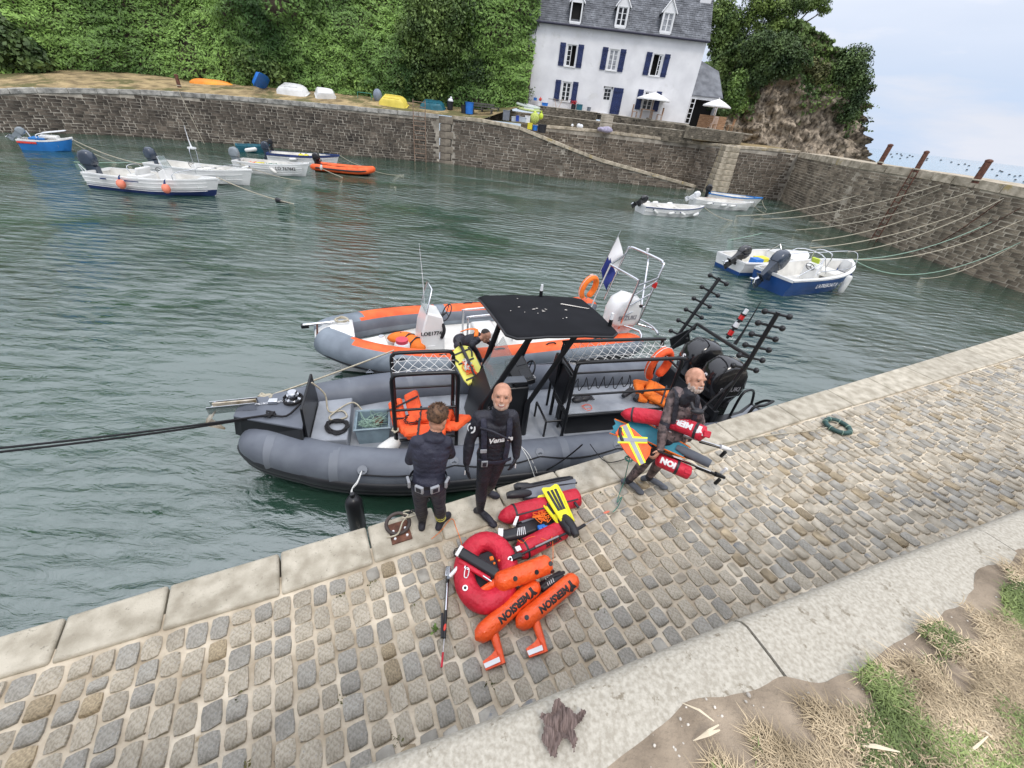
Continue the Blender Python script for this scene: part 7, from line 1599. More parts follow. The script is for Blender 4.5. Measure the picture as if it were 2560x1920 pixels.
class Body:
    def __init__(s,mats): s.mb = MB(); s.pr = []; s.mats = mats
    def cap(s,a,b,ra,rb,m=0,flat=None):
        a,b = Vec(a),Vec(b); n = 5; P = [a.lerp(b,i / n) for i in range(n + 1)]; R = [ra + (rb - ra) * i / n for i in range(n + 1)]
        s.mb.tube(P,R,14); s.mb.ell(a,ra * .995,nu=14,nv=8); s.mb.ell(b,rb * .995,nu=14,nv=8)
        for i in range(n + 1): s.pr.append((P[i],R[i],m))
    def ell(s,c,r,R=None,m=0):
        c = Vec(c); s.mb.ell(c,r,R,18,12)
        rr = min(r); M_ = R or Matrix.Identity(3); k = max(range(3),key=lambda i: r[i]); ax = M_ @ Vec([1.0 if i == k else 0 for i in range(3)]); e = max(r) - rr
        mids = sorted(r)[1]
        for t in (-1,-.5,0,.5,1): s.pr.append((c + ax * e * t,(rr + mids) / 2 if abs(t) < .6 else rr,m))
    def hand(s,w,d,palm_n,thumb,L=.17,m=0,curl=.5,spread=.18):
        "w wrist, d direction of the hand, palm_n palm normal, thumb side direction"
        w = Vec(w); d = Vec(d).normalized(); th = Vec(thumb); th = (th - d * th.dot(d)).normalized(); pn = d.cross(th).normalized()
        if pn.dot(Vec(palm_n)) < 0: pn = -pn
        c = w + d * L * .30
        s.mb.ell(c,(L * .30,L * .22,L * .10),Matrix((d,th,pn)).transposed(),12,8); s.pr.append((c,L * .2,m))
        for k,(o,ln) in enumerate(((.62,.40),(.22,.45),(-.20,.42),(-.60,.33))):
            b0 = w + d * L * .52 + th * o * L * .23; dd = (d + th * o * spread).normalized(); b1 = b0 + (dd * math.cos(curl * .4) + pn * math.sin(curl * .4)) * L * ln * .45; b2 = b1 + (dd * math.cos(curl * 1.2) + pn * math.sin(curl * 1.2)) * L * ln * .55
            s.cap(b0,b1,L * .058,L * .052,m); s.cap(b1,b2,L * .052,L * .043,m)
        t0 = w + d * L * .18 + th * L * .20; t1 = t0 + (d * .7 + th * .75 + pn * .25).normalized() * L * .22; t2 = t1 + (d * .95 + th * .25 + pn * .35).normalized() * L * .19
        s.cap(t0,t1,L * .07,L * .06,m); s.cap(t1,t2,L * .06,L * .045,m)
    def foot(s,ank,toe,m=0,w=.042,hz=None):
        ank,toe = Vec(ank),Vec(toe); f = (toe - ank); f.z = 0; L = f.length; f.normalize(); zb = toe.z
        heel = ank - f * .055; heel.z = zb + .008
        s.cap(heel,ank,.036,.042,m); s.ell(ank.lerp(toe,.45) - Vec((0,0,0)),(max(.11,L * .62),w,.036),RZ(math.atan2(f.y,f.x)) @ RY(math.atan2(ank.z - toe.z,L) * .55),m); s.ell((toe.x - f.x * .02,toe.y - f.y * .02,zb + .002),(.06,w * 1.05,.028),RZ(math.atan2(f.y,f.x)),m)
    def head(s,c,f,up,k=1.0,ms=0,mj=None,ears=True):
        f = Vec(f).normalized(); up = Vec(up); up = (up - f * up.dot(f)).normalized(); l = up.cross(f); M_ = Matrix((f,l,up)).transposed(); s.hM = M_; s.hc = Vec(c); s.hk = k
        def T(x,y,z): return s.hc + M_ @ Vec((x,y,z)) * k
        s.T = T; mj = ms if mj is None else mj
        s.ell(T(-.005,0,.035),(.100 * k,.080 * k,.092 * k),M_,ms); s.ell(T(.020,0,-.028),(.074 * k,.068 * k,.078 * k),M_,ms); s.ell(T(.052,0,-.082),(.036 * k,.044 * k,.030 * k),M_,mj)
        for y in (-.036,.036): s.ell(T(.060,y,-.022),(.024 * k,.022 * k,.022 * k),M_,ms); s.ell(T(.045,y * 1.25,-.062),(.030 * k,.018 * k,.034 * k),M_,mj)
        s.cap(T(.090,0,.012),T(.108,0,-.022),.009 * k,.0135 * k,ms); s.ell(T(.098,0,-.026),(.014 * k,.017 * k,.010 * k),M_,ms)
        s.cap(T(.083,-.038,.031),T(.087,.038,.031),.0145 * k,.0145 * k,ms); s.ell(T(.012,.056,-.045),(.03 * k,.014 * k,.04 * k),M_,mj); s.ell(T(.012,-.056,-.045),(.03 * k,.014 * k,.04 * k),M_,mj); s.ell(T(.080,0,-.052),(.020 * k,.030 * k,.012 * k),M_,mj)
        if ears:
            for y in (-.080,.080): s.ell(T(-.006,y,-.006),(.019 * k,.009 * k,.032 * k),M_,ms)
    def build(s,root,voxel=.0075):
        o = s.mb.build('body',neo); rm = o.modifiers.new('r', 'REMESH'); rm.mode = 'VOXEL'; rm.voxel_size = voxel; sm = o.modifiers.new('s', 'SMOOTH'); sm.iterations = 5; sm.factor = .5
        dg = bpy.context.evaluated_depsgraph_get(); me = bpy.data.meshes.new_from_object(o.evaluated_get(dg)); old = o.data; o.modifiers.clear(); o.data = me; bpy.data.meshes.remove(old); me.name = 'body'
        me.materials.clear(); [me.materials.append(q) for q in s.mats]
        n = len(me.polygons); C = np.empty(n * 3); me.polygons.foreach_get('center',C); C = C.reshape(-1,3); P = np.array([tuple(p[0]) for p in s.pr]); R = np.array([p[1] for p in s.pr]); Mi = np.array([p[2] for p in s.pr])
        idx = np.empty(n,dtype=np.int32)
        for i in range(0,n,20000):
            D = np.sqrt(((C[i:i + 20000,None] - P[None]) ** 2).sum(2)) - R[None]; idx[i:i + 20000] = Mi[D.argmin(1)]
        me.polygons.foreach_set('material_index',idx); me.polygons.foreach_set('use_smooth',np.ones(n,dtype=bool)); me.update(); o.parent = root; s.o = o
        T_ = root.matrix_basis.inverted() if False else Matrix.Translation(-Vec(root.location)); me.transform(T_); s.off = -Vec(root.location); return o
    def part(s,name,mb,m,par=None, **k):
        mb.v = [tuple(Vec(v) + s.off) for v in mb.v]; return mb.build(name,m,par or s.root, **k)
def torso(b,hl,hr,sl,sr,nk,m,chest=.125,fw=None):
    hl,hr,sl,sr,nk = map(Vec,(hl,hr,sl,sr,nk)); hc = (hl + hr) / 2; scn = (sl + sr) / 2; lr = (sl - sr).normalized(); up = (scn - hc).normalized(); f = lr.cross(up).normalized(); lr2 = (hl - hr).normalized(); f2 = lr2.cross(Vec((0,0,1))).normalized()
    M1 = Matrix((f,lr,f.cross(lr))).transposed(); M2 = Matrix((f2,lr2,Vec((0,0,1)))).transposed(); H_ = (scn - hc).length
    b.ell(hc + Vec((0,0,.03)) - f2 * .02,(.112,.160,.115),M2,m); [b.ell(hc.lerp(scn,q) + f * .01,(a1,a2,.10),M1,m) for q,a1,a2 in ((.12,.108,.153),(.24,.104,.146),(.36,.103,.145),(.48,.108,.15),(.60,.116,.158),(.72,chest - .005,.168),(.82,chest - .012,.172))]; b.ell(hc.lerp(scn,.93),(.088,.17,.075),M1,m)
    b.cap(hc.lerp(scn,.9),nk,.072,.060,m); b.cap(sl.lerp(scn,.35),sl,.068,.062,m); b.cap(sr.lerp(scn,.35),sr,.068,.062,m); b.cap(nk - Vec((0,0,.02)),sl.lerp(scn,.2),.05,.055,m); b.cap(nk - Vec((0,0,.02)),sr.lerp(scn,.2),.05,.055,m); b.f = f; b.lr = lr; b.up = f.cross(lr); return f
def limb(b,a,c,e,r,m0,m1,w=1.0): b.cap(a,c,r[0] * w,r[1] * w,m0); b.cap(c,c.lerp(e,.35),r[1] * w,r[2] * w,m1); b.cap(c.lerp(e,.35),e,r[2] * w,r[3] * w,m1)
ARM = (.060,.048,.050,.034); LEG = (.090,.060,.064,.040)
def j3(x,y,h): return c3(x,y,QZ + h)
def j4(x,y,h): return c4(x,y,QZ + h)
def patch_disc(b,c,n,r,m,name,par=None,th=.004):
    n = Vec(n).normalized(); mb = MB(); mb.cyl(Vec(c),Vec(c) + n * th,r,r,20); return b.part(name,mb,m,par)
r1 = thing('person', 'person in a dark wetsuit seen from behind, brown hair, head bowed, grey weight belt', 'person',(-.65,2.64,QZ))
b = Body([neo_b,skin,neo]); b.root = r1
hd,nk = j3(606,425,1.43),j3(585,560,1.30); sL,sR = j3(400,655,1.23),j3(690,655,1.23); eL,eR = j3(335,830,1.00),j3(738,770,1.00); wL,wR = j3(440,800,.84),j3(650,780,.86)
hL,hR = j3(440,1075,.80),j3(600,1075,.80); kL,kR = j3(440,1275,.42),j3(625,1275,.42); aL,aR = j3(458,1425,.09),j3(645,1425,.09); tL,tR = j3(478,1345,.03),j3(712,1370,.03)
torso(b,hL,hR,sL,sR,nk,0)
for (s_,e_,w_) in ((sL,eL,wL),(sR,eR,wR)): limb(b,s_,e_,w_,ARM,0,0); b.hand(w_,(.2 if s_ is sL else -.3,.9,.1),(0,0,-1),(1 if s_ is sL else -1,0,.2),.16,m=2,curl=1.0)
for (s_,e_,w_,t_) in ((hL,kL,aL,tL),(hR,kR,aR,tR)): limb(b,s_,e_,w_,LEG,0,2); b.foot(w_,t_,2)
b.cap(nk,hd - Vec((0,0,.05)),.055,.052,1); b.head(hd,(.28,.75,-.45),(.1,.4,1),1.0,1)
b.ell(nk - Vec((0,.055,.015)),(.10,.055,.045),None,0)   # folded hood behind the neck
b.build(r1)
mb = MB(); T = b.T; M_ = b.hM; mb.ell(T(-.014,0,.045),(.104,.087,.096),M_,20,14)
vv = []
for v in mb.v:
    d = M_.transposed() @ (Vec(v) - b.hc); 
    if d.x > .045 and d.z < .07: v = T(.045,d.y * .9,min(d.z,.05))
    if d.z < -.02: v = Vec(v) + (T(0,0,0) - Vec(v)) * .12
    vv.append(tuple(Vec(v) + noise.noise_vector(Vec(v) * 22) * .010))
mb.v = vv; b.part('hair',mb,hairb,smooth=1.5)
P_ = []; rr_ = random.Random(3)
mb = MB()
for k in range(420):
    a_,e_ = rr_.uniform(0,2 * PI),rr_.uniform(-.1,1.5); n_ = Vec((math.cos(a_) * math.cos(e_),math.sin(a_) * math.cos(e_),math.sin(e_)))
    if n_.x > .4 and n_.z < .6: continue
    p0 = T(-.014 + n_.x * .10,n_.y * .083,.045 + n_.z * .093); dd = M_ @ (n_ + Vec((-.2,rr_.uniform(-.6,.6),rr_.uniform(-.9,.1)))).normalized() * .026; s_ = dd.orthogonal().normalized() * .0028
    mb.add([p0 - s_,p0 + s_,p0 + dd], [(0,1,2)])
b.part('hair_tuft',mb,hairb)['kind'] = 'stuff'
hc = (hL + hR) / 2 + Vec((0,-.0,.10)); lr = (hR - hL).normalized(); fb = Vec((-lr.y,lr.x,0)).normalized()
def beltpt(a_,r=(.165,.13),z=0): return hc + lr * math.cos(a_) * r[0] + fb * math.sin(a_) * r[1] + Vec((0,0,z))
mb = MB(); ring_ = [beltpt(2 * PI * k / 28) for k in range(28)]; n = 28
vs = [p + Vec((0,0,-.022)) for p in ring_] + [p + Vec((0,0,.022)) for p in ring_]; mb.add(vs, [(k,(k + 1) % n,n + (k + 1) % n,n + k) for k in range(n)]); bl_ = b.part('weight_belt',mb,neo,smooth=1)
for a_ in (-2.75,-1.95,-1.2,-.4):
    c = beltpt(a_,(.182,.150)); nrm_ = (c - hc); nrm_.z = 0; nrm_.normalize(); tx = Vec((-nrm_.y,nrm_.x,0)); F_ = Matrix((tx,Vec((0,0,1)),nrm_)).transposed()
    mb = MB(); mb.box(c,(.082,.078,.026),F_); w_ = b.part('weight',mb,silv,bl_,bevel=.008)
    mb = MB(); mb.box(c + nrm_ * .008,(.048,.048,.018),F_); b.part('weight_web',mb,neo,w_,bevel=.003)
mb = MB(); c = j3(668,900,.92) + Vec((0,.02,0)); mb.box(c,(.03,.05,.11),RZ(.3)); b.part('wrist_computer',mb,blackp,bevel=.012); mb = MB(); mb.box(c + Vec((-.018,-.02,0)),(.008,.03,.05),RZ(.3)); b.part('computer_face',mb,ltr_w)
for z in (.17,.21,.24): mb = MB(); c = aR.lerp(kR,(z - .09) / .33); mb.tube([c + Vec((.052 * math.cos(q),.052 * math.sin(q),.012 * math.sin(q))) for q in [PI + PI * k / 8 for k in range(9)]],.003,5); b.part('ankle_stripe',mb,ybd)
r2 = thing('person', 'bald smiling person in a black wetsuit and harness looking up, standing on the coping', 'person',(-.08,2.95,QZ))
b = Body([neo,skin,stub]); b.root = r2
hd,nk = j3(1243,210,1.56),j3(1216,365,1.39); sR,sL = j3(1018,405,1.33),j3(1342,395,1.33); eR,eL = j3(925,640,1.08),j3(1388,600,1.08); wR,wL = j3(895,855,.86),j3(1385,790,.87)
hR,hL = j3(1085,800,.83),j3(1215,795,.83); kR,kL = j3(1045,1090,.45),j3(1140,1040,.46); aR,aL = j3(1030,1325,.09),j3(1092,1140,.09); tR,tL = j3(1165,1470,.03),j3(1195,1188,.03)
f2 = torso(b,hL,hR,sL,sR,nk,0,.13)
limb(b,sR,eR,wR,ARM,0,0,1.08); limb(b,sL,eL,wL,ARM,0,0,1.08); b.hand(wR,(.1,-.25,-1),(1,0,0),(.25,-1,0),.19,0,.5); b.hand(wL,(-.15,-.25,-1),(-1,0,0),(-.25,-1,0),.19,0,.6)
for (s_,e_,w_,t_) in ((hL,kL,aL,tL),(hR,kR,aR,tR)): limb(b,s_,e_,w_,LEG,0,0); b.foot(w_,t_,0)
b.cap(nk + Vec((0,0,-.06)),nk + Vec((.01,.0,.02)),.088,.078,0); b.head(hd,(.06,-.90,.48),(0,.4,1),1.03,1,2); b.build(r2)
T = b.T; M_ = b.hM
def face(b,smile=True,brow=None):
    T = b.T; M_ = b.hM
    for y in (-.034,.034):
        mb = MB(); mb.ell(T(.087,y,.008),(.006,.014,.0042),M_,10,6); b.part('eye',mb,eye_m,b.o)
        mb = MB(); mb.tube([T(.094,y - .018,.024),T(.098,y,.029),T(.092,y + .018,.025)],.0035,5); b.part('eyebrow',mb,brow or stub,b.o)
    mb = MB(); mb.tube([T(.088,-.021,-.051),T(.097,-.011,-.057),T(.099,0,-.059),T(.097,.011,-.057),T(.088,.021,-.051)],.0036,6); b.part('mouth',mb,teeth if smile else lip,b.o)
    if smile: mb = MB(); mb.tube([T(.086,-.026,-.052),T(.097,-.012,-.066),T(.100,0,-.069),T(.097,.012,-.066),T(.086,.026,-.052)],.004,6); b.part('lip',mb,lip,b.o)
face(b)
ch = (sL + sR) / 2; hp = (hL + hR) / 2; fx = f2; lr = (sL - sR).normalized()
def cp(x,z,d=.138): q = ch.lerp(hp,z); return q + lr * x + fx * (d - x * x * 1.6)
for s_ in (-1,1): mb = MB(); mb.tube(SP([cp(s_ * .115,-.12,.03),cp(s_ * .12,.02,.105),cp(s_ * .115,.25,.145),cp(s_ * .11,.55,.150),cp(s_ * .10,.85,.14)],3),.026,8,flat=(.25,1)); b.part('harness_strap',mb,neo_b,smooth=1)
mb = MB(); mb.tube([cp(x,.86 + .02 * math.cos(x * 9),.15) for x in (-.16,-.1,-.05,0,.05,.1,.16)],.024,8,flat=(1,.3)); b.part('harness_belt',mb,neo_b,smooth=1)
F2 = frame(cp(.03,.30,.158),lr,(Vec((0,0,1)) - fx * fx.z)); text('Vena ta',.078,F2 @ Matrix.Rotation(.16,4, 'Z'),ltr_w,None,shear=.35,bold=.003,narrow=.95); lt = bpy.context.scene.collection.objects[-1] if False else bpy.data.objects[[o.name for o in bpy.data.objects if o.name.startswith('lettering')][-1]]
def own(o,b): o.data.transform(Matrix.Translation(b.off)); o.parent = b.root
own(lt,b)
mb = MB(); mb.box(cp(-.115,.58,.165),(.062,.045,.010),Matrix((lr,Vec((0,0,1)),-fx)).transposed()); b.part('harness_badge',mb,silv,bevel=.012); mb = MB(); mb.box(cp(-.10,.88,.170),(.062,.075,.014),Matrix((lr,Vec((0,0,1)),-fx)).transposed()); k_ = b.part('buckle',mb,silv,bevel=.006); mb = MB(); mb.box(cp(-.10,.88,.178),(.036,.045,.010),Matrix((lr,Vec((0,0,1)),-fx)).transposed()); b.part('buckle_gap',mb,neo,k_)
mb = MB(); mb.tube(SP([cp(-.15,.10,.13),cp(-.06,.06,.175),cp(.04,.16,.19),cp(.13,.34,.17),cp(.12,.42,.15)],4),.011,7); b.part('snorkel_tube',mb,neo,smooth=1)
ua = sR.lerp(eR,.42); o_ = (Vec((-.55,-.75,.35))).normalized(); o_ = (o_ - (eR - sR).normalized() * o_.dot((eR - sR).normalized())).normalized(); pd = patch_disc(b,ua + o_ * .050,o_,.048,ltr_w, 'arm_badge'); patch_disc(b,ua + o_ * .0545,o_,.032,neo, 'badge_emblem',pd); patch_disc(b,ua + o_ * .0590 + Vec((.006,0,.006)),o_,.012,ltr_w, 'badge_mark',pd)
for w_,s_ in ((wR,-1),(wL,1)): mb = MB(); mb.box(w_ + Vec((s_ * .004,-.052,-.085)),(.010,.010,.05)); b.part('glove_mark',mb,ltr_w)
r3 = thing('person', 'bald bearded person in brown camouflage wetsuit walking on the quay carrying floats and fins', 'person',(1.75,3.57,QZ))
b = Body([camo,skin,stub2,neo,sock]); b.root = r3
hd,nk = j4(1066,300,1.58),j4(975,440,1.44); sR,sL = j4(850,455,1.37),j4(1045,500,1.34); eR,eL = j4(745,770,1.07),j4(1120,720,1.08); wR,wL = j4(708,1010,.84),j4(1000,900,.84)
hR,hL = j4(775,900,.86),j4(885,890,.84); kR,kL = j4(565,1120,.47),j4(720,1110,.47); aR,aL = j4(378,1335,.09),j4(588,1300,.09); tR,tL = j4(510,1455,.03),j4(755,1405,.03)
f3 = torso(b,hL,hR,sL,sR,nk,0,.13)
limb(b,sR,eR,wR,ARM,0,0,1.12); limb(b,sL,eL,wL,ARM,0,0,1.1); b.cap(eR.lerp(sR,.16),eR.lerp(wR,.30),.054,.054,3); b.cap(eR.lerp(wR,.82),wR,.036,.036,3)
b.hand(wR,j4(640,1110,.76) - wR,(0,.3,-1),(-.5,-.5,.2),.185,1,1.3); b.hand(wL,(-.6,-.2,-.6),(0,0,-1),(-.3,-.6,.4),.18,1,1.2)
for (s_,e_,w_,t_) in ((hL,kL,aL,tL),(hR,kR,aR,tR)): limb(b,s_,e_,w_,LEG,3,0); b.cap(w_.lerp(e_,.1),w_,.046,.044,3); b.foot(w_,t_,4)
b.cap(nk + Vec((0,0,-.06)),nk + Vec((.03,.0,.015)),.086,.076,3); b.ell(nk + Vec((-.06,.05,-.02)),(.07,.085,.05),None,0)
b.head(hd,(.30,-.85,.42),(0,.35,1),1.07,1,2); b.build(r3); face(b,False)
ch = (sL + sR) / 2; hp = (hL + hR) / 2; lr = (sL - sR).normalized(); F3_ = frame(ch.lerp(hp,.38) + lr * .03 + f3 * .15,lr,(Vec((0,0,1)) - f3 * f3.z)); own(text('CRESSI',.05,F3_ @ Matrix.Rotation(.15,4, 'Z'),ltr_w),b)
for s_ in (-1,1): mb = MB(); mb.tube(SP([ch + lr * .11 * s_ - f3 * .05 + Vec((0,0,.07)),ch + lr * .11 * s_ + f3 * .06 + Vec((0,0,.065)),ch.lerp(hp,.2) + lr * .11 * s_ + f3 * .125,ch.lerp(hp,.5) + lr * .1 * s_ + f3 * .135],3),.028,8,flat=(.3,1)); b.part('harness_strap',mb,neo,smooth=1)
mb = MB(); mb.tube(SP([nk + Vec((.03,-.1,-.02)),nk + Vec((.06,-.15,-.07)),nk + Vec((.14,-.14,-.09)),nk + Vec((.19,-.10,-.05))],3),.018,7); mb.ell(nk + Vec((.10,-.15,-.09)),(.07,.04,.035)); b.part('diving_mask',mb,blackp,smooth=1)
r4 = thing('person', 'dark haired person in a black and orange wetsuit bending over in the orange boat', 'person',c1(1830,500,.42))
b = Body([neo,skin,vest2]); b.root = r4
hd,nk = c1(1962,375,1.30),c1(1915,400,1.25); sR,sL = c1(1872,440,1.18),c1(1905,360,1.22); hR,hL = c1(1780,440,.98),c1(1800,385,.98)
torso(b,hL,hR,sL,sR,nk,0); eR,eL = c1(1905,480,.98),c1(1990,420,.98); wR,wL = c1(1935,545,.80),c1(2020,440,.85); limb(b,sR,eR,wR,ARM,0,0); limb(b,sL,eL,wL,ARM,0,0)
b.hand(wR,(.5,-.4,-.8),(-1,0,0),(0,-1,0),.17,1,.9); b.hand(wL,(.5,-.4,-.8),(-1,0,0),(0,-1,0),.17,1,.9)
for (h_,dx) in ((hL,.06),(hR,-.02)): k_ = h_ + Vec((.22,-.12,-.22)); a_ = Vec((h_.x + .02,h_.y + .02,.50)); limb(b,h_,k_,a_,LEG,0,0); b.foot(a_,Vec((a_.x + .15,a_.y - .1,.45)),0)
b.cap(nk,hd,.055,.05,1); b.head(hd,(.72,-.60,-.30),(.3,-.1,.9),1.1,1); b.build(r4); mb = MB(); mb.ell(b.T(-.012,0,.045),(.104,.085,.094),b.hM,18,12); mb.v = [v for v in mb.v]; 
vv = []
for v in mb.v:
    d = b.hM.transposed() @ (Vec(v) - b.hc)
    if d.x > .05 and d.z < .08: v = b.T(.05,d.y * .9,min(d.z,.06))
    vv.append(tuple(v))
mb.v = vv; b.part('hair',mb,hairk,smooth=1.5)
mb = MB(); mb.tube(SP([hL + Vec((0,.02,.13)),sL.lerp(hL,.5) + Vec((0,.02,.14)),sL + Vec((-.02,.02,.075)),nk + Vec((-.05,.02,.06))],3),.04,8,flat=(.3,1)); b.part('orange_yoke',mb,vest2,smooth=1)
# ================================================================== GEAR
redf = mat('red nylon float',(0.50,0.012,0.030),0.5,var=0.12,scale=5,col2=(0.56,0.02,0.045),bump=.7,bscale=16)
orf = mat('orange inflatable float',(0.83,0.085,0.012),0.38,var=0.08,scale=5,col2=(0.88,0.12,0.02),bump=.8,bscale=20,coat=.2)
teal = mat('teal fin blade',(0.015,0.20,0.28),0.4,var=.12,scale=5,col2=(0.02,0.25,0.34))
yfin = mat('yellow fin',(0.78,0.72,0.02),0.4,var=.06,scale=5)
def tfloat(name,label,a,b,r,m,n=14,nose=.16,tail=.12,bend=None,cat='float',wr=.0):
    a,b = Vec(a),Vec(b); L = (b - a).length; t = thing(name,label,cat,(a + b) / 2); c = (a + b) / 2
    P,R = [], []; K = 22
    for k in range(K + 1):
        u = k / K; p = a.lerp(b,u) - c
        if bend: p += Vec(bend) * math.sin(PI * u)
        q = u * L; rr = r
        if q < nose: rr = r * math.sqrt(max(0.02,1 - (1 - q / nose) ** 2))
        if L - q < tail: rr = min(rr,r * math.sqrt(max(.02,1 - (1 - (L - q) / tail) ** 2)))
        P.append(p); R.append(rr * (1 + wr * math.sin(k * 2.6)))
    mb = MB(); mb.tube(P,R,20); mb.build('float_body',m,t,smooth=1.2); t['r'] = r; return t,P,R
def wraptext(t,body,size,A,B,r,side,m,flip=1,pos=0.0,name='lettering', **k):
    "lettering bent round a float of radius r whose axis runs A->B (local), facing side"
    ax = (Vec(B) - Vec(A)).normalized(); s_ = Vec(side); s_ = (s_ - ax * s_.dot(ax)).normalized(); v_ = s_.cross(ax) * flip
    M = Matrix((ax * flip,v_ * flip * 1.0,s_)).transposed().to_4x4()
    def mf(p): th = p.y / r; return Vec((p.x,r * 1.012 * math.sin(th),r * 1.012 * math.cos(th)))
    return text(body,size,Matrix.Translation((Vec(A) + Vec(B)) / 2 + ax * pos) @ Matrix((ax * flip,s_.cross(ax * flip),s_)).transposed().to_4x4(),m,t,mapf=mf,name=name, **k)
def ringon(t,c,ax,r,w,m,name='strap',th=.004):
    ax = Vec(ax).normalized(); c = Vec(c); MB().tube([c - ax * w / 2,c + ax * w / 2],r + th,20,caps=True).build(name,m,t,smooth=1)
UPC = Vec((0,-.62,.78))
def tail_fin(t,p0,p1,w1,m=orf,wht=True,c=(0,0,0),side=1):
    c = Vec(c); p0,p1 = Vec(p0) - c,Vec(p1) - c; d = (p1 - p0); L = d.length; dn = d.normalized(); s_ = Vec((-dn.y,dn.x,0)).normalized() * side; up = Vec((0,0,1))
    MB().tube([p0,p0.lerp(p1,.5),p1], [.040,.032,.022],10).build('tail_stalk',m,t,smooth=1)
    q = [p0.lerp(p1,.45),p0.lerp(p1,.62) + s_ * w1 * .45,p0.lerp(p1,.72) + s_ * w1,p0.lerp(p1,1.0) + s_ * w1 * .95,p1]
    mb = MB(); mb.add([v + up * .012 for v in q] + [v - up * .008 for v in q], [(0,1,2,3,4),(9,8,7,6,5)] + [(i,(i + 1) % 5,5 + (i + 1) % 5,5 + i) for i in range(5)]); o = mb.build('tail_fin',m,t)
    if wht: mb = MB(); A_,B_ = p0.lerp(p1,.80),p0.lerp(p1,.95); mb.add([A_ + s_ * w1 + up * .015,A_ + s_ * .02 + up * .034 ,B_ + s_ * .02 + up * .03,B_ + s_ * w1 * .97 + up * .015], [(0,1,2,3)]); mb.build('white_stripe',ltr_w,o)
rA = .078
for (k,a,b_,lab,tl,txt,dots) in (
    (0,(412,1300),(880,880), 'longest orange torpedo float lettered MERSION, left of the two lying with white striped tails',((545,1255),(615,1480),.15), 'MERSION',()),
    (1,(715,1205),(1165,835), 'orange torpedo float lettered MERSION on the right, with white striped tail',((855,1170),(930,1395),.15), 'MERSION',((.12,1.0),(.80,.4)))):
    A,B = gg(*a,QZ + .075),gg(*b_,QZ + .085); t,P,R = tfloat('torpedo_float',lab,A,B,rA,orf,wr=.012,nose=.10,tail=.09); c = (A + B) / 2
    ax = (B - A).normalized(); wraptext(t,txt,.082,A - c,B - c,rA,Vec((.25,-.45,.85)),ltr_k,-1,.02,bold=.005)
    tail_fin(t,gg(*tl[0],QZ + .05),gg(*tl[1],QZ + .03),tl[2],c=c,side=-1)
    for (u,q) in dots:
        p = (A - c).lerp(B - c,u); n_ = (Vec((0,0,1)) * q + Vec((.5,-.6,0)) * (1 - q) * 1.2 + Vec((0,-.3,0))).normalized(); n_ = (n_ - ax * n_.dot(ax)).normalized(); MB().cyl(p + n_ * rA * .97,p + n_ * rA * 1.05,.020,.018,14).build('valve',blackp,t,smooth=.6)
    wraptext(t, 'Y',.10,A - c,B - c,rA,Vec((.25,-.45,.85)),ltr_k,-1,.235,name='emblem',bold=.01)
    MB().tube([P[1] + Vec((0,0,R[1])),P[6] + Vec((0,0,R[6] + .001)),P[16] + Vec((0,0,R[16] + .001)),P[21] + Vec((0,0,R[21]))],.0035,4).build('seam',buoy_m,t)
A,B = gg(550,890,QZ + .20),gg(975,730,QZ + .21); t,P,R = tfloat('torpedo_float', 'short orange float with six black valves resting on the red ring',A,B,.088,orf,nose=.07,tail=.06,wr=.012); c = (A + B) / 2; ax = (B - A).normalized()
for (u,al) in ((.30,.9),(.66,.75),(.92,1.05),(.33,-.35),(.93,.15)):
    v_ = Vec((0,0,1)); s2_ = ax.cross(v_).normalized(); n_ = (v_ * math.sin(al) + s2_ * math.cos(al) * 1.0).normalized(); n_ = (n_ - ax * n_.dot(ax)).normalized(); p = (A - c).lerp(B - c,u); MB().cyl(p + n_ * .085,p + n_ * .093,.022,.020,14).build('valve',blackp,t,smooth=.6)
tail_fin(t,gg(560,880,QZ + .17),gg(425,955,QZ + .13),.05,c=c,side=1)
RC = gg(490,800,QZ + .10); t = thing('ring_float', 'big red inflated ring float with grommets under the short orange float', 'float',RC)
def rp(al,r=1.0): 
    e = gg(490 + 165 * math.cos(al) * 1.0,800 - 225 * math.sin(al),QZ + .10) - RC; return e * r
P = [rp(2 * PI * k / 36) for k in range(36)]; MB().tube(P,.098,18,closed=True).build('ring',redf,t,smooth=1.5)
for (gx_,gy_) in ((347,768),(335,918),(668,705)):
    p = gg(gx_,gy_,QZ + .185) - RC; MB().cyl(p,p + Vec((0,-.008,.016)),.026,.024,16).build('grommet',met,t,smooth=.6); MB().cyl(p + Vec((0,-.006,.014)),p + Vec((0,-.009,.018)),.013,.013,12).build('valve',blackp,t)
MB().box(Vec((0,0,-.03)),(.42,.4,.05),RZ(.5)).build('ring_floor',blackp,t,bevel=.01)
t = thing('carabiner', 'white carabiner lying on the left side of the red ring float', 'carabiner',gg(345,805,QZ + .21)); MB().tube(SP([(.012,-.045,0),(-.014,-.04,0),(-.018,.03,0),(0,.048,0),(.018,.03,0),(.016,-.03,0)],3),.005,6).build('hook',ltr_w,t,smooth=1); MB().tube([(.012,-.045,0),(.016,.0,.004)],.004,5).build('gate',met,t)
t = thing('gear_pouch', 'long black pouch lying across the opening of the red ring float', 'bag',gg(430,730,QZ + .22)); t.matrix_world = frame(gg(430,730,QZ + .22),gg(560,800,QZ + .2) - gg(310,650,QZ + .22),(0,0,1)); M0 = frame(gg(430,730,QZ + .22),gg(560,800,QZ + .2) - gg(310,650,QZ + .22),(-.2,.8,.3)); t.rotation_euler = M0.to_euler(); t.location = M0.to_translation()
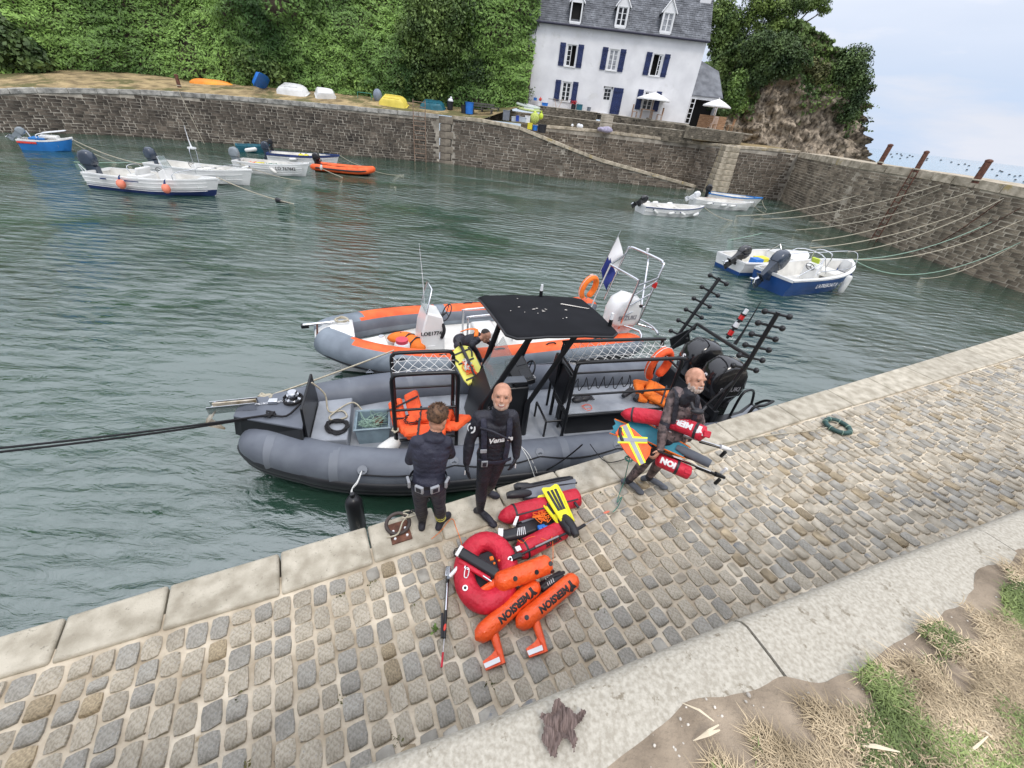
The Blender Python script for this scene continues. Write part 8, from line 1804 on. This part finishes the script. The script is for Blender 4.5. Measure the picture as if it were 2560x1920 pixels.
mb = MB(); mb.box((0,0,0),(.42,.09,.07)); mb.build('pouch_body',blackp,t,bevel=.02); MB().box((0,-.07,-.01),(.34,.045,.05)).build('red_sleeve',redf,t,bevel=.015); MB().tube([(.1,-.075,.01),(.30,-.08,0)],.011,8).build('steel_tube',met,t,smooth=1); MB().box((-.2,0,.01),(.03,.095,.075)).build('white_end',ltr_w,t)
for k,(x,y,s_) in enumerate(((530,700,.035),(550,735,.02),(585,715,.018),(430,800,.02))): t = thing('line_reel',('orange plastic reel in the ring float opening', 'tiny orange clip beside the reel', 'second orange clip near the ring edge', 'small orange piece at the left of the ring opening')[k], 'reel',gg(x,y,QZ + .17),.4 + k); MB().box((0,0,0),(s_,s_,s_ * .7)).build('reel_body',vest2,t,bevel=.004); MB().cyl((0,0,0),(0,0,s_ * .5),s_ * .3,n=8).build('knob',vest2,t)
t = thing('snorkel', 'white plastic mouthpiece at the left edge of the red ring float', 'snorkel',gg(262,795,QZ + .14),.9); MB().tube(SP([(-.07,0,0),(0,0,.02),(.06,.02,.0),(.09,.05,-.02)],3), [.018] * 10,8).build('tube',whitep,t,smooth=1.2); MB().ell((-.07,0,0),(.03,.02,.012)).build('mouthpiece',greyp,t)
A,B = gg(580,400,QZ + .10),gg(1190,240,QZ + .12); t,P,R = tfloat('torpedo_float', 'long red float with black straps lying beneath the yellow fins, farther one',A,B,.105,redf,nose=.22,tail=.06); c = (A + B) / 2; ax = (B - A).normalized(); s2_ = ax.cross(Vec((0,0,1))).normalized()
ringon(t,P[4],ax,R[4],.022,blackp); MB().tube([p + (s2_ * .72 + Vec((0,0,.72))) * r for p,r in list(zip(P,R))[4:21]],.011,6,flat=(.4,1)).build('strap',blackp,t); MB().tube([p + (s2_ * .98 - Vec((0,0,.1))) * r for p,r in list(zip(P,R))[4:18]],.009,6).build('strap',blackp,t)
MB().box(P[19] + s2_ * .09 + Vec((0,0,.05)),(.03,.16,.02),RZ(.5)).build('handle',blackp,t,bevel=.006)
A,B = gg(720,655,QZ + .10),gg(1085,470,QZ + .12); t,P,R = tfloat('torpedo_float', 'red float lettered SUBEA with a speargun strapped along it',A,B,.098,redf,nose=.08,tail=.06); c = (A + B) / 2; ax = (B - A).normalized(); s2_ = ax.cross(Vec((0,0,1))).normalized()
wraptext(t, 'SUBEA',.065,A - c,B - c,.098,s2_ + Vec((0,0,.35)),ltr_k,1,.07,bold=.004); ringon(t,P[3],ax,R[3],.02,blackp); MB().box(P[1] + Vec((-.02,-.02,.07)),(.05,.05,.01),RZ(.5)).build('white_label',ltr_w,t)
A2_,B2_ = gg(705,690,QZ + .20),gg(1110,500,QZ + .22); t = thing('speargun', 'black speargun lying along the top of the red SUBEA float', 'speargun',(A2_ + B2_) / 2); h_ = (B2_ - A2_) / 2
MB().tube([-h_,h_],.012,8).build('barrel',blackp,t,smooth=1); MB().tube([-h_ * .3 + Vec((0,0,.014)),h_ * .55 + Vec((0,0,.014))],.009,6).build('white_print',ltr_g,t); MB().box(-h_ * .95,(.10,.05,.04),RZ(.5)).build('grip',blackp,t,bevel=.008); MB().tube([-h_ * 1.05 + Vec((0,0,.01)),-h_ * .75 + Vec((.02,-.03,.02)),-h_ * .65],.005,5).build('trigger_guard',blackp,t)
t = thing('gear_bag', 'flat black bag between the two red floats', 'bag',gg(860,455,QZ + .05),.5); MB().box((0,0,0),(.42,.15,.08)).build('bag_body',blackp,t,bevel=.02); MB().box((0,.06,.05),(.3,.02,.01)).build('bag_zip',greyp,t)
t = thing('strap_roll', 'rolled royal blue strap between the red floats', 'strap',gg(900,470,QZ + .12),.4); MB().box((0,0,0),(.085,.055,.04)).build('strap_body',bluep,t,bevel=.01); MB().box((.03,-.02,.015),(.05,.02,.035)).build('strap_end',bluep,t)
P_ = [gg(900 + rnd.gauss(0,45),395 + rnd.gauss(0,22),QZ + .14 + rnd.random() * .05) for _ in range(46)]; tag(MB().tube(SP(P_,3),.0035,5).build('rope_tangle',vest2), 'tangle of thin orange line between the red floats', 'rope')
P_ = [gg(740 + 40 * k + rnd.gauss(0,20),560 + 25 * math.sin(k * 1.7),QZ + .2) for k in range(7)] + [gg(985,700,QZ + .1),gg(975,770,QZ + .02)]; tag(MB().tube(SP(P_,5),.003,5).build('rope_tangle',vest2), 'thin orange line wandering over the SUBEA float', 'rope')
P_ = [gg(*q,QZ + .02) for q in ((85,555),(150,500),(235,405),(270,480),(300,560),(318,640))]; tag(MB().tube(SP(P_,6),.003,5).build('thin_line',vest2), 'thin salmon line on the coping running to the red ring', 'rope')
coil('small tangle of black cord at the left edge of the red ring',gg(285,665,QZ + .03),.06,26,rope_k,.003,21)
t = thing('mask_bag', 'black and white striped mesh bag at the head of the red ring float', 'bag',gg(690,520,QZ + .12),.35); MB().box((0,0,0),(.26,.12,.08)).build('bag_body',blackp,t,bevel=.03)
for k in range(5): MB().tube([(.02 + k * .022,-.055,.046),(.06 + k * .016,.03,.046)],.004,5).build('white_stripe',ltr_w,t)
MB().box((-.13,.02,.03),(.05,.09,.03),RZ(-.3)).build('white_corner',ltr_w,t); MB().box((.06,.12,.04),(.03,.12,.02),RZ(-.6)).build('white_tab',ltr_w,t)
t = thing('mesh_bag', 'clear and black striped bag half under the right orange float', 'bag',gg(975,870,QZ + .05),.65); MB().box((0,0,0),(.28,.10,.07)).build('bag_body',blackp,t,bevel=.03)
for k in range(4): MB().tube([(-.07 + k * .022,-.03,.038),(-.05 + k * .024,.04,.038)],.004,5).build('white_stripe',ltr_w,t)
MB().tube([(-.14,0,.02),(0,.02,.05),(.15,.0,.03)],.014,6).build('bag_rim',blackp,t)
def fin(name,label,heel,tip,w,m_blade,m_foot,up=(0,0,1),ribs=True,foot=.36,L=None,cat='fin'):
    a,b_ = Vec(heel),Vec(tip); L = (b_ - a).length; t = thing(name,label,cat,a); M0 = frame(a,b_ - a,Vec(up).cross(b_ - a)); t.rotation_euler = M0.to_euler()
    f_ = L * foot
    mb = MB(); q = [(f_ * .8,-w * .28),(L * .75,-w * .46),(L * .98,-w * .5),(L,-w * .38),(L * .965,0),(L,w * .38),(L * .98,w * .5),(L * .75,w * .46),(f_ * .8,w * .28)]; mb.prism(q,.012); mb.build('blade',m_blade,t,bevel=.003)
    for s_ in (-1,1): MB().tube([(f_ * .7,s_ * w * .30,.012),(L * .75,s_ * w * .46,.018),(L * .96,s_ * w * .49,.014)], [.013,.012,.006],6).build('side_rail',m_foot if ribs == 2 else m_blade,t,smooth=1)
    if ribs is True: 
        for s_ in (-1,0,1): MB().tube([(L * .5,s_ * w * .16,.014),(L * .90,s_ * w * .24,.015)],.010,6,flat=(.5,1.6)).build('blade_channel',m_foot,t,smooth=1)
    R_ = []
    for (x,hw_,hh) in ((.0,.035,.05),(.04,.045,.06),(f_ * .35,.048,.055),(f_ * .7,.05,.045),(f_,.04,.022),(f_ * 1.15,.025,.012)): R_.append([Vec((x,hw_ * math.cos(2 * PI * k / 12),max(0,hh * (.5 + .5 * math.sin(2 * PI * k / 12)) * 1.6 - .005))) for k in range(12)])
    mb = MB(); mb.loft(R_); mb.build('foot_pocket',m_foot,t,smooth=1); MB().cyl((-.004,0,.045),(.03,0,.047),.03,.03,12).build('heel_opening',rub,t); return t
fin('fin', 'upper yellow and black fin lying over the red floats',gg(1155,545,QZ + .22),gg(955,165,QZ + .25),.19,yfin,blackp,up=(.0,-.3,1)); fin('fin', 'lower yellow and black fin beneath its pair',gg(1125,530,QZ + .20),gg(915,215,QZ + .20),.17,yfin,blackp,up=(-.3,-.2,1))
fin('fin', 'long black fin with grey blade behind the farther red float',gg(640,240,QZ + .08),gg(1165,165,QZ + .10),.19,greyp,blackp,up=(0,-.5,1),ribs=2,foot=.3); fin('fin', 'second long black fin on the coping edge behind the first',gg(700,195,QZ + .06),gg(1150,120,QZ + .09),.16,blackp,blackp,up=(0,.3,1),ribs=2,foot=.3)
t = thing('speargun_tip', 'steel spear shaft with salmon cord tip beyond the yellow fins', 'spear',gg(1170,480,QZ + .12)); d = gg(1385,355,QZ + .05) - gg(1170,480,QZ + .12); MB().tube([(0,0,0),d * .9],.004,6).build('shaft',met,t); MB().tube([d * -.25,d * .22],.018,8).build('muzzle',blackp,t,smooth=1); MB().ell(d * .98,(.045,.014,.012),RZ(.5)).build('cord_tip',buoy_m,t)
a,b_ = gg(208,800,QZ + .05),gg(180,1290,QZ + .04); t = thing('speargun', 'speargun with steel barrel lying alone on the cobbles left of the floats', 'speargun',a); d = b_ - a
MB().tube([d * .0,d * 1.0],.014,8).build('barrel',aluk,t,smooth=1); MB().tube([d * .2 + Vec((0,0,.011)),d * .62 + Vec((0,0,.011))],.010,8).build('steel_sleeve',met,t,smooth=1); MB().box(d * .02 + Vec((.0,.0,.02)),(.05,.10,.045),RZ(.1)).build('handle_block',met,t,bevel=.008); MB().tube([d * .05,d * .05 + Vec((.06,.02,.02)),d * -.02 + Vec((.10,.05,.02))],.013,6).build('grip',whitep,t,smooth=1)
MB().tube([d * .66 + Vec((-.028,0,0)),d * 1.0 + Vec((-.02,0,0))],.012,6).build('rubber_band',rub,t,smooth=1); e = gg(160,1505,QZ + .02) - a; MB().tube([d,d.lerp(e,.55)],.003,5).build('spear_shaft',met,t); MB().tube([d.lerp(e,.5),e],.009,6).build('red_spearhead',redf,t); MB().ell(d * .86 + Vec((0,0,.012)),(.012,.03,.008)).build('red_mark',redp,t)
def hc_(x,y,z): return c4(x,y,z)
A,B = hc_(300,640,2.24),hc_(1190,870,2.42); t,P,R = tfloat('torpedo_float', 'upper red float lettered MERSION in white, carried under the walking person\'s arm',A,B,.085,redf,nose=.16,tail=.03,bend=(.04,.02,.05)); c = (A + B) / 2; ax = (P[18] - P[12]).normalized()
wraptext(t, 'MERSI',.085,P[12],P[18],.085,Vec((.25,-.75,.6)),ltr_w,-1,.01,bold=.005); wraptext(t, 'Y',.10,P[12],P[18],.085,Vec((.25,-.75,.6)),ltr_w,-1,.19,name='emblem',bold=.012)
ringon(t,P[19],ax,.085,.028,blackp); MB().box(P[21] + Vec((0,-.062,.055)),(.07,.02,.07),RZ(-.3) @ RX(-.6)).build('pocket',redf,t,bevel=.01); ringon(t,P[3],P[4] - P[2],R[3],.02,blackp)
A,B = hc_(660,1100,2.02),hc_(1030,1265,2.0); t,P,R = tfloat('torpedo_float', 'lower red float lettered ION in white, held low by the walking person',A,B,.075,redf,nose=.05,tail=.03); ax = (B - A).normalized()
wraptext(t, 'ION',.085,P[5],P[13],.075,Vec((.25,-.75,.6)),ltr_w,-1,-.03,bold=.006); ringon(t,P[13],ax,.075,.028,blackp); MB().box(P[18] + Vec((0,-.055,.05)),(.07,.02,.06),RZ(-.35) @ RX(-.6)).build('pocket',redf,t,bevel=.01)
def blade(label,heel,tip,w,up,z0=0.0):
    a,b_ = Vec(heel),Vec(tip); L = (b_ - a).length; t = thing('fin',label, 'fin',a); M0 = frame(a,b_ - a,Vec(up).cross(b_ - a)); t.rotation_euler = M0.to_euler()
    f_ = .34; n = 10
    o = [(f_ * .75,-w * .30)] + [(f_ * .75 + (L - f_ * .75) * k / n,-w * (.34 + .14 * k / n)) for k in range(1,n)] + [(L,-w * .46),(L - .04,-w * .2),(L - .015,0),(L - .04,w * .2),(L,w * .46)] + [(f_ * .75 + (L - f_ * .75) * k / n,w * (.34 + .14 * k / n)) for k in range(n - 1,0,-1)] + [(f_ * .75,w * .30)]
    MB().prism(o,.006).build('blade',teal,t)
    for s_ in (-1,1): MB().tube([(f_ * .7,s_ * w * .31,.004),(L * .6,s_ * w * .42,.004),(L - .01,s_ * w * .475,.004)],.008,6).build('orange_edge',vest2,t,smooth=1)
    R_ = [[Vec((x,hw_ * math.cos(2 * PI * k / 12),hh * math.sin(2 * PI * k / 12) + .02)) for k in range(12)] for (x,hw_,hh) in ((0,.045,.045),(.06,.05,.045),(.18,.05,.038),(.28,.045,.026),(.36,.03,.012))]
    MB().loft(R_).build('foot_pocket',blackp if w < .19 else sock,t,smooth=1); return t
blade('teal fin with orange edges carried under the arm, nearer one',hc_(1225,1165,2.14),hc_(365,730,2.16),.21,(.1,-.75,.65)); blade('second teal fin with wavy tip behind the nearer one',hc_(1150,1120,2.02),hc_(200,765,2.08),.18,(.1,-.75,.65))
t = thing('flag_board', 'orange red pointed flag with yellow and silver cross held in front of the teal fins', 'flag',hc_(430,950,2.25)); c = t.location
poly = [(248,838),(300,760),(345,750),(430,800),(520,880),(612,990),(600,1060),(548,1140),(515,1170),(440,1130),(360,1050),(300,960)]
pts = [hc_(x,y,2.26) - c for x,y in poly]; n = len(pts); dn_ = Vec((0,.02,-.02)); MB().add(pts + [p + dn_ for p in pts], [tuple(range(n)),tuple(range(2 * n - 1,n - 1,-1))] + [(i,(i + 1) % n,n + (i + 1) % n,n + i) for i in range(n)]).build('flag_cloth',orf,t)
def fstrip(q,m,z,name): P_ = [hc_(x,y,2.26 + z) - c for x,y in q]; MB().add(P_, [(0,1,2,3)]).build(name,m,t)
for (q1,q2,w1) in (((335,760),(525,1160),46),((268,905),(575,915),40)):
    d_ = Vec((q2[0] - q1[0],q2[1] - q1[1])).normalized(); n_ = Vec((-d_.y,d_.x))
    for (w_,m_,z_,nm) in ((w1,mat('fluorescent yellow tape',(.75,.80,.03),.5,var=.05),.002 if w1 > 40 else .0035, 'yellow_tape'),(w1 * .5,silv,.005 if w1 > 40 else .0065, 'silver_tape')):
        fstrip([(q1[0] + n_.x * w_,q1[1] + n_.y * w_),(q1[0] - n_.x * w_,q1[1] - n_.y * w_),(q2[0] - n_.x * w_ * .8,q2[1] - n_.y * w_ * .8),(q2[0] + n_.x * w_ * .8,q2[1] + n_.y * w_ * .8)],m_,z_,nm)
MB().tube([hc_(295,790,2.28) - c,hc_(290,850,2.28) - c,hc_(315,920,2.27) - c],.017,8).build('handle',blackp,t,smooth=1)
for (k,a,b_,hz_,m_) in ((0,(790,820,2.30),(1390,1000,2.16), 'silver',met),(1,(780,1065,2.12),(1330,1285,1.95), 'black',aluk)):
    A,B = hc_(*a),hc_(*b_); t = thing('speargun', '%s speargun carried low, its %s pointing right behind the walking person' % (('upper silver', 'white handle') if k == 0 else ('lower black', 'muzzle'))[:2], 'speargun',A); d = B - A
    MB().tube([d * -.2,d],.013,8).build('barrel',m_,t,smooth=1); MB().tube([d * .1 + Vec((0,-.01,.015)),d * .8 + Vec((0,-.01,.015))],.006,6).build('shaft',met,t); MB().tube([d * .55 + Vec((0,0,-.02)),d * 1.02 + Vec((0,0,-.01))],.012,6).build('rubber_band',rub,t)
    MB().tube([d * .9,d * 1.08], [.028,.018],8).build('handle_block',whitep if k == 0 else aluk,t,smooth=1); MB().box(d * .98 + Vec((0,-.02,-.07)),(.035,.03,.09),RY(.3)).build('grip',aluk,t,bevel=.008)
    if k: MB().box(d * 1.0 + Vec((.03,.03,.05)),(.03,.03,.09),RY(.4)).build('white_tab',ltr_w,t,bevel=.006)
pc = c3(235,1540,QZ + .02); t = thing('mooring_ring', 'rusty iron ring and bolted plate with rope and chain on the coping edge', 'mooring ring',pc,math.atan2(QU.y,QU.x))
MB().box((0,0,0),(.20,.24,.018)).build('base_plate',rust,t,bevel=.004)
for x in (-.06,.06):
    for y in (-.07,.02): MB().cyl((x,y,.009),(x,y,.02),.014,.012,10).build('bolt',whitep,t,smooth=.6)
MB().tube([(.115 * math.cos(q * PI / 12),.07 + .115 * math.sin(q * PI / 12) * .9,.05 + .03 * math.sin(q * PI / 12)) for q in range(24)],.019,8,closed=True).build('iron_ring',mat('dark iron',(.07,.055,.05),.6,.3,var=.3,scale=10,bump=.4,bscale=40),t,smooth=1.2)
t2_ = thing('chain', 'short black chain hanging from the iron ring over the quay edge', 'chain',pc)
for k in range(9): p = (Vec((.03,.14,.07))).lerp(Vec((.20,.36,.06)),k / 8) + Vec((0,0,.03 * math.sin(k))); MB().tube([p + (RZ(.9) @ RX(k * PI / 2)) @ Vec((.024 * math.cos(q * PI / 5),.014 * math.sin(q * PI / 5),0)) for q in range(10)],.006,6,closed=True).build('link',aluk,t2_,smooth=1)
rope('pale rope looped through the iron ring on the coping',SP([pc + Vec(v) for v in ((-.10,-.10,.03),(0,-.06,.05),(.02,.05,.10),(.05,.14,.10),(-.02,.17,.08),(.04,.20,.09),(.12,.17,.08),(.08,.12,.10),(.0,.10,.09))],4),rope_w,.009)
pr_ = at(2094,1065,QZ + .045); t = thing('hose_ring', 'dark green rope ring lying on the coping at the right', 'ring',pr_); MB().tube([(.17 * math.cos(q * PI / 12),.17 * math.sin(q * PI / 12),0) for q in range(24)],.034,10,closed=True).build('ring',mat('dark green hose',(.03,.075,.07),.6,var=.25,scale=15),t,smooth=1.2)
for k in range(7): a_ = k * .9; c = Vec((.17 * math.cos(a_),.17 * math.sin(a_),0)); MB().tube([c + Vec((math.cos(a_) * .038 * math.cos(q * PI / 4),math.sin(a_) * .038 * math.cos(q * PI / 4),.038 * math.sin(q * PI / 4))) for q in range(8)],.006,4,closed=True).build('whipping',rope_g,t)
rope('pale line running along the coping to the green ring',SP([at(x,y,QZ + .03) for x,y in ((1800,1110),(1880,1095),(1950,1085),(2040,1075),(2094,1060),(2078,1052))],5),rope_w,.009)
rope('dark green cord hanging from the flag down to the cobbles',SP([hc_(395,1080,2.0),c4(370,1180,1.7),c4(330,1350,1.36),c4(290,1450,1.33),c4(260,1560,1.33),c4(310,1500,1.33),c4(270,1600,1.33),c4(215,1660,1.33)],5),netg,.005)
coil('small dark green tangle hanging below the flag',hc_(380,1125,1.95),.05,24,netg,.005,30); rope('black line along the coping beside the gear',SP([c4(-20,955,1.34),c4(150,1140,1.335),c4(400,1090,1.34)],5),rope_k,.006)
rg = MB(); cr_ = at(1400,1825,WZ + .012); t = thing('rag', 'crumpled brown striped rag with torn ends lying on the concrete wall top', 'cloth',cr_)
poly = [(1385,1760),(1400,1755),(1415,1775),(1440,1790),(1450,1775),(1462,1780),(1450,1810),(1435,1830),(1440,1860),(1432,1885),(1422,1860),(1405,1850),(1392,1875),(1388,1900),(1375,1895),(1365,1870),(1352,1850),(1358,1820),(1345,1795),(1350,1785),(1375,1790)]
pp = [at(x,y,WZ + .012) - cr_ for x,y in poly]; cen = Vec((0,0,0)); G = []
def inside(x,y):
    r = False; j = len(pp) - 1
    for i in range(len(pp)):
        a,b_ = pp[i],pp[j]
        if (a.y > y) != (b_.y > y) and x < (b_.x - a.x) * (y - a.y) / (b_.y - a.y) + a.x: r = not r
        j = i
    return r
st = .0035; V,F,ix = [], [], {}
xs_,ys_ = [p.x for p in pp], [p.y for p in pp]
def vtx(i,j):
    if (i,j) not in ix:
        q = Vec((min(xs_) + i * st,min(ys_) + j * st,0)); w_ = noise.noise_vector(q * 16) * .02; f_ = abs(math.sin(q.x * 160 + w_.x * 330 + noise.noise(q * 25) * 4)); ix[(i,j)] = len(V)
        V.append(q + Vec((w_.x * .35,w_.y * .35,.004 + .012 * f_ + .026 * abs(noise.noise(q * 20 + Vec((5,1,0)))))))
    return ix[(i,j)]
for i in range(int((max(xs_) - min(xs_)) / st)):
    for j in range(int((max(ys_) - min(ys_)) / st)):
        if inside(min(xs_) + (i + .5) * st,min(ys_) + (j + .5) * st): F.append((vtx(i,j),vtx(i + 1,j),vtx(i + 1,j + 1),vtx(i,j + 1)))
ragm = mat('brown striped knit',(0.105,0.074,0.064),.95,var=.25,scale=40,bump=.8,bscale=200,col2=(.17,.125,.11),stretch=(6,.6,1)); MB().add(V,F).build('cloth_body',ragm,t,smooth=2)
for k,(x0,y0,x1,y1) in enumerate(((1705,1757,1785,1803),(1733,1852,1800,1825),(1740,1848,1797,1812),(2118,1860,2250,1880),(2395,1900,2470,1840),(2430,1825,2480,1840))):
    a,b_ = at(x0,y0,WZ + .03),at(x1,y1,WZ + .05); m_ = (a + b_) / 2 + Vec((0,0,.015)); tag(MB().tube([a,m_,b_], [.001,.007 if k in (1,3) else .004,.002],5,flat=(.4,1)).build('dry_leaf',mat('bleached straw',(.62,.53,.38),.7,var=.12)),('pale straw blade lying on the bare soil, upper left one', 'broad bleached leaf on the soil below it', 'narrow bleached leaf crossing the broad one', 'pale stalk lying flat across the green tuft', 'bleached leaf near the lower right corner', 'short bleached leaf tip above the corner leaf')[k], 'dry leaf')
pe = MB()
for k in range(260):
    q = (rnd.uniform(1620,2500),rnd.uniform(1480,1920)); p = at(*q,WZ + .02)
    if p.y > edge_y(p.x) - .01: continue
    s_ = rnd.uniform(.0015,.006) * (1 if rnd.random() > .06 else 2); pe.ell(p,(s_,s_ * .8,s_ * .6),RZ(rnd.random() * 3),6,4)
tag(pe.build('pebbles',mat('pale pebbles',(.5,.46,.4),.8,var=.2,isl=.25)), 'small pale pebbles scattered on the bare soil',kind='stuff')
t = thing('weed_sprig', 'tiny green weed sprig between the cobbles near the speargun', 'weed',gg(95,1235,QZ + .01)); leafmesh('leaves',rng.normal(0,.022,(18,3)) * [1,1,.3] + [0,0,.012],np.tile([0,0,1.],(18,1)),.02,yl,t,5); MB().tube([(0,0,-.01),(.01,0,.02)],.002,4).build('stem',yl,t)
P,N = [], []
for (u,v,k_) in [(rnd.uniform(-4,9),rnd.uniform(.5,3.4),rnd.randint(4,14)) for _ in range(70)]:
    for q in range(k_): P.append(tuple(quay(u + rnd.gauss(0,.02),v + rnd.gauss(0,.02),QZ - .006 + rnd.random() * .012))); N.append((0,0,1.))
tag(leafmesh('joint_weeds',P,N,.012,mat('joint moss',(.07,.085,.025),.8,var=.3,scale=9,col2=(.13,.12,.045)),None,8), 'tiny weeds and moss in the joints between the cobbles',kind='stuff')
sm_ = mat('dark grit',(.09,.07,.045),.95,var=.3,scale=20); mb = MB()
for _ in range(420):
    p = quay(rnd.uniform(-4.5,10),rnd.uniform(.45,3.6),QZ - .008); s_ = rnd.uniform(.003,.009); mb.ell(p,(s_,s_ * rnd.uniform(.5,1),s_ * .4),RZ(rnd.random() * 3),6,4)
tag(mb.build('grit',sm_), 'dark grit and crumbs lying in the joints of the cobbled quay',kind='stuff')
